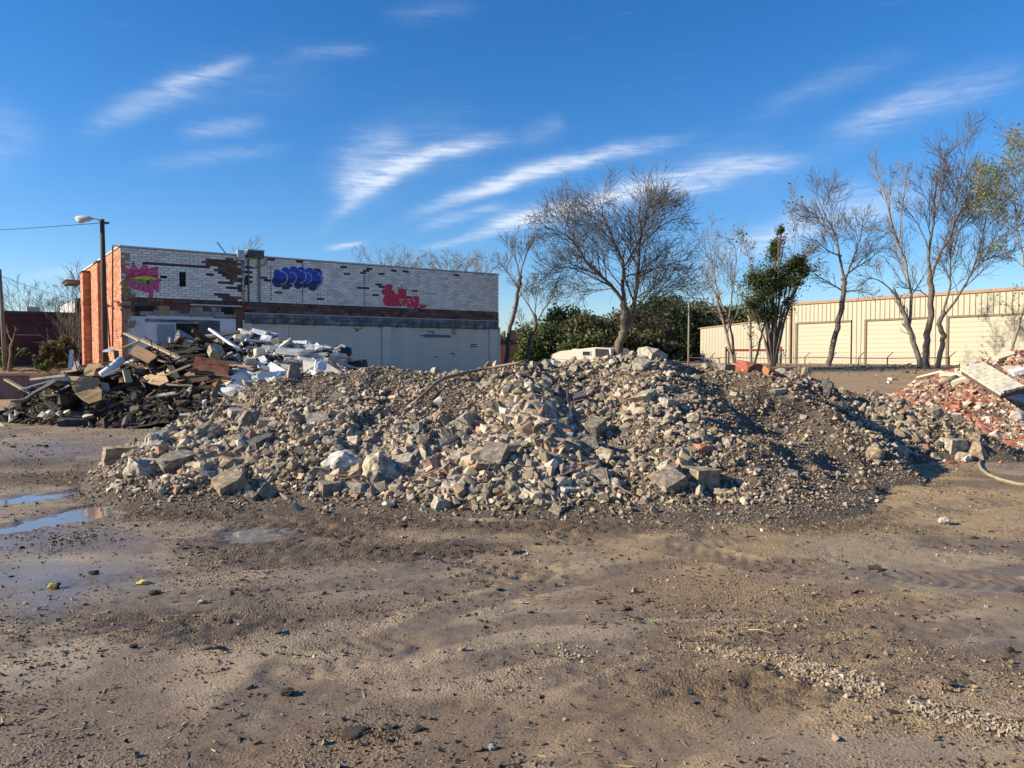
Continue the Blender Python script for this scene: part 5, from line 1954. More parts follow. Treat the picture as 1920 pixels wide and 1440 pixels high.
# chain link fence before the warehouse
fence = empty('chain_link_fence')
tag(fence, 'chain link fence with barbed arms before the cream warehouse', 'fence')
f0, f1 = at(1292, 671, 53), at(1780, 671, 42.5)
fz = lambda p: float(terrain(p.x, p.y))
mb = MB()
N_ = 10
mb.tube([f0.lerp(f1, k / N_) + Vector((0, 0, random.Random(k).uniform(-.04, .04))) for k in range(N_ + 1)], .026, 6)
mb.build('top_rail', G['darkmetal'], fence, True)
for k in range(N_ + 1):
    p = f0.lerp(f1, k / N_)
    mb = MB()
    mb.tube([(p.x, p.y, fz(p) - .2), (p.x, p.y, p.z + .03)], .034, 8)
    mb.tube([(p.x, p.y, p.z + .03), (p.x + .28, p.y - .1, p.z + .34)], .022, 6)
    mb.build('post', G['darkmetal'], fence, True)
mb = MB()
dvec = (f1 - f0)
Lf = dvec.length
for k in range(int(Lf / .11)):
    a = f0 + dvec * (k * .11 / Lf)
    for s_ in (-1, 1):
        e = a + dvec * (s_ * .7 / Lf)
        mb.tube([(a.x, a.y, a.z), (e.x, e.y, e.z - .70)], .0022, 3, False)
for dz in (.12, .22, .32):
    mb.tube([f0 + Vector((.1, -.03, dz)), f1 + Vector((.1, -.03, dz))], .004, 3, False)
mb.build('mesh', G['darkmetal'], fence)
tp = empty('wooden_post', at(1291, 690, 50))
tag(tp, 'slim weathered post rising beside the cream warehouse wing', 'post')
tp.location.z = 0
mb = MB()
mb.tube([(0, 0, 0), (0, 0, at(1291, 566, 50).z)], [.075, .06], 8)
mb.build('pole', G['oldwood'], tp, True)

# orange rack
rk = empty('storage_rack', at(1420, 690, 55))
rk.location.z = .9
tag(rk, 'orange steel storage rack standing before the warehouse wing', 'rack')
G['orange_paint'] = mk('orange_steel', [(.48, .10, .04), (.56, .15, .06)], 3, rough=.55)
kx = 55 / F
X = lambda p: (p - 1420) * kx
zz = lambda p: at(1420, p, 55).z - .9
for (y_, dz) in ((654.5, .16), (688, .18)):
    for dy in (0, .9):
        lb = MB()
        lb.span((X(1366), dy, zz(y_) - dz), (X(1470), dy + .08, zz(y_)))
        lb.build('beam', G['orange_paint'], rk)
for px_ in (1366, 1464):
    for dy in (.085, .80):
        lb = MB()
        lb.span((X(px_), dy, -.3), (X(px_) + .10, dy + .09, zz(650)))
        lb.build('upright', G['darkmetal'], rk)
lb = MB()
for k in range(8):
    a = X(1442) + k * .16
    lb.tube([(a, .05, zz(668 if k % 2 else 655)), (a + .16, .05, zz(655 if k % 2 else 668))], .018, 5)
lb.tube([(X(1440), .05, zz(668)), (X(1472), .05, zz(668))], .02, 5)
lb.build('brace', G['darkmetal'], rk)

# camper
cp = empty('camper', (at(1090, 668, 48).x, 48, 0), math.radians(-38))
tag(cp, 'low white camper trailer parked behind the mound under the big bare tree', 'camper')
kx = 48 / F
X = lambda p: (p - 1090) * kx * 1.25
zz = lambda p: at(1090, p, 48).z + .06
prof = [(1034, 700), (1034, 667), (1052, 660), (1070, 658), (1114, 653), (1141, 656), (1141, 700)]
G['camper'] = mk('camper_shell', [(.44, .42, .36), (.50, .48, .42)], 1, rough=.45, bump=.02)
mb = MB()
mb.prism([(X(a), 0, zz(c)) for a, c in prof], (0, 2.2, 0))
fixn(mb.mesh('t'))
o = mb.build('body', G['camper'], cp)
fixn(o.data)
lbp = lambda nm, a, b_, mt, par: lbox(nm, a, b_, mt, par)
wd = lbp('window', (X(1093), -.02, zz(668)), (X(1106), -.003, zz(661)), G['black'], cp)
mb = MB()
for q in (((X(1092), -.035, zz(668.7)), (X(1093), -.003, zz(660.3))), ((X(1106), -.035, zz(668.7)), (X(1107), -.003, zz(660.3))), ((X(1093), -.035, zz(661)), (X(1106), -.021, zz(660.3))), ((X(1093), -.035, zz(668.7)), (X(1106), -.021, zz(668)))):
    mb.span(*q)
mb.build('frame', G['metal'], wd)
mb = MB()
mb.prism([(X(1115), -.02, zz(672)), (X(1139), -.02, zz(672)), (X(1137), -.02, zz(657)), (X(1114.5), -.02, zz(655.5))], (0, .017, 0))
o = mb.build('dark_end_panel', mk('tinted_glass', [(.03, .03, .035), (.05, .05, .055)], rough=.2, bump=0), cp)
fixn(o.data)
lbp('roof_vent', (X(1064), .6, zz(659)), (X(1074), 1.1, zz(655.5)), G['camper'], cp)
lbp('rub_rail', (X(1035), -.03, zz(676)), (X(1140), -.003, zz(674)), G['metal'], cp)
for xx in (1075, 1095):
    mb = MB()
    mb.tube([(X(xx), .0, .32), (X(xx), .22, .32)], .32, 20)
    mb.build('wheel', G['black'], cp, True)

# brick shed beyond the shop
sd = empty('brick_shed', (at(965, 660, 52).x, 52, 0))
tag(sd, 'low brown brick shed beyond the end of the brick shop', 'shed')
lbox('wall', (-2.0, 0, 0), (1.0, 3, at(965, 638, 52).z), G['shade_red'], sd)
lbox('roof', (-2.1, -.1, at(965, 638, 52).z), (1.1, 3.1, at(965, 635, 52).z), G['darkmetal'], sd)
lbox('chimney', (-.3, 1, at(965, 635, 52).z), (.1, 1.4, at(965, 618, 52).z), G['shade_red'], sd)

# ================================================================== heap of boards
LANDMARKS.clear()
G['w1'] = mk('pale_lumber', [(0.344, 0.241, 0.129), (0.464, 0.353, 0.206), (0.533, 0.430, 0.275)], 2.5, rough=.8, bump=.2, stretch=(1.2, 14, 14))
G['w2'] = mk('brown_lumber', [(.13, .075, .04), (.22, .13, .075), (.28, .18, .11)], 2.5, rough=.85, bump=.2, stretch=(1.2, 14, 14))
G['w3'] = mk('charred_lumber', [(.02, .016, .013), (.05, .038, .03), (.08, .06, .045)], 2.5, rough=.9, bump=.3, stretch=(1.2, 14, 14))
G['w4'] = mk('grey_lumber', [(.20, .18, .155), (.31, .28, .25), (.38, .35, .31)], 2.5, rough=.85, bump=.2, stretch=(1.2, 14, 14))
G['osb'] = mk('chipboard', [(0.258, 0.163, 0.077), (0.361, 0.241, 0.120), (0.430, 0.301, 0.163)], 14, rough=.85, bump=.3)
G['ply'] = mk('torn_plywood', [(0.361, 0.224, 0.103), (0.482, 0.327, 0.172), (0.568, 0.413, 0.241)], 5, rough=.8, bump=.3, stretch=(1, 5, 5))
G['plyor'] = mk('orange_plywood', [(.42, .16, .03), (.58, .26, .06), (.62, .34, .12)], 5, rough=.6, bump=.2)
G['felt'] = mk('roofing_felt', [(.018, .018, .02), (.04, .04, .042), (.07, .07, .07)], 4, rough=.75, bump=.5)
G['rustsheet'] = mk('rust_sheet', [(.075, .022, .014), (.13, .04, .022), (.16, .06, .03)], 3, rough=.7, bump=.15)
G['bluetarp'] = mk('blue_sheet', [(.03, .06, .11), (.06, .10, .17)], 3, rough=.5, bump=.3)
G['wh1'] = mk('white_paint', [(0.499, 0.507, 0.516), (0.619, 0.628, 0.636), (0.671, 0.671, 0.671)], 3, rough=.6, bump=.1)
G['wh2'] = mk('bluish_white_paint', [(0.361, 0.404, 0.473), (0.499, 0.533, 0.585), (0.568, 0.593, 0.628)], 3, rough=.5, bump=.1)
G['wh3'] = mk('dirty_white', [(0.292, 0.267, 0.232), (0.447, 0.421, 0.378), (0.550, 0.533, 0.499)], 4, rough=.8, bump=.3)
G['wh4'] = mk('cream_plaster', [(0.447, 0.396, 0.292), (0.550, 0.499, 0.378), (0.602, 0.559, 0.456)], 4, rough=.8, bump=.3)
G['plast'] = mk('grey_plaster', [(.24, .22, .20), (.36, .34, .31)], 4, rough=.9, bump=.4)
G['greensheet'] = mk('greenish_sheet', [(.17, .18, .14), (.25, .26, .20)], 3, rough=.8)
G['bag'] = mk('black_plastic', [(.015, .016, .02), (.03, .03, .035)], 3, rough=.3, bump=.5, bscale=8, bdist=.03)


def whit(px, py):
    return hit(px, py, wood_h, 16.5, 24.5)


def board(name, p, q, w, t, mat, label=None, cat='board', group=None, roll=.4, jag=0.0, seed=0):
    """a plank from p to q, WIDTH w, thickness t, with broken or sawn ends"""
    p, q = Vector(p), Vector(q)
    d = (q - p)
    L = d.length
    d.normalize()
    side = d.cross(Vector((0, -.6, 1))).normalized()
    up_ = side.cross(d).normalized()
    side, up_ = side * math.cos(roll) + up_ * math.sin(roll), up_ * math.cos(roll) - side * math.sin(roll)
    r = random.Random(seed)
    n = 5 if jag else 2
    e0 = [r.uniform(-jag, jag) for _ in range(n)]
    e1 = [r.uniform(-jag, jag) for _ in range(n)]
    vs, ring0, ring1 = [], [], []
    poly = [(-L / 2 + e0[i], -w / 2 + w * i / (n - 1)) for i in range(n)] + [(L / 2 + e1[i], w / 2 - w * i / (n - 1)) for i in range(n)]
    mb = MB()
    mb.prism([(a, b, -t / 2) for a, b in poly], (0, 0, t))
    me = fixn(mb.mesh(name, mat))
    o = bpy.data.objects.new(name, me)
    col.objects.link(o)
    M = Matrix((d, side, up_)).transposed().to_4x4()
    M.translation = (p + q) / 2
    o.matrix_world = M
    tag(o, label, cat, group)
    return o


def sheet(name, pix, depth, mat, label, cat, t=.02, lift=.0, fn=whit, ys_=None, bend=0.0):
    """a flat torn sheet through seen points; every corner gets its own depth"""
    pts = []
    for i, (a, c) in enumerate(pix):
        y = (ys_[i] if ys_ else depth)
        pts.append(at(a, c, y))
    cen = sum(pts, Vector()) / len(pts)
    n = Vector((0, 0, 0))
    for i in range(len(pts)):
        n += (pts[i] - cen).cross(pts[(i + 1) % len(pts)] - cen)
    n.normalize()
    if n.y > 0:
        n = -n
    mb = MB()
    mb.prism([q - cen for q in pts], -n * t)
    me = fixn(mb.mesh(name, mat))
    bm = bmesh.new()
    bm.from_mesh(me)
    bmesh.ops.triangulate(bm, faces=bm.faces)
    bmesh.ops.subdivide_edges(bm, edges=bm.edges, cuts=3, use_grid_fill=True)
    bmesh.ops.triangulate(bm, faces=bm.faces)
    for v in bm.verts:
        v.co += n * mnoise.noise(v.co * 1.7 + cen) * bend
    bm.to_mesh(me)
    bm.free()
    o = bpy.data.objects.new(name, me)
    o.location = cen
    col.objects.link(o)
    tag(o, label, cat)
    return o


def bp(name, a, b_, w, t, mat, label, cat='board', ya=None, yb=None, roll=.4, jag=.0, lm=None, group='loose boards of the wood heap'):
    p = at(a[0], a[1], ya) if ya else whit(*a) + Vector((0, -.12, .05))
    q = at(b_[0], b_[1], yb) if yb else whit(*b_) + Vector((0, -.12, .05))
    o = board(name, p, q, w, t, mat, label, cat, group, roll, jag, hash(label) % 97)
    if lm:
        LANDMARKS.append(((a[0] + b_[0]) / 2, (a[1] + b_[1]) / 2, lm))
    return o


# pieces seen one by one
bp('wooden_batten', (10, 711), (57, 737), .09, .04, G['w1'], 'pale batten leaning on the tip of the heap before the retaining wall', 'batten', 19.2, 18.9, lm='the pale end batten')
sheet('chipboard_sheet', [(127, 704), (150, 707), (176, 709), (187, 714), (181, 722), (191, 730), (190, 749), (168, 756), (155, 748), (142, 737), (134, 722)], 18.6, G['osb'], 'large torn tan chipboard sheet hanging over the dark hollow', 'chipboard sheet', .025, ys_=[18.7, 18.7, 18.8, 18.85, 18.75, 18.6, 18.35, 18.15, 18.2, 18.35, 18.5], bend=.06)
LANDMARKS.append((160, 728, 'the torn chipboard sheet'))
sheet('chipboard_sheet', [(165, 684), (193, 680), (189, 690), (180, 693), (176, 704), (160, 706), (157, 698)], 19.3, G['osb'], 'small torn brown board lying above the large chipboard sheet', 'chipboard sheet', .02, ys_=[19.6, 19.7, 19.4, 19.3, 19.0, 19.0, 19.1], bend=.04)
sheet('roofing_felt_sheet', [(18, 750), (44, 742), (76, 724), (101, 708), (132, 709), (139, 720), (128, 716), (104, 716), (78, 732), (50, 746)], 18.7, G['felt'], 'black roofing sheet sloping down to the tip of the heap', 'roofing sheet', .05, ys_=[18.5, 18.6, 18.7, 18.8, 18.9, 18.7, 18.5, 18.4, 18.4, 18.4], bend=.08)
LANDMARKS.append((80, 726, 'the black roofing sheet'))
sheet('metal_sheet', [(100, 709), (130, 706), (137, 719), (125, 714), (106, 718)], 18.55, G['bluetarp'], 'bluish bent metal sheet between the black roofing and chipboard', 'metal sheet', .02, bend=.05)
sheet('metal_sheet', [(188, 716), (203, 719), (205, 730), (197, 738), (190, 730)], 18.7, G['bluetarp'], 'blue-grey scrap of sheet behind the torn chipboard edge', 'metal sheet', .02, bend=.04)
bp('timber', (60, 706), (176, 683), .16, .07, G['w2'], 'long dark timber lying flat along the far side of the heap tip', 'timber', 20.6, 20.4, lm='the long flat timber')
bp('timber', (60, 711), (126, 703), .14, .05, G['w4'], 'grey board under the long flat timber', 'board', 20.0, 19.6)
bp('metal_strip', (38, 730), (95, 714), .12, .03, G['wh2'], 'pale metal strip resting on the black roofing sheet', 'metal strip', 18.9, 18.9)
bp('white_picket', (135, 656), (130, 694), .09, .03, G['wh1'], 'upright white picket at the far side of the heap', 'picket', 20.3, 20.2, lm='the upright white picket')
sheet('white_sheet', [(141, 678), (147, 676), (149, 684), (143, 692), (134, 694)], 20.3, G['wh1'], 'small rounded white panel beside the upright white picket', 'panel', .03)
# rolled white tube
mb = MB()
a, b_ = at(189, 703, 18.9), at(229, 674, 19.3)
mb.tube([a, a.lerp(b_, .5) + Vector((0, -.02, -.03)), b_], [.085, .10, .105], 12)
mb.tube([a.lerp(b_, .72), a.lerp(b_, .76)], [.112, .112], 12)
o = mb.build('white_tube', G['wh2'], None, True)
tag(o, 'thick white tube lying slanted in the middle of the wood heap', 'tube')
LANDMARKS.append((208, 690, 'the thick white tube'))
bp('white_lath', (193, 706), (225, 690), .05, .03, G['wh1'], 'thin white lath just under the thick white tube', 'lath', 18.8, 18.9)
bp('wooden_stub', (236, 695), (241, 716), .15, .06, G['w1'], 'short pale stub of lumber standing upright below the thick white tube', 'board', 18.9, 18.7, lm='the upright pale stub')
sheet('plywood_sheet', [(262, 708), (277, 703), (300, 700), (307, 696), (316, 715), (300, 723), (282, 719), (270, 714)], 19.0, G['ply'], 'torn pale plywood sheet jutting out of the middle of the wood heap', 'plywood sheet', .03, ys_=[19.2, 19.2, 19.2, 19.2, 18.8, 18.7, 18.8, 19.0], bend=.05)
LANDMARKS.append((292, 710, 'the torn plywood sheet'))
sheet('plywood_sheet', [(224, 708), (240, 703), (238, 715), (222, 718)], 18.9, G['ply'], 'small plywood scrap behind the upright pale stub', 'plywood sheet', .02, bend=.03)
bp('wooden_plank', (313, 702), (359, 683), .16, .05, G['w1'], 'pale plank pointing up toward the scorched sheet', 'plank', 18.9, 18.8, lm='the pale pointing plank')
bp('wooden_stub', (336, 752), (349, 737), .15, .05, G['w1'], 'short pale end of lumber low in the dark hollow', 'board', 18.6, 18.6, lm='the low pale lumber end')
bp('wooden_plank', (235, 625), (262, 638), .12, .04, G['w1'], 'tan board leaning down from the whitewashed wall to the heap top', 'plank', 21.2, 20.9)
bp('wooden_plank', (231, 652), (274, 635), .14, .05, G['w1'], 'pale split plank on top of the wood heap before the orange wall', 'plank', 20.3, 20.5, jag=.08, lm='the pale split top plank')
bp('wooden_plank', (268, 638), (347, 676), .13, .05, G['w1'], 'long straw-coloured plank sloping across the upper heap', 'plank', 20.4, 19.7, lm='the long sloping plank')
bp('wooden_plank', (250, 655), (287, 674), .30, .04, G['w2'], 'wide brown slatted board on the upper heap', 'plank', 20.0, 19.6, roll=-.3, jag=.05, lm='the wide brown board')
bp('wooden_stub', (217, 658), (220, 678), .12, .05, G['w2'], 'short brown post end above the thick white tube', 'board', 19.9, 19.7)
sheet('white_rag', [(194, 656), (206, 653), (215, 656), (209, 660), (192, 660)], 20.2, G['wh2'], 'pale rag of sheeting at the top of the heap by the orange wall', 'rag', .06, bend=.08)
sheet('chipboard_sheet', [(234, 681), (250, 679), (258, 682), (250, 688), (238, 687)], 19.2, G['osb'], 'oval tan board end under the wide brown board', 'chipboard sheet', .03)
sheet('rusty_sheet', [(366, 668), (400, 672), (430, 679), (428, 703), (432, 714), (398, 716), (368, 712), (362, 690)], 18.9, G['rustsheet'], 'big dark scorched rust-brown metal sheet standing in the heap', 'metal sheet', .02, ys_=[19.2, 19.2, 19.2, 18.9, 18.8, 18.75, 18.75, 19.0], bend=.05)
LANDMARKS.append((398, 690, 'the scorched rusty sheet'))
sheet('orange_plywood', [(397, 718), (413, 712), (428, 713), (429, 720), (416, 724), (408, 731), (402, 738), (396, 728)], 18.6, G['plyor'], 'bright orange torn plywood under the scorched rusty sheet', 'plywood sheet', .03, ys_=[18.6, 18.7, 18.7, 18.6, 18.5, 18.5, 18.4, 18.5], bend=.05)
LANDMARKS.append((412, 722, 'the orange torn plywood'))
bp('wooden_stub', (378, 743), (400, 752), .12, .05, G['ply'], 'short light plank end between the orange plywood and the stone mound', 'board', 18.4, 18.3, jag=.06)
sheet('blue_tarp', [(432, 707), (450, 701), (470, 703), (480, 718), (478, 735), (450, 740), (431, 736)], 18.4, G['bluetarp'], 'dark blue sheet of plastic behind the stone mound', 'tarp', .03, ys_=[18.9, 19, 19, 18.6, 18.3, 18.2, 18.3], bend=.12)
LANDMARKS.append((452, 720, 'the dark blue plastic'))
scrapk = dict()


def lump(name, px, py, w, h, mat, label, cat, seed, shape='lump', fn=whit, yaw=.3, tilt=.1, y=None):
    p = at(px, py, y) if y else fn(px, py)
    k = p.y / F
    me = chunk_mesh(name, seed, shape, 2, .08)
    me.materials.append(mat)
    o = bpy.data.objects.new(name, me)
    col.objects.link(o)
    o.location = p
    o.scale = (w * k, max(w * .8, h) * k, h * k)
    o.rotation_euler = (tilt, tilt * .6, yaw)
    tag(o, label, cat)
    return o


lump('black_slab', 141, 791, 54, 17, G['felt'], 'black flat slab lying on the mud at the foot of the wood heap', 'slab', 51, 'block', y=18.3)
lump('crumpled_paper', 275, 786, 14, 9, G['wh2'], 'crumpled white paper on the mud at the foot of the wood heap', 'paper', 52, y=18.3)
lump('blue_scrap', 327, 768, 16, 12, G['bluetarp'], 'blue scrap half buried at the foot of the wood heap', 'scrap', 53, y=18.4)
for k, (a, c, w, h) in enumerate(((82, 776, 18, 10), (96, 772, 14, 10), (112, 775, 16, 10), (126, 772, 12, 9), (165, 780, 20, 8), (20, 782, 14, 14), (30, 772, 10, 8), (6, 796, 12, 5))):
    lump('foam_lump', a, c, w, h, G['wh4'], ['broad crumbly cream lump under the black roofing sheet', 'knobbly cream lump, second from the tip under the black roofing sheet', 'third crumbly cream lump under the black roofing sheet', 'small cream lump under the torn chipboard', 'long cream lump above the black flat slab', 'tall cream lump at the very tip of the heap', 'small cream bit behind the tall cream lump', 'thin white chip beyond the tip of the heap'][k], 'lump', 60 + k, 'wedge', y=18.3, tilt=.5, yaw=k * .9)

# the white part of the heap
bp('white_board', (396, 618), (452, 657), .22, .06, G['wh1'], 'long white board sliding down the top of the white debris', 'board', 20.7, 20.2, roll=.7, lm='the long white top board', group='white boards and plaster of the debris heap')
sheet('white_sheet', [(482, 682), (485, 678), (522, 682), (523, 701), (492, 699)], 19.4, G['wh2'], 'clean bluish white panel facing out of the debris', 'panel', .07, ys_=[19.3, 19.6, 19.6, 19.3, 19.2])
LANDMARKS.append((504, 690, 'the clean bluish panel'))
sheet('white_sheet', [(551, 670), (577, 655), (581, 672), (570, 674)], 19.8, G['wh1'], 'bright white triangular board above the greenish sheet', 'panel', .06, ys_=[19.6, 20.2, 20.0, 19.6])
sheet('greenish_sheet', [(545, 689), (562, 676), (582, 672), (589, 694), (566, 692)], 19.4, G['greensheet'], 'drab green triangular sheet in the white debris', 'sheet', .03, ys_=[19.3, 19.7, 19.8, 19.3, 19.2])
LANDMARKS.append((568, 685, 'the drab green sheet'))
lump('plaster_lump', 602, 684, 32, 30, G['wh1'], 'bright white broken plaster lump beside the drab green sheet', 'plaster', 71, 'wedge', y=19.2)
lump('grey_slab', 634, 675, 38, 20, G['plast'], 'grey-brown slab tilted at the end of the white debris', 'slab', 72, 'slab', y=19.3, tilt=.5)
LANDMARKS.append((634, 676, 'the grey end slab'))
o = lump('plastic_bag', 642, 660, 38, 24, G['bag'], 'shiny black plastic bundle at the end of the white debris', 'plastic bundle', 73, y=19.9)
sheet('white_strip', [(624, 653), (632, 650), (640, 645), (648, 648), (646, 652), (640, 649), (630, 655)], 19.6, G['wh1'], 'curved white strip lying over the black plastic bundle', 'strip', .04)
lump('black_block', 508, 636, 26, 17, G['felt'], 'black block against the shutter on top of the white debris', 'block', 74, 'block', y=20.9)
LANDMARKS.append((508, 636, 'the black block'))
lump('tan_slab', 404, 660, 30, 22, G['cream'], 'broken tan slab with a sunlit edge on the white debris', 'slab', 75, 'slab', y=19.7, tilt=.7)
LANDMARKS.append((404, 660, 'the broken tan slab'))
lump('grey_rubble_block', 344, 630, 34, 24, G['plast'], 'dull grey block on the heap top before the grey-blue door', 'block', 76, 'wedge', y=21.0)
LANDMARKS.append((344, 630, 'the dull grey block'))
sheet('bent_metal', [(362, 636), (376, 628), (400, 626), (402, 632), (380, 636), (366, 650)], 20.8, G['wh2'], 'bent bluish metal strip beside the dull grey block', 'metal strip', .04, bend=.06)
lump('blue_bundle', 322, 648, 20, 11, G['bluetarp'], 'blue and white bundle of rags on the heap crest', 'rags', 77, y=20.6)
lump('white_scrap', 318, 638, 6, 14, G['wh1'], 'thin upright white scrap above the bundle of rags', 'scrap', 78, 'wedge', y=20.7)
mb = MB()
mb.tube([at(539, 660, 20.2), at(540, 640, 20.2), at(541, 613, 20.2)], .012, 5)
tag(mb.build('iron_rod', G['darkmetal']), 'thin iron rod standing up out of the white debris', 'rod')

rngW = random.Random(77)
loose = []
SZ = lambda L: 'short' if L < .55 else 'long' if L > 1.15 else 'medium'
n_ = 0
while n_ < 150:
    px, py = rngW.uniform(60, 440), rngW.uniform(640, 790)
    if py < 735 - (px - 20) * .62 and px < 200:
        continue
    p = whit(px, py)
    if float(wood_h(p.x, p.y)) < .12:
        continue
    low_ = py > 735
    if low_ and rngW.random() < .9:
        continue
    L = min(2.0, .8 * math.exp(rngW.gauss(0, .5)))
    a = rngW.uniform(-1.2, 1.2) if rngW.random() < .8 else rngW.uniform(0, 6.28)
    d = Vector((math.cos(a), math.sin(a) * .5 - .1, rngW.gauss(0, .28))).normalized()
    q0, q1 = p - d * L / 2, p + d * L / 2
    for q in (q0, q1):
        q.z = max(q.z, surf(wood_h, q.x, q.y) + .02, .03)
    off = Vector((0, -.05, .05 + rngW.uniform(0, .14)))
    tone, word = rngW.choices([('w1', 'pale'), ('w2', 'brown'), ('w3', 'charred'), ('w4', 'grey'), ('wh3', 'whitish')], [1.0, 3.2, 5.8, 1.5, .6])[0]
    w = rngW.choice((.04, .05, .07, .09, .09, .12, .18))
    o = board('wooden_board', q0 + off, q1 + off, w, rngW.choice((.02, .04, .05)), G[tone], None, 'board', 'loose boards of the wood heap', rngW.uniform(-.9, .9), rngW.choice((0.02, .06, .12)), n_)
    loose.append(dict(o=o, desc=f'{SZ(L)} {word} {"lath" if w < .06 else "board" if w < .16 else "wide board"}', px=px, py=py))
    n_ += 1
name_apart(loose)
loose = []
n_ = 0
while n_ < 210:
    px = rngW.uniform(335, 690)
    top = 620 + max(0, px - 470) * .20 + max(0, 400 - px) * .2
    py = rngW.uniform(top, 735 - max(0, px - 480) * .18)
    p = whit(px, py)
    if float(wood_h(p.x, p.y)) < .15 or px < 440 and py > 665:
        continue
    kind = rngW.random()
    tone, word = rngW.choices([('wh1', 'white'), ('wh2', 'bluish white'), ('wh3', 'dirty white'), ('wh4', 'cream'), ('plast', 'grey'), ('w3', 'blackened')], [2.4, 1.1, 3.6, 1.0, 1.8, 1.7])[0]
    if kind < .55:
        L = min(1.2, .38 * math.exp(rngW.gauss(0, .5)))
        a = rngW.uniform(-1.4, .9)
        d = Vector((math.cos(a), math.sin(a) * .6, -.22 + rngW.gauss(0, .35))).normalized()
        q0, q1 = p - d * L / 2, p + d * L / 2
        for q in (q0, q1):
            q.z = max(q.z, surf(wood_h, q.x, q.y) + .02)
        off = Vector((0, -.03, .04 + rngW.uniform(0, .10)))
        o = board('white_board', q0 + off, q1 + off, rngW.choice((.06, .09, .12, .16, .22)), rngW.choice((.03, .05, .07)), G[tone], None, 'board', 'white boards and plaster of the debris heap', rngW.uniform(-1.0, 1.0), rngW.choice((.01, .04, .08)), n_)
        d_ = f'{SZ(L * 1.5)} {word} board'
    else:
        r = .10 * math.exp(rngW.gauss(0, .4))
        me = rngW.choice(TPL[rngW.choice(('slab', 'block', 'wedge', 'slab'))])
        o = bpy.data.objects.new('plaster_piece', me)
        col.objects.link(o)
        o.location = p + Vector((0, 0, r * .3))
        o.scale = (2 * r * rngW.uniform(.9, 1.5), 2 * r, 2 * r * rngW.uniform(.4, .9))
        o.rotation_euler = (rngW.gauss(.2, .6), rngW.gauss(.2, .5), rngW.uniform(0, 6.28))
        o.material_slots[0].link = 'OBJECT'
        o.material_slots[0].material = G[tone]
        tag(o, None, 'plaster piece', 'white boards and plaster of the debris heap')
        d_ = f'{"small" if r < .11 else "medium" if r < .17 else "large"} {word} plaster piece'
    loose.append(dict(o=o, desc=d_, px=px, py=py))
    n_ += 1
name_apart(loose)
# fine litter: splinters and black crumbs over the whole heap and its foot
n = 9000
x = rng.uniform(-14.2, -3.8, n)
y = rng.uniform(17.6, 22.2, n)
h = wood_h(x, y)
keep = (h > -.35) & (rng.uniform(0, 1, n) < np.where(h > 0, .8, .4))
x, y, h = x[keep], y[keep], np.maximum(h[keep], 0)
n = len(x)
white_side = sstep(-7.9, -6.3, x + (rng.uniform(-1, 1, n)) * .5)
G['splint'] = mk('splinters', None, 9, bump=0, rnd='island', rcols=[(.05, .04, .03), (.09, .065, .045), (.16, .11, .07), (.03, .026, .022), (.30, .22, .13), (.07, .06, .055), (.04, .03, .025), (.12, .10, .085)], var=.4)
G['crumb'] = mk('plaster_crumbs', None, 9, bump=0, rnd='island', rcols=[(.55, .55, .54), (.40, .38, .35), (.28, .26, .23), (.62, .62, .61), (.18, .16, .14), (.46, .42, .35), (.35, .34, .34), (.10, .09, .085)], var=.4)
wv = rng.uniform(0, 1, n) < white_side
for sel, nm, mt, lab in ((~wv, 'splinters', 'splint', 'black splinters and ash littering the wood heap'), (wv, 'plaster_crumbs', 'crumb', 'crumbled plaster between the white boards')):
    m_ = int(sel.sum())
    L = np.exp(rng.normal(-2.6, .6, m_)) * 1.6
    S = np.stack([L, L * rng.uniform(.15, .7, m_), L * rng.uniform(.12, .5, m_)], 1)
    scatter(nm, G[mt], np.stack([x[sel], y[sel], terrain(x[sel], y[sel]) + h[sel] + L * .2], 1), S, randrot(rng, m_, .45), SMALL, rng, lab)
# bent sticks sprouting from the heap
mb = MB()
for k in range(420):
    px, py = rngW.uniform(60, 440), rngW.uniform(640, 785)
    p = whit(px, py) + Vector((0, -.05, 0))
    d = Vector((rngW.gauss(0, .7), rngW.gauss(-.3, .3), rngW.gauss(.2, .5)))
    pts = [p]
    for i in range(6):
        d += Vector((rngW.gauss(0, .25), rngW.gauss(0, .2), rngW.gauss(-.1, .25)))
        pts.append(pts[-1] + d * rngW.uniform(.04, .12))
    mb.tube(pts, rngW.uniform(.006, .014), 4, False)
o = mb.build('brushwood', G['w3'])
tag(o, 'bent sticks and cables tangled in the wood heap', kind='stuff')

# ================================================================== red brick debris
LANDMARKS.clear()
bhit = lambda px, py: hit(px, py, brick_h, 11, 30)
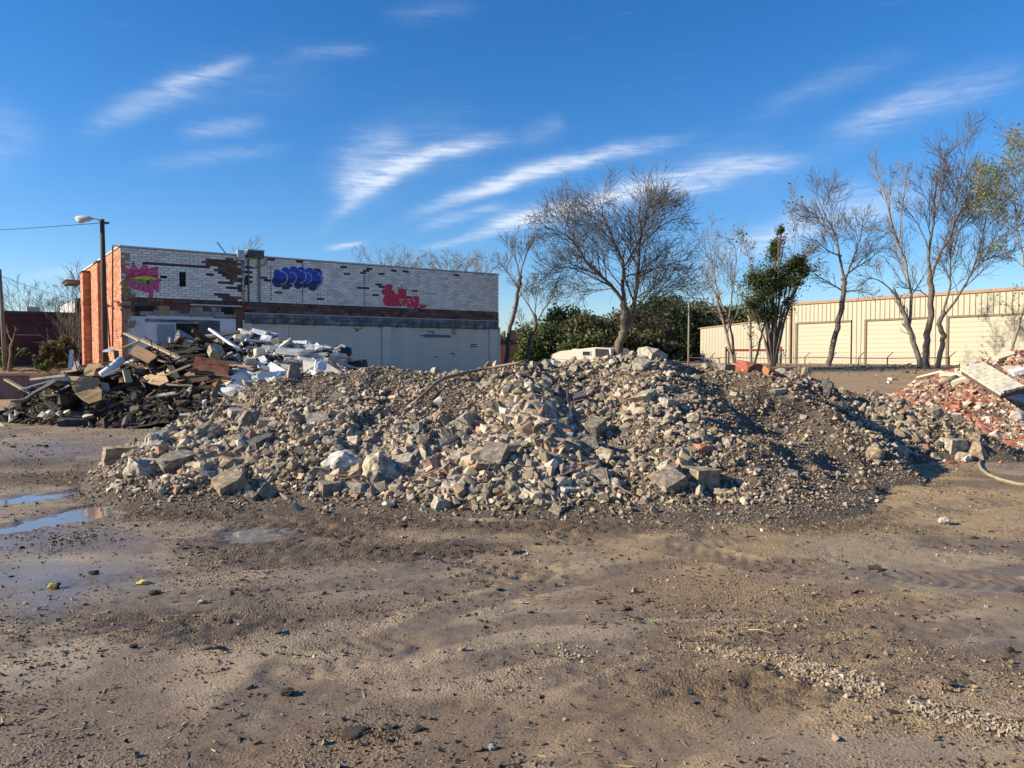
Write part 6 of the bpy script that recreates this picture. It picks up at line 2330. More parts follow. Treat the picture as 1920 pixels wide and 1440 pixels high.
# fallen piece of white brick wall: backing and single bricks
O_ = at(1800, 690, 18.8)
ux = at(1872, 735, 17.6) - O_
Lx = ux.length * 1.05
ux.normalize()
vy = (at(1868, 664, 19.0) - O_) * .58
vy = vy - ux * vy.dot(ux)
Ly = vy.length
vy.normalize()
slabw = empty('wall_slab')
M = Matrix((ux, vy, ux.cross(vy))).transposed().to_4x4()
M.translation = O_
slabw.matrix_world = M
bpy.context.view_layer.update()
sgn = 1 if (ux.cross(vy)).z > 0 else -1
tag(slabw, 'fallen slab of white painted brick wall tilted on the red brick heap', 'wall slab', kind='thing')
nr = 6
bh = Ly / nr
mb = MB()
mb.span((.03, .02, -sgn * .06), (Lx - .02, Ly - .03, -sgn * .17))
mb.build('backing', G['oldred'], slabw)
for r in range(nr):
    u_ = -.14 if r % 2 else 0
    st_ = .0 + .28 * (nr - 1 - r) * .35
    while u_ < Lx:
        a, b_ = max(u_, rngW.uniform(0, .05) - st_ * .6), min(u_ + .30, Lx + rngW.uniform(-.06, .04))
        u_ += .302
        if b_ - a < .06:
            continue
        mb = MB()
        mb.span((a, r * bh, -sgn * .06 + rngW.uniform(-.004, .004)), (b_ - .010, (r + 1) * bh - .011, sgn * rngW.uniform(0, .002)))
        mb.build('brick', G[rngW.choice(('wh3', 'wh4', 'wh4'))], slabw)
LANDMARKS.append((1845, 705, 'the white wall slab'))


def bb(name, a, b_, w, t, mat, lab, cat, roll=.2, lm=None):
    p, q = bhit(*a) + Vector((0, -.05, .06)), bhit(*b_) + Vector((0, -.05, .06))
    o = board(name, p, q, w, t, mat, lab, cat, 'slabs and boards on the red brick heap', roll, .04, hash(lab) % 89)
    if lm:
        LANDMARKS.append(((a[0] + b_[0]) / 2, (a[1] + b_[1]) / 2, lm))


bb('cream_board', (1722, 700), (1768, 688), .20, .07, G['wh4'], 'long cream board along the near edge of the brick heap', 'board', lm='the long cream board')
bb('cream_slab', (1766, 692), (1798, 704), .42, .08, G['wh4'], 'broad cream slab beside the white wall slab', 'slab', lm='the broad cream slab')
bb('cream_slab', (1793, 708), (1822, 703), .45, .10, G['wh4'], 'cream slab tucked under the edge of the white wall slab', 'slab')
bb('cream_slab', (1783, 722), (1820, 712), .18, .10, G['wh4'], 'narrow cream slab before the white wall slab', 'slab')
bb('cream_slab', (1872, 746), (1925, 753), .4, .12, G['wh3'], 'long whitish slab lying below the white wall slab', 'slab', lm='the long whitish slab')
bb('white_slab', (1893, 704), (1935, 692), .35, .12, G['wh1'], 'white slab end poking out behind the white wall slab', 'slab', .4)
bb('white_slab', (1866, 678), (1898, 668), .2, .12, G['wh4'], 'long pale beam on top of the brick heap', 'slab', .2, lm='the long pale beam')
mb = MB()
a, b_ = bhit(1760, 722), bhit(1792, 714)
mb.tube([a + Vector((0, -.05, .08)), b_ + Vector((0, -.05, .08))], .085, 12)
tag(mb.build('clay_pipe', G['tan'], None, True), 'short tan clay pipe lying before the cream slabs', 'pipe')
lump('cream_lump', 1716, 717, 18, 10, G['wh4'], 'cream lump beyond the end of the long cream board', 'lump', 81, 'wedge', bhit)
lump('cream_lump', 1673, 710, 14, 9, G['wh4'], 'isolated cream lump on brick litter nearest the crest slab', 'lump', 82, 'block', bhit)
lump('cream_lump', 1750, 730, 14, 10, G['wh4'], 'cream lump under the short tan clay pipe', 'lump', 83, 'wedge', bhit)
lump('wire_bundle', 1905, 785, 34, 30, G['wh3'], 'pale tangled lump on the brick litter at the edge of the view', 'lump', 84, 'lump', bhit)
lump('white_lump', 1870, 795, 18, 10, G['wh1'], 'white lump on the red brick litter', 'lump', 85, 'wedge', bhit)
lump('red_block', 1763, 702, 15, 11, G['red'], 'single dark red block on the cream slabs', 'brick', 86, 'block', bhit)
LANDMARKS.append((1763, 702, 'the dark red block'))
# single bricks
BRK = []
for k in range(6):
    me = chunk_mesh('brick_piece', 500 + k, 'block', 1, .03)
    me.materials.append(G['red'])
    BRK.append(me)
loose = []
for k in range(150):
    if k < 60:
        px, py = rngW.uniform(1775, 1925), 0
        py = 690 - (px - 1775) * .25 + rngW.uniform(-12, 20)
    else:
        px, py = rngW.gauss(1800, 90), rngW.gauss(790, 42)
    if px > 1930 or py < 640 or px < 1640 or py > 868 or py < 700 and k >= 60:
        continue
    p = bhit(px, py)
    if float(rubble_h(p.x, p.y)) > .0:
        continue
    tone, word = rngW.choices([('red', 'dark red'), ('orange', 'orange'), ('wh3', 'whitish'), ('wh4', 'cream')], [4, 3.4, 1.3, 1.1])[0]
    o = bpy.data.objects.new('brick_piece', rngW.choice(BRK))
    col.objects.link(o)
    s = rngW.uniform(.7, 1.15)
    o.scale = (.21 * s * rngW.uniform(.5, 1.1), .10 * s, .075 * s)
    o.location = p + Vector((0, 0, .03))
    o.rotation_euler = (rngW.gauss(0, .4), rngW.gauss(0, .4), rngW.uniform(0, 6.28))
    o.material_slots[0].link = 'OBJECT'
    o.material_slots[0].material = G[tone]
    tag(o, None, 'brick', 'loose bricks of the red brick heap')
    loose.append(dict(o=o, desc=f'{word} {"half" if o.scale[0] < .15 else "whole"} brick', px=px, py=py))
LANDMARKS += [(1700, 770, 'the tail-side litter'), (1820, 800, 'the thickest litter'), (1880, 860, 'the white lump on litter')]
name_apart(loose)
n = 48000
x = rng.uniform(5.2, 17.5, n)
y = 11.3 + rng.uniform(0, 1, n) ** .8 * 12.5
h = np.maximum(brick_h(x, y), 0)
ctr = fbm(x, y, 1.1, 3, 61)
edge = sstep(-.5, 1.7, x - 4.9 - .12 * (y - 12) - (ctr - .5) * 2) * sstep(11.2, 13.4, y + (ctr - .5) * 2.4 - .05 * x)
keep = (rng.uniform(0, 1, n) < np.maximum(edge * (.5 + .8 * ctr), (h > .05) * .9)) & (rubble_h(x, y) < .05) & (y < 24)
x, y, h = x[keep], y[keep], h[keep]
n = len(x)
G['bricklit'] = mk('brick_litter', None, 9, bump=.2, bscale=40, rnd='island', rcols=[(0.319, 0.123, 0.077), (0.249, 0.082, 0.053), (0.372, 0.166, 0.101), (0.319, 0.231, 0.170), (0.195, 0.099, 0.069), (0.444, 0.371, 0.291), (0.337, 0.149, 0.097), (0.276, 0.190, 0.137), (0.496, 0.429, 0.372), (0.239, 0.173, 0.133), (0.372, 0.257, 0.194), (0.292, 0.216, 0.162), (0.399, 0.314, 0.234), (0.213, 0.149, 0.113)], var=.4)
s = .034 * np.exp(rng.normal(0, .5, n)) * (.85 + .45 * (h > .2))
S = np.stack([s * 1.5, s, s * .6], 1) * 1.2
k_ = s > .040
RT = randrot(rng, n, .4)
Q_ = np.stack([x, y, terrain(x, y) + h + S[:, 2] * .2], 1)
scatter('brick_litter', G['bricklit'], Q_[~k_], S[~k_], RT[~k_], PEB, rng, 'crushed red and cream brick spread over the slope beside the mound')
scatter('brick_shards', G['bricklit'], Q_[k_], S[k_], RT[k_], SMALL, rng, 'red and cream brick shards spread over the slope beside the mound')

# ================================================================== trees
G['bark'] = mk('grey_bark', [(.07, .055, .045), (.14, .11, .09), (.20, .165, .135)], 6, rough=.95, bump=.6, bscale=18, bdist=.03, stretch=(2, 2, .5))
G['bark2'] = mk('pale_bark', [(.14, .11, .085), (.24, .20, .16), (.31, .27, .22)], 6, rough=.95, bump=.6, bscale=18, bdist=.03, stretch=(2, 2, .5))
G['twig'] = mk('twigs', [(.055, .048, .045), (.09, .078, .07)], 1, rough=.9, bump=0)
G['twig2'] = mk('pale_twigs', [(.12, .10, .085), (.17, .145, .12)], 1, rough=.9, bump=0)


def leafmat(name, cols):
    m, nt, b = newmat(name)
    r = nd(nt, 'ShaderNodeNewGeometry').outputs['Random Per Island']
    c = ramp(nt, r, [(i / len(cols), q) for i, q in enumerate(cols)], 'CONSTANT')
    nt.links.new(c, b.inputs['Base Color'])
    b.inputs['Roughness'].default_value = .6
    b.inputs['Specular IOR Level'].default_value = .3
    tr = nd(nt, 'ShaderNodeBsdfTranslucent', {'Color': c})
    mx = nd(nt, 'ShaderNodeMixShader', {0: .30, 1: b.outputs[0], 2: tr.outputs[0]})
    nt.links.new(mx.outputs[0], nt.nodes['Material Output'].inputs['Surface'])
    return m


G['lf_dark'] = leafmat('dark_leaves', [(0.050, 0.082, 0.024), (0.072, 0.110, 0.031), (0.036, 0.060, 0.020), (0.096, 0.126, 0.042), (0.058, 0.086, 0.031)])
G['lf_ever'] = leafmat('evergreen_leaves', [(.06, .085, .03), (.085, .115, .04), (.045, .065, .025), (.115, .135, .055), (.07, .095, .03)])
G['lf_mid'] = leafmat('mid_leaves', [(0.094, 0.125, 0.029), (0.127, 0.151, 0.040), (0.066, 0.095, 0.024), (0.143, 0.157, 0.053), (0.105, 0.106, 0.040)])
G['lf_olive'] = leafmat('olive_brown_leaves', [(.11, .095, .042), (.14, .108, .055), (.08, .078, .032), (.095, .105, .036), (.15, .12, .07), (.065, .062, .03)])
G['lf_new'] = leafmat('new_leaves', [(.13, .21, .045), (.17, .25, .06), (.10, .16, .03), (.20, .26, .07), (.26, .25, .08)])
G['lf_weed'] = leafmat('weed_leaves', [(.10, .17, .035), (.07, .12, .025), (.14, .19, .05), (.05, .08, .02)])


def crook(p, d, L, n, rng, wig, trop, pull=None):
    pts = [p.copy()]
    d = d.normalized()
    for i in range(n):
        d = d + Vector((rng.gauss(0, wig), rng.gauss(0, wig), rng.gauss(0, wig) + trop))
        if pull is not None:
            d += pull * .08
        d.normalize()
        pts.append(pts[-1] + d * (L / n))
    return pts


def sub(limb, tw, pts, r0, r1, L, lev, P, rng):
    """children along a limb"""
    if lev > P['lev']:
        return
    n = P['n'][min(lev - 1, len(P['n']) - 1)]
    if lev > 1:
        n = max(2, round(n * min(1.25, L / (1.7 if lev == 2 else .95))))
    k = len(pts) - 1
    for i in range(n):
        t = P.get('t0', .2) + (1 - P.get('t0', .2)) * (i + rng.random()) / n
        if lev > 1:
            t = .15 + .85 * (i + rng.random()) / n
        f = t * k
        j = min(int(f), k - 1)
        p = pts[j].lerp(pts[j + 1], f - j)
        d0 = (pts[j + 1] - pts[j]).normalized()
        ax = d0.orthogonal().normalized()
        ax = Matrix.Rotation(rng.uniform(0, 2 * PI), 3, d0) @ ax
        ang = math.radians(rng.uniform(*P['ang']))
        d = Matrix.Rotation(ang, 3, ax) @ d0
        d.z += P['up']
        l = L * rng.uniform(*P['ratio']) * (1.1 - .55 * t)
        rr_ = max((r0 + (r1 - r0) * t) * rng.uniform(.4, .62), P['rmin'])
        re = max(rr_ * .3, P['rmin'] * .8)
        q = crook(p, d, l, 5 if lev < 3 else 4, rng, P['wig'], P['trop'])
        mbx = limb if rr_ > P['split'] else tw
        mbx.tube(q, [rr_ + (re - rr_) * a / (len(q) - 1) for a in range(len(q))], 5 if rr_ > .03 else 3, False)
        sub(limb, tw, q, rr_, re, l, lev + 1, P, rng)


BASEP = dict(lev=3, n=(12, 8, 5), ang=(22, 50), up=.08, ratio=(.55, .95), wig=.10, trop=.03, rmin=.0085, split=.028, t0=.22)


def bare_tree(name, base, D, limbs, label, seed, bark='bark', twig='twig', leaves=None, group=None, cat='tree', thick=.56, **kw):
    """LIMBS: seen polylines with radii in metres and a depth swing at the end"""
    rng_ = random.Random(seed)
    P = dict(BASEP)
    P.update(kw)
    b0 = at(base[0], base[1], D)
    gz = float(terrain(b0.x, b0.y))
    root = empty(name, (b0.x, b0.y, gz))
    lm, tw = MB(), MB()
    tips = []
    for (pix, r0, r1, swing, ch) in limbs:
        r0, r1 = r0 * thick, r1 * thick * 1.4
        n = len(pix)
        pts = []
        for i, (a, c) in enumerate(pix):
            pts.append(at(a, c, D + swing * (i / max(n - 1, 1)) ** 1.3) - Vector((b0.x, b0.y, gz)))
        if pix[0] == base:
            pts[0].z = -.15
        # smooth the path and give it a natural wobble
        fine = []
        for i in range(n - 1):
            for s_ in range(4):
                t = s_ / 4
                p0, p1, p2, p3 = pts[max(i - 1, 0)], pts[i], pts[i + 1], pts[min(i + 2, n - 1)]
                q = .5 * ((2 * p1) + (p2 - p0) * t + (2 * p0 - 5 * p1 + 4 * p2 - p3) * t * t + (3 * p1 - p0 - 3 * p2 + p3) * t ** 3)
                fine.append(q)
        fine.append(pts[-1])
        m = len(fine)
        for i in range(1, m - 1):
            fine[i] += Vector((rng_.gauss(0, 1), rng_.gauss(0, 1), 0)) * min(r0 * .25, .04)
        L = sum((fine[i + 1] - fine[i]).length for i in range(m - 1))
        lm.tube(fine, [(r0 + (r1 - r0) * (i / (m - 1)) ** .8) * (1 + .04 * math.sin(i * 2.1)) for i in range(m)], 9 if r0 > .08 else 6, False)
        if ch:
            sub(lm, tw, fine, r0 * .8, r1, L * ch, 1, P, rng_)
    lm.build('trunk', G[bark], root, True)
    if tw.v:
        tw.build('crown', G[twig], root)
        if leaves:
            mat, num, size = leaves
            V_ = np.array(tw.v)
            pick = np.random.default_rng(seed).integers(0, len(V_), num)
            cent = V_[pick] + np.random.default_rng(seed + 1).normal(0, .14, (num, 3))
            leaf_mesh('foliage', cent, size, G[mat], root, seed)
    tag(root, label, cat, group)
    return root


def leaf_mesh(name, cent, size, mat, parent, seed):
    r = np.random.default_rng(seed)
    n = len(cent)
    s = size * r.uniform(.45, 1.5, n)
    a = r.normal(0, 1, (n, 3))
    a /= np.linalg.norm(a, axis=1)[:, None]
    b_ = np.cross(a, r.normal(0, 1, (n, 3)))
    b_ /= np.linalg.norm(b_, axis=1)[:, None]
    u, v = a * s[:, None], b_ * s[:, None] * .55
    V_ = np.stack([cent - u, cent + v, cent + u, cent - v], 1).reshape(-1, 3)
    T_ = np.arange(4 * n).reshape(n, 4)
    me = mesh_tris(name, V_, T_)
    o = link_mesh(name, me, mat, parent)
    return o


def bush(name, px, py0, py1, wpx, D, mat, num, size, label, seed, group=None, cat='shrub', lobes=7, deep=.8, gz=None, lo=.16, pix=None):
    """leafy mass: stems and many small leaves in uneven lobes, from py1 (top) to py0 (foot)"""
    r = np.random.default_rng(seed)
    b0 = at(px, py0, D)
    z0 = float(terrain(b0.x, b0.y)) if gz is None else gz
    topz = at(px, py1, D).z
    H, W = topz - z0, wpx * D / F
    root = empty(name, (b0.x, b0.y, z0))
    cs, st = [], MB()
    rl = random.Random(seed)
    for k in range(lobes):
        hz = rl.uniform(.16, .86)
        if k == 0:
            hz = .80
        sp = (1 - abs(hz - .42) ** 1.5 * 1.3)
        cx = rl.uniform(-.5, .5) * W * sp * (.5 if k == 0 else 1)
        cy = rl.uniform(-.5, .5) * W * deep * sp
        if pix:
            a_, c_, w_, h_ = pix[k]
            q_ = at(a_, c_, D)
            cx, cy, hz = q_.x - b0.x, rl.uniform(-.4, .4), (q_.z - z0) / H
        rad = (W * rl.uniform(.20, .34), W * deep * rl.uniform(.2, .34), H * rl.uniform(.16, .26))
        if pix:
            rad = (w_ * D / F, w_ * D / F * .8, h_ * D / F)
        m = num // lobes
        p = r.normal(0, 1, (m, 3))
        p /= np.linalg.norm(p, axis=1)[:, None]
        p *= (r.uniform(0, 1, m) ** .38)[:, None] * (1 + (.42 if pix else .28) * r.normal(0, 1, m))[:, None]
        p = p * np.array(rad) + np.array((cx, cy, hz * H))
        cl = fbm(p[:, 0] * 1.0 + p[:, 1], p[:, 2] + p[:, 1] * .5, .55, 3, seed)
        p = p[cl > (.41 if pix else .43)]
        cs.append(p)
        st.tube([(0, 0, -.1), (cx * .4, cy * .4, hz * H * .5), (cx, cy, hz * H)], [.06 * H / 3 + .02, .04, .012], 5, False)
        for j in range(14):
            q = Vector(p[rl.randrange(len(p))])
            st.tube([Vector((cx * .6, cy * .6, hz * H * .7)), q.lerp(Vector((cx, cy, hz * H)), .4), q], [.018, .012, .006], 3, False)
    cs = np.concatenate(cs)
    cs = cs[cs[:, 2] > .02]
    leaf_mesh('crown', cs, size, G[mat], root, seed)
    st.build('trunk', G['bark'], root)
    tag(root, label, cat, group)
    return root


# the big tree behind the mound
bare_tree('bare_tree', (1152, 690), 36, [
    ([(1152, 690), (1160, 655), (1167, 625), (1171, 600), (1172, 566)], .40, .22, 0, 0),
    ([(1166, 632), (1180, 606), (1190, 560), (1196, 500), (1199, 455), (1210, 412), (1220, 378)], .24, .03, 1.0, .55),
    ([(1171, 570), (1150, 540), (1128, 518), (1100, 492), (1082, 462), (1060, 440), (1020, 425)], .17, .02, -.8, .62),
    ([(1170, 572), (1168, 530), (1169, 498), (1156, 462), (1140, 425), (1128, 392), (1124, 376)], .19, .02, 1.2, .60),
    ([(1169, 500), (1190, 470), (1203, 435), (1198, 398), (1204, 368)], .12, .02, -1.5, .62),
    ([(1197, 520), (1225, 505), (1262, 495), (1298, 505)], .10, .015, .8, .72),
    ([(1200, 462), (1225, 435), (1255, 415), (1290, 405)], .10, .015, -.9, .72),
    ([(1210, 412), (1238, 390), (1262, 380)], .07, .012, .6, .8),
    ([(1082, 462), (1068, 430), (1052, 400), (1042, 388)], .07, .012, .6, .8),
    ([(1128, 518), (1096, 506), (1062, 502), (1028, 508)], .07, .012, -1.4, .8),
    ([(1150, 540), (1120, 545), (1085, 548), (1060, 560)], .05, .012, 1.4, .7),
    ([(1192, 560), (1225, 540), (1262, 540), (1290, 552)], .06, .012, -1.6, .75),
    ([(1185, 590), (1205, 562), (1222, 545)], .05, .012, 1.6, .9),
], 'big spreading bare tree behind the mound, tallest in the middle', 11, group='bare winter trees round the lot', lev=3, n=(17, 6, 5), rmin=.0085, ang=(26, 60), t0=.12)
# pair beyond the end of the shop
bare_tree('bare_tree', (945, 690), 44, [
    ([(945, 690), (953, 640), (962, 590), (972, 540), (974, 515)], .24, .13, 0, 0),
    ([(974, 520), (966, 480), (955, 450)], .09, .015, .8, .7), ([(974, 520), (988, 475), (1000, 455)], .09, .015, -.8, .7), ([(972, 540), (952, 512), (934, 490)], .07, .015, .5, .7), ([(967, 565), (985, 545), (1002, 530)], .06, .012, .5, .7)],
    'dark bare tree touching the end of the brick shop', 12, group='bare winter trees round the lot', n=(10, 7, 5), up=.15, ang=(18, 42))
bare_tree('bare_tree', (985, 692), 42, [
    ([(985, 692), (992, 645), (1003, 615), (1002, 590)], .22, .12, 0, 0),
    ([(1002, 595), (990, 570), (975, 548), (968, 530)], .09, .015, .8, .6), ([(1003, 612), (1020, 580), (1035, 560), (1042, 545)], .09, .012, -.8, .6), ([(1002, 592), (1006, 560), (1012, 530)], .07, .012, .8, .6), ([(992, 640), (978, 612), (972, 590)], .08, .012, .8, .6)],
    'crooked dark bare tree before the green hedge, low forked', 13, group='bare winter trees round the lot', n=(10, 7, 5))
# tops behind the shop roof
for k, (px, top, w, D, mat, lab) in enumerate(((725, 470, 60, 58, 'twig2', 'bare tree top showing over the middle of the shop roof'), (845, 474, 40, 60, 'twig2', 'yellowish tree top showing over the shop roof near its end'), (775, 482, 26, 62, 'twig2', 'thin bare tree top between the two others over the shop roof'), (898, 478, 36, 56, 'twig2', 'sparse bare tree top over the end of the shop roof'), (470, 462, 14, 60, 'twig2', 'bare twig tips just over the electric box on the shop roof'))):
    lb_ = [([(px, 690), (px + 3, 600), (px, 530)], .2, .12, 0, 0)]
    for j in range(6):
        a = (j - 2.5) / 2.5
        lb_.append(([(px, 545), (px + a * w * .5, 515), (px + a * w, top + 6 + 10 * a * a)], .07, .012, (j % 3 - 1) * 1.0, .6))
    bare_tree('bare_tree', (px, 690), D, lb_, lab, 20 + k, 'bark2', mat, ('lf_new', 500, .05) if k == 1 else None, group='bare winter trees round the lot', n=(7, 5, 4), up=.12, rmin=.009)
# left of the shop
for k, (px, py, top, w, D, lab) in enumerate(((45, 620, 535, 62, 56, 'round bare tree crown behind the low red brick building'), (98, 625, 555, 40, 60, 'smaller bare tree crown between the low red building and the shop'), (140, 690, 530, 22, 37, 'thin pale sapling against the taller end block'))):
    lb_ = [([(px, 690), (px + 2, 650), (px, py - 20)], .14, .08, 0, 0)]
    for j in range(6):
        a = (j - 2.5) / 2.5
        lb_.append(([(px, py), (px + a * w * .5, py - 35), (px + a * w, top + 4 + 22 * a * a)], .06, .012, (j % 3 - 1) * 1.0, .6))
    bare_tree('bare_tree', (px, 690), D, lb_, lab, 30 + k, 'bark2' if k == 2 else 'bark', 'twig2' if k == 2 else 'twig', group='bare winter trees round the lot', n=(6, 5, 4), rmin=.008)
bare_tree('bare_tree', (16, 690), 32.5, [([(16, 690), (20, 655), (23, 640)], .08, .05, 0, 0), ([(23, 640), (16, 628), (12, 612)], .045, .02, .2, .5), ([(23, 640), (27, 625), (30, 612)], .045, .02, -.2, .5)], 'stubby pale pollard in the shade by the leaning pole', 35, 'bark2', 'twig2', group='bare winter trees round the lot', n=(3, 3), lev=2)

# pollarded pair before the warehouse wing
bare_tree('bare_tree', (1378, 692), 44, [
    ([(1378, 692), (1366, 640), (1352, 590), (1343, 555)], .17, .08, 0, .25), ([(1380, 692), (1374, 640), (1366, 600), (1352, 565), (1340, 520), (1333, 480), (1326, 425)], .15, .02, .6, .35),
    ([(1366, 600), (1372, 560), (1376, 520), (1380, 470), (1362, 445)], .09, .015, -.5, .45), ([(1352, 565), (1335, 540), (1322, 510)], .06, .012, -.5, .5)],
    'pollarded bare tree with several stems before the warehouse wing', 41, 'bark2', 'twig2', group='bare winter trees round the lot', n=(10, 7, 5), rmin=.009)
bare_tree('bare_tree', (1409, 692), 43, [
    ([(1409, 692), (1407, 640), (1406, 600), (1402, 560)], .16, .10, 0, .2), ([(1412, 690), (1426, 640), (1434, 600), (1440, 560), (1452, 510)], .13, .03, .6, .35), ([(1402, 560), (1408, 510), (1400, 470), (1392, 445)], .07, .012, -.4, .45), ([(1404, 580), (1388, 550), (1378, 530)], .05, .012, .4, .5),
    ([(1436, 600), (1462, 560), (1478, 520), (1492, 440), (1480, 395)], .05, .010, .8, .4)],
    'forked bare tree wrapped in ivy before the warehouse wing', 42, 'bark2', 'twig2', ('lf_dark', 700, .07), group='bare winter trees round the lot', n=(10, 7, 5), rmin=.009)
# the evergreen beside it
EV = [(1412, 520, 20, 24), (1425, 560, 26, 26), (1405, 578, 18, 20), (1440, 590, 22, 20), (1448, 540, 18, 26), (1452, 500, 15, 24), (1458, 465, 13, 22), (1462, 440, 8, 12), (1470, 520, 16, 20), (1485, 500, 14, 14), (1500, 490, 12, 12), (1508, 508, 9, 10), (1490, 535, 15, 14), (1478, 570, 16, 18), (1432, 525, 20, 22), (1462, 545, 18, 22)]
ivy = bush('evergreen_tree', 1448, 690, 430, 90, 41, 'lf_ever', 36000, .052, 'dark leafy evergreen tree standing among the bare trees', 43, cat='tree', lobes=16, deep=.7, pix=EV)
# warehouse trees
bare_tree('bare_tree', (1553, 692), 41, [
    ([(1553, 692), (1563, 640), (1575, 590), (1582, 545), (1584, 520)], .19, .11, 0, 0),
    ([(1583, 525), (1574, 480), (1566, 440), (1545, 400), (1535, 375)], .10, .015, .8, .62), ([(1583, 530), (1598, 490), (1612, 450), (1618, 410)], .08, .015, -.8, .62), ([(1583, 520), (1600, 505), (1625, 490), (1650, 470)], .07, .012, .8, .6), ([(1578, 480), (1552, 470), (1530, 450)], .06, .012, -.6, .7), ([(1580, 545), (1555, 530), (1528, 515)], .06, .012, .6, .62), ([(1580, 548), (1610, 545), (1640, 555)], .05, .012, -.6, .6)],
    'slender leaning bare tree before the first roll-up door', 44, thick=.80, group='bare winter trees round the lot', n=(14, 7, 5))
bare_tree('bare_tree', (1728, 694), 39, [
    ([(1728, 694), (1716, 650), (1700, 605), (1686, 570), (1678, 550)], .17, .09, 0, .2), ([(1704, 610), (1708, 560), (1700, 510), (1690, 470), (1672, 420)], .11, .03, .6, .4),
    ([(1678, 552), (1655, 530), (1630, 522), (1606, 540)], .05, .01, -.5, .5), ([(1690, 470), (1668, 440), (1640, 430), (1616, 438)], .06, .01, .7, .5), ([(1672, 420), (1660, 370), (1648, 330), (1638, 305)], .05, .008, .4, .4), ([(1686, 450), (1690, 400), (1696, 350), (1699, 325)], .05, .008, -.5, .4), ([(1672, 425), (1668, 370), (1676, 320)], .04, .008, .5, .4)],
    'leaning multi-stemmed bare tree with upright whips before the second door', 45, 'bark2', 'twig2', thick=.80, group='bare winter trees round the lot', n=(12, 6, 5), up=.2, ang=(18, 42))
bare_tree('bare_tree', (1735, 694), 38.5, [
    ([(1735, 694), (1738, 650), (1741, 605), (1746, 560), (1745, 520)], .20, .12, 0, 0), ([(1745, 525), (1742, 470), (1750, 420), (1752, 375), (1760, 325), (1765, 295)], .11, .012, .8, .42), ([(1745, 530), (1760, 480), (1784, 440), (1790, 390), (1800, 330), (1811, 275)], .10, .010, -.8, .42),
    ([(1742, 470), (1726, 430), (1706, 400), (1690, 385)], .05, .01, .5, .5), ([(1752, 400), (1768, 350), (1770, 300)], .05, .008, -.4, .5), ([(1786, 430), (1810, 385), (1850, 345), (1880, 330)], .06, .01, .5, .5), ([(1746, 562), (1724, 545), (1700, 540), (1672, 500)], .05, .01, .8, .4)],
    'tallest bare tree at the warehouse, its dark trunk next to the leaning one', 46, thick=.80, group='bare winter trees round the lot', n=(13, 6, 5), up=.15, ang=(18, 45))
bare_tree('bare_tree', (1758, 692), 38, [
    ([(1758, 692), (1766, 650), (1769, 630), (1762, 608), (1768, 585)], .15, .10, 0, 0), ([(1766, 590), (1780, 545), (1782, 500), (1784, 460), (1800, 410)], .08, .012, .7, .5), ([(1764, 598), (1790, 565), (1818, 520), (1838, 490), (1880, 440), (1915, 420)], .09, .012, -.7, .5), ([(1822, 512), (1838, 460), (1850, 400), (1862, 350)], .05, .01, .6, .5), ([(1784, 480), (1800, 430), (1826, 400), (1846, 335)], .05, .008, .6, .45), ([(1838, 490), (1870, 480), (1905, 470)], .045, .01, .6, .6)],
    'crooked bare tree with an elbow in its trunk before the third door', 47, thick=.80, group='bare winter trees round the lot', n=(14, 6, 5), up=.1, ang=(20, 50))
bare_tree('leafing_tree', (1893, 660), 36, [
    ([(1893, 668), (1905, 625), (1915, 590), (1925, 560)], .13, .09, 0, 0), ([(1897, 660), (1902, 620), (1898, 580), (1900, 545)], .07, .03, .4, .3), ([(1925, 565), (1918, 480), (1905, 410), (1902, 345), (1910, 290)], .09, .01, .8, .55), ([(1925, 560), (1935, 460), (1930, 370), (1926, 310)], .09, .01, -.8, .55), ([(1912, 470), (1885, 420), (1850, 375), (1832, 360)], .05, .008, .5, .6), ([(1908, 400), (1890, 370), (1850, 362)], .04, .008, -.5, .6), ([(1904, 360), (1880, 330), (1865, 318)], .04, .008, .5, .6), ([(1918, 500), (1895, 480), (1870, 470)], .04, .008, .5, .6), ([(1908, 330), (1900, 290), (1905, 262)], .04, .008, .4, .6)],
    'tree coming into thin yellow-green leaf at the edge of the view', 48, 'bark2', 'twig2', ('lf_new', 3000, .055), n=(8, 6, 5))

# hedge of trees and shrubs behind the mound
HEDGE = [(1052, 575, 60, 62, 'lf_dark', 'dark pointed evergreen beyond the crooked bare tree'), (1020, 612, 70, 58, 'lf_mid', 'bright green shrub at the near end of the hedge'), (1085, 596, 90, 60, 'lf_olive', 'olive bush between the dark evergreen and big bare tree'), (1130, 600, 80, 64, 'lf_olive', 'brownish bush just beside the big bare tree trunk'), (1195, 588, 90, 70, 'lf_olive', 'olive brown bush behind the big bare tree trunk'), (1235, 560, 90, 80, 'lf_dark', 'dark rounded evergreen past the big bare tree'), (1272, 572, 80, 82, 'lf_olive', 'olive brown bush behind the slim wooden post'), (1325, 572, 80, 90, 'lf_dark', 'dark evergreen rising behind the warehouse wing'), (1380, 582, 80, 92, 'lf_dark', 'dark tree mass behind the pollarded trees'), (1425, 580, 70, 94, 'lf_olive', 'olive tree behind the forked ivy tree'), (1000, 640, 40, 50, 'lf_mid', 'low bright shrub before the brick shed'), (1160, 625, 70, 60, 'lf_olive', 'low brown brush before the hedge'), (1215, 630, 70, 66, 'lf_olive', 'low olive brush before the dark evergreen'), (1100, 632, 80, 54, 'lf_mid', 'low sunlit green brush above the camper'), (1296, 620, 50, 84, 'lf_dark', 'low dark shrub beside the end of the warehouse wing'), (965, 650, 50, 60, 'lf_olive', 'small brown shrub behind the brick shed')]
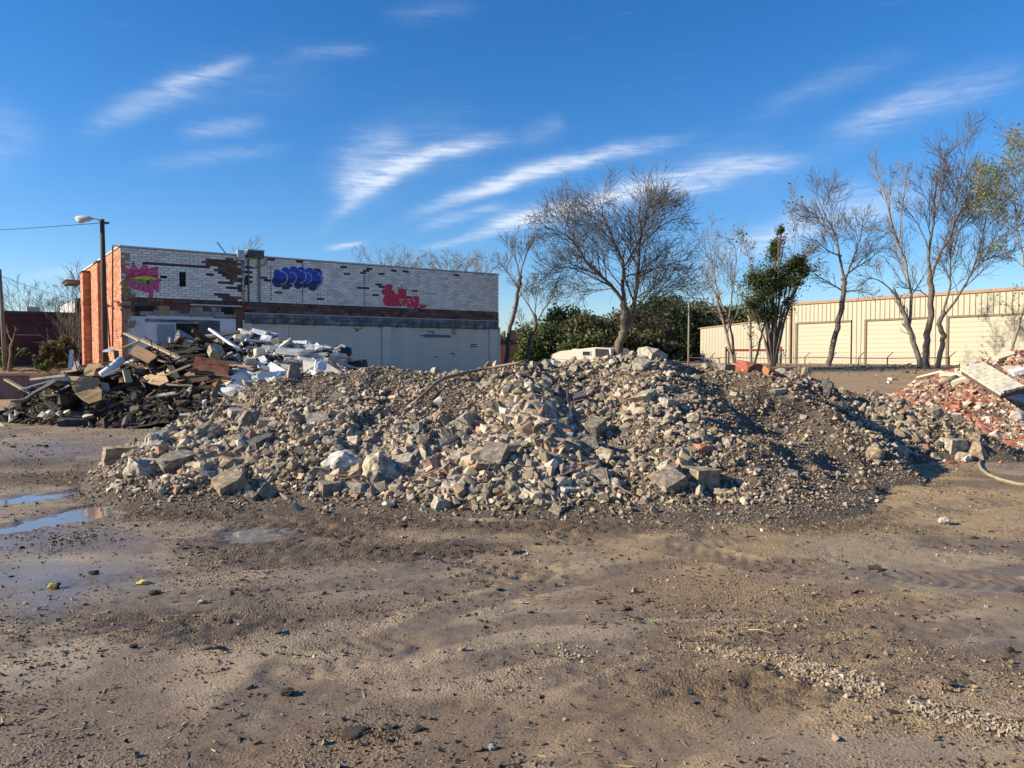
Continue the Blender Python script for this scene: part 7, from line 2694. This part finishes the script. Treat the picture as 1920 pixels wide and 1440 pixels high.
for k, (px, top, w, D, mat, lab) in enumerate(HEDGE):
    bush('hedge_tree' if top < 600 else 'hedge_shrub', px, 690, top - 6, w * 1.2, D, mat, 15000, .13 * D / 60, lab, 200 + k, 'green hedge behind the mound', 'tree' if top < 600 else 'shrub', 20, .8)
# far wood closing the horizon
r = np.random.default_rng(5)
n = 42000
az = r.uniform(-1.0, 1.0, n)
dist = r.uniform(100, 150, n)
hh = 3.4 + 2.2 * fbm(az * 60, dist * .05, 3.0, 4, 9)
zz_ = hh * r.uniform(0, 1, n) ** .8
cent = np.stack([np.sin(az) * dist, np.cos(az) * dist, zz_], 1)
o = leaf_mesh('far_wood', cent, .75, G['lf_olive'], None, 6)
tag(o, 'brown and green wood along the horizon', kind='stuff')
# shrubs and weeds in the shade left of the shop
bush('shade_shrub', 118, 692, 632, 44, 35, 'lf_olive', 6000, .06, 'broad olive shrub against the orange side wall', 301, 'shrubs in the shade by the shop', lobes=9)
bush('shade_shrub', 90, 696, 645, 34, 34.5, 'lf_olive', 4000, .06, 'smaller brown shrub next to the broad olive shrub', 302, 'shrubs in the shade by the shop', lobes=7)
bush('shade_shrub', 20, 694, 648, 44, 33.5, 'lf_weed', 2400, .055, 'bright green weed clump by the leaning pole', 303, 'shrubs in the shade by the shop', lobes=7)
bush('shade_shrub', 92, 700, 676, 26, 32.6, 'lf_weed', 900, .05, 'low green weeds above the retaining wall', 304, 'shrubs in the shade by the shop', lobes=5)
bush('shade_shrub', 118, 700, 680, 20, 32.8, 'lf_weed', 900, .05, 'low green weeds beside the upright white picket', 305, 'shrubs in the shade by the shop', lobes=5)
# dead grass and bramble on the bank
r = np.random.default_rng(8)
mb = MB()
rb = random.Random(9)
for k in range(900):
    s_ = rb.uniform(.3, 5.0)
    t_ = rb.uniform(-9, 6.0)
    p = Vector((RW0.x, RW0.y, 0)) + Vector((RWD.x, RWD.y, 0)) * t_ + Vector((RWN.x, RWN.y, 0)) * s_
    p.z = float(terrain(p.x, p.y)) - .02
    d = Vector((rb.gauss(0, .8), rb.gauss(0, .8), rb.uniform(.3, 1)))
    pts = [p]
    for i in range(4):
        d += Vector((rb.gauss(0, .3), rb.gauss(0, .3), rb.gauss(-.25, .2)))
        pts.append(pts[-1] + d * rb.uniform(.05, .12))
    mb.tube(pts, rb.uniform(.006, .012), 3, False)
o = mb.build('bramble', mk('dead_bramble', [(.16, .12, .08), (.24, .19, .13)], bump=0))
tag(o, 'dead grass and bramble stems on the bank above the retaining wall', kind='stuff')
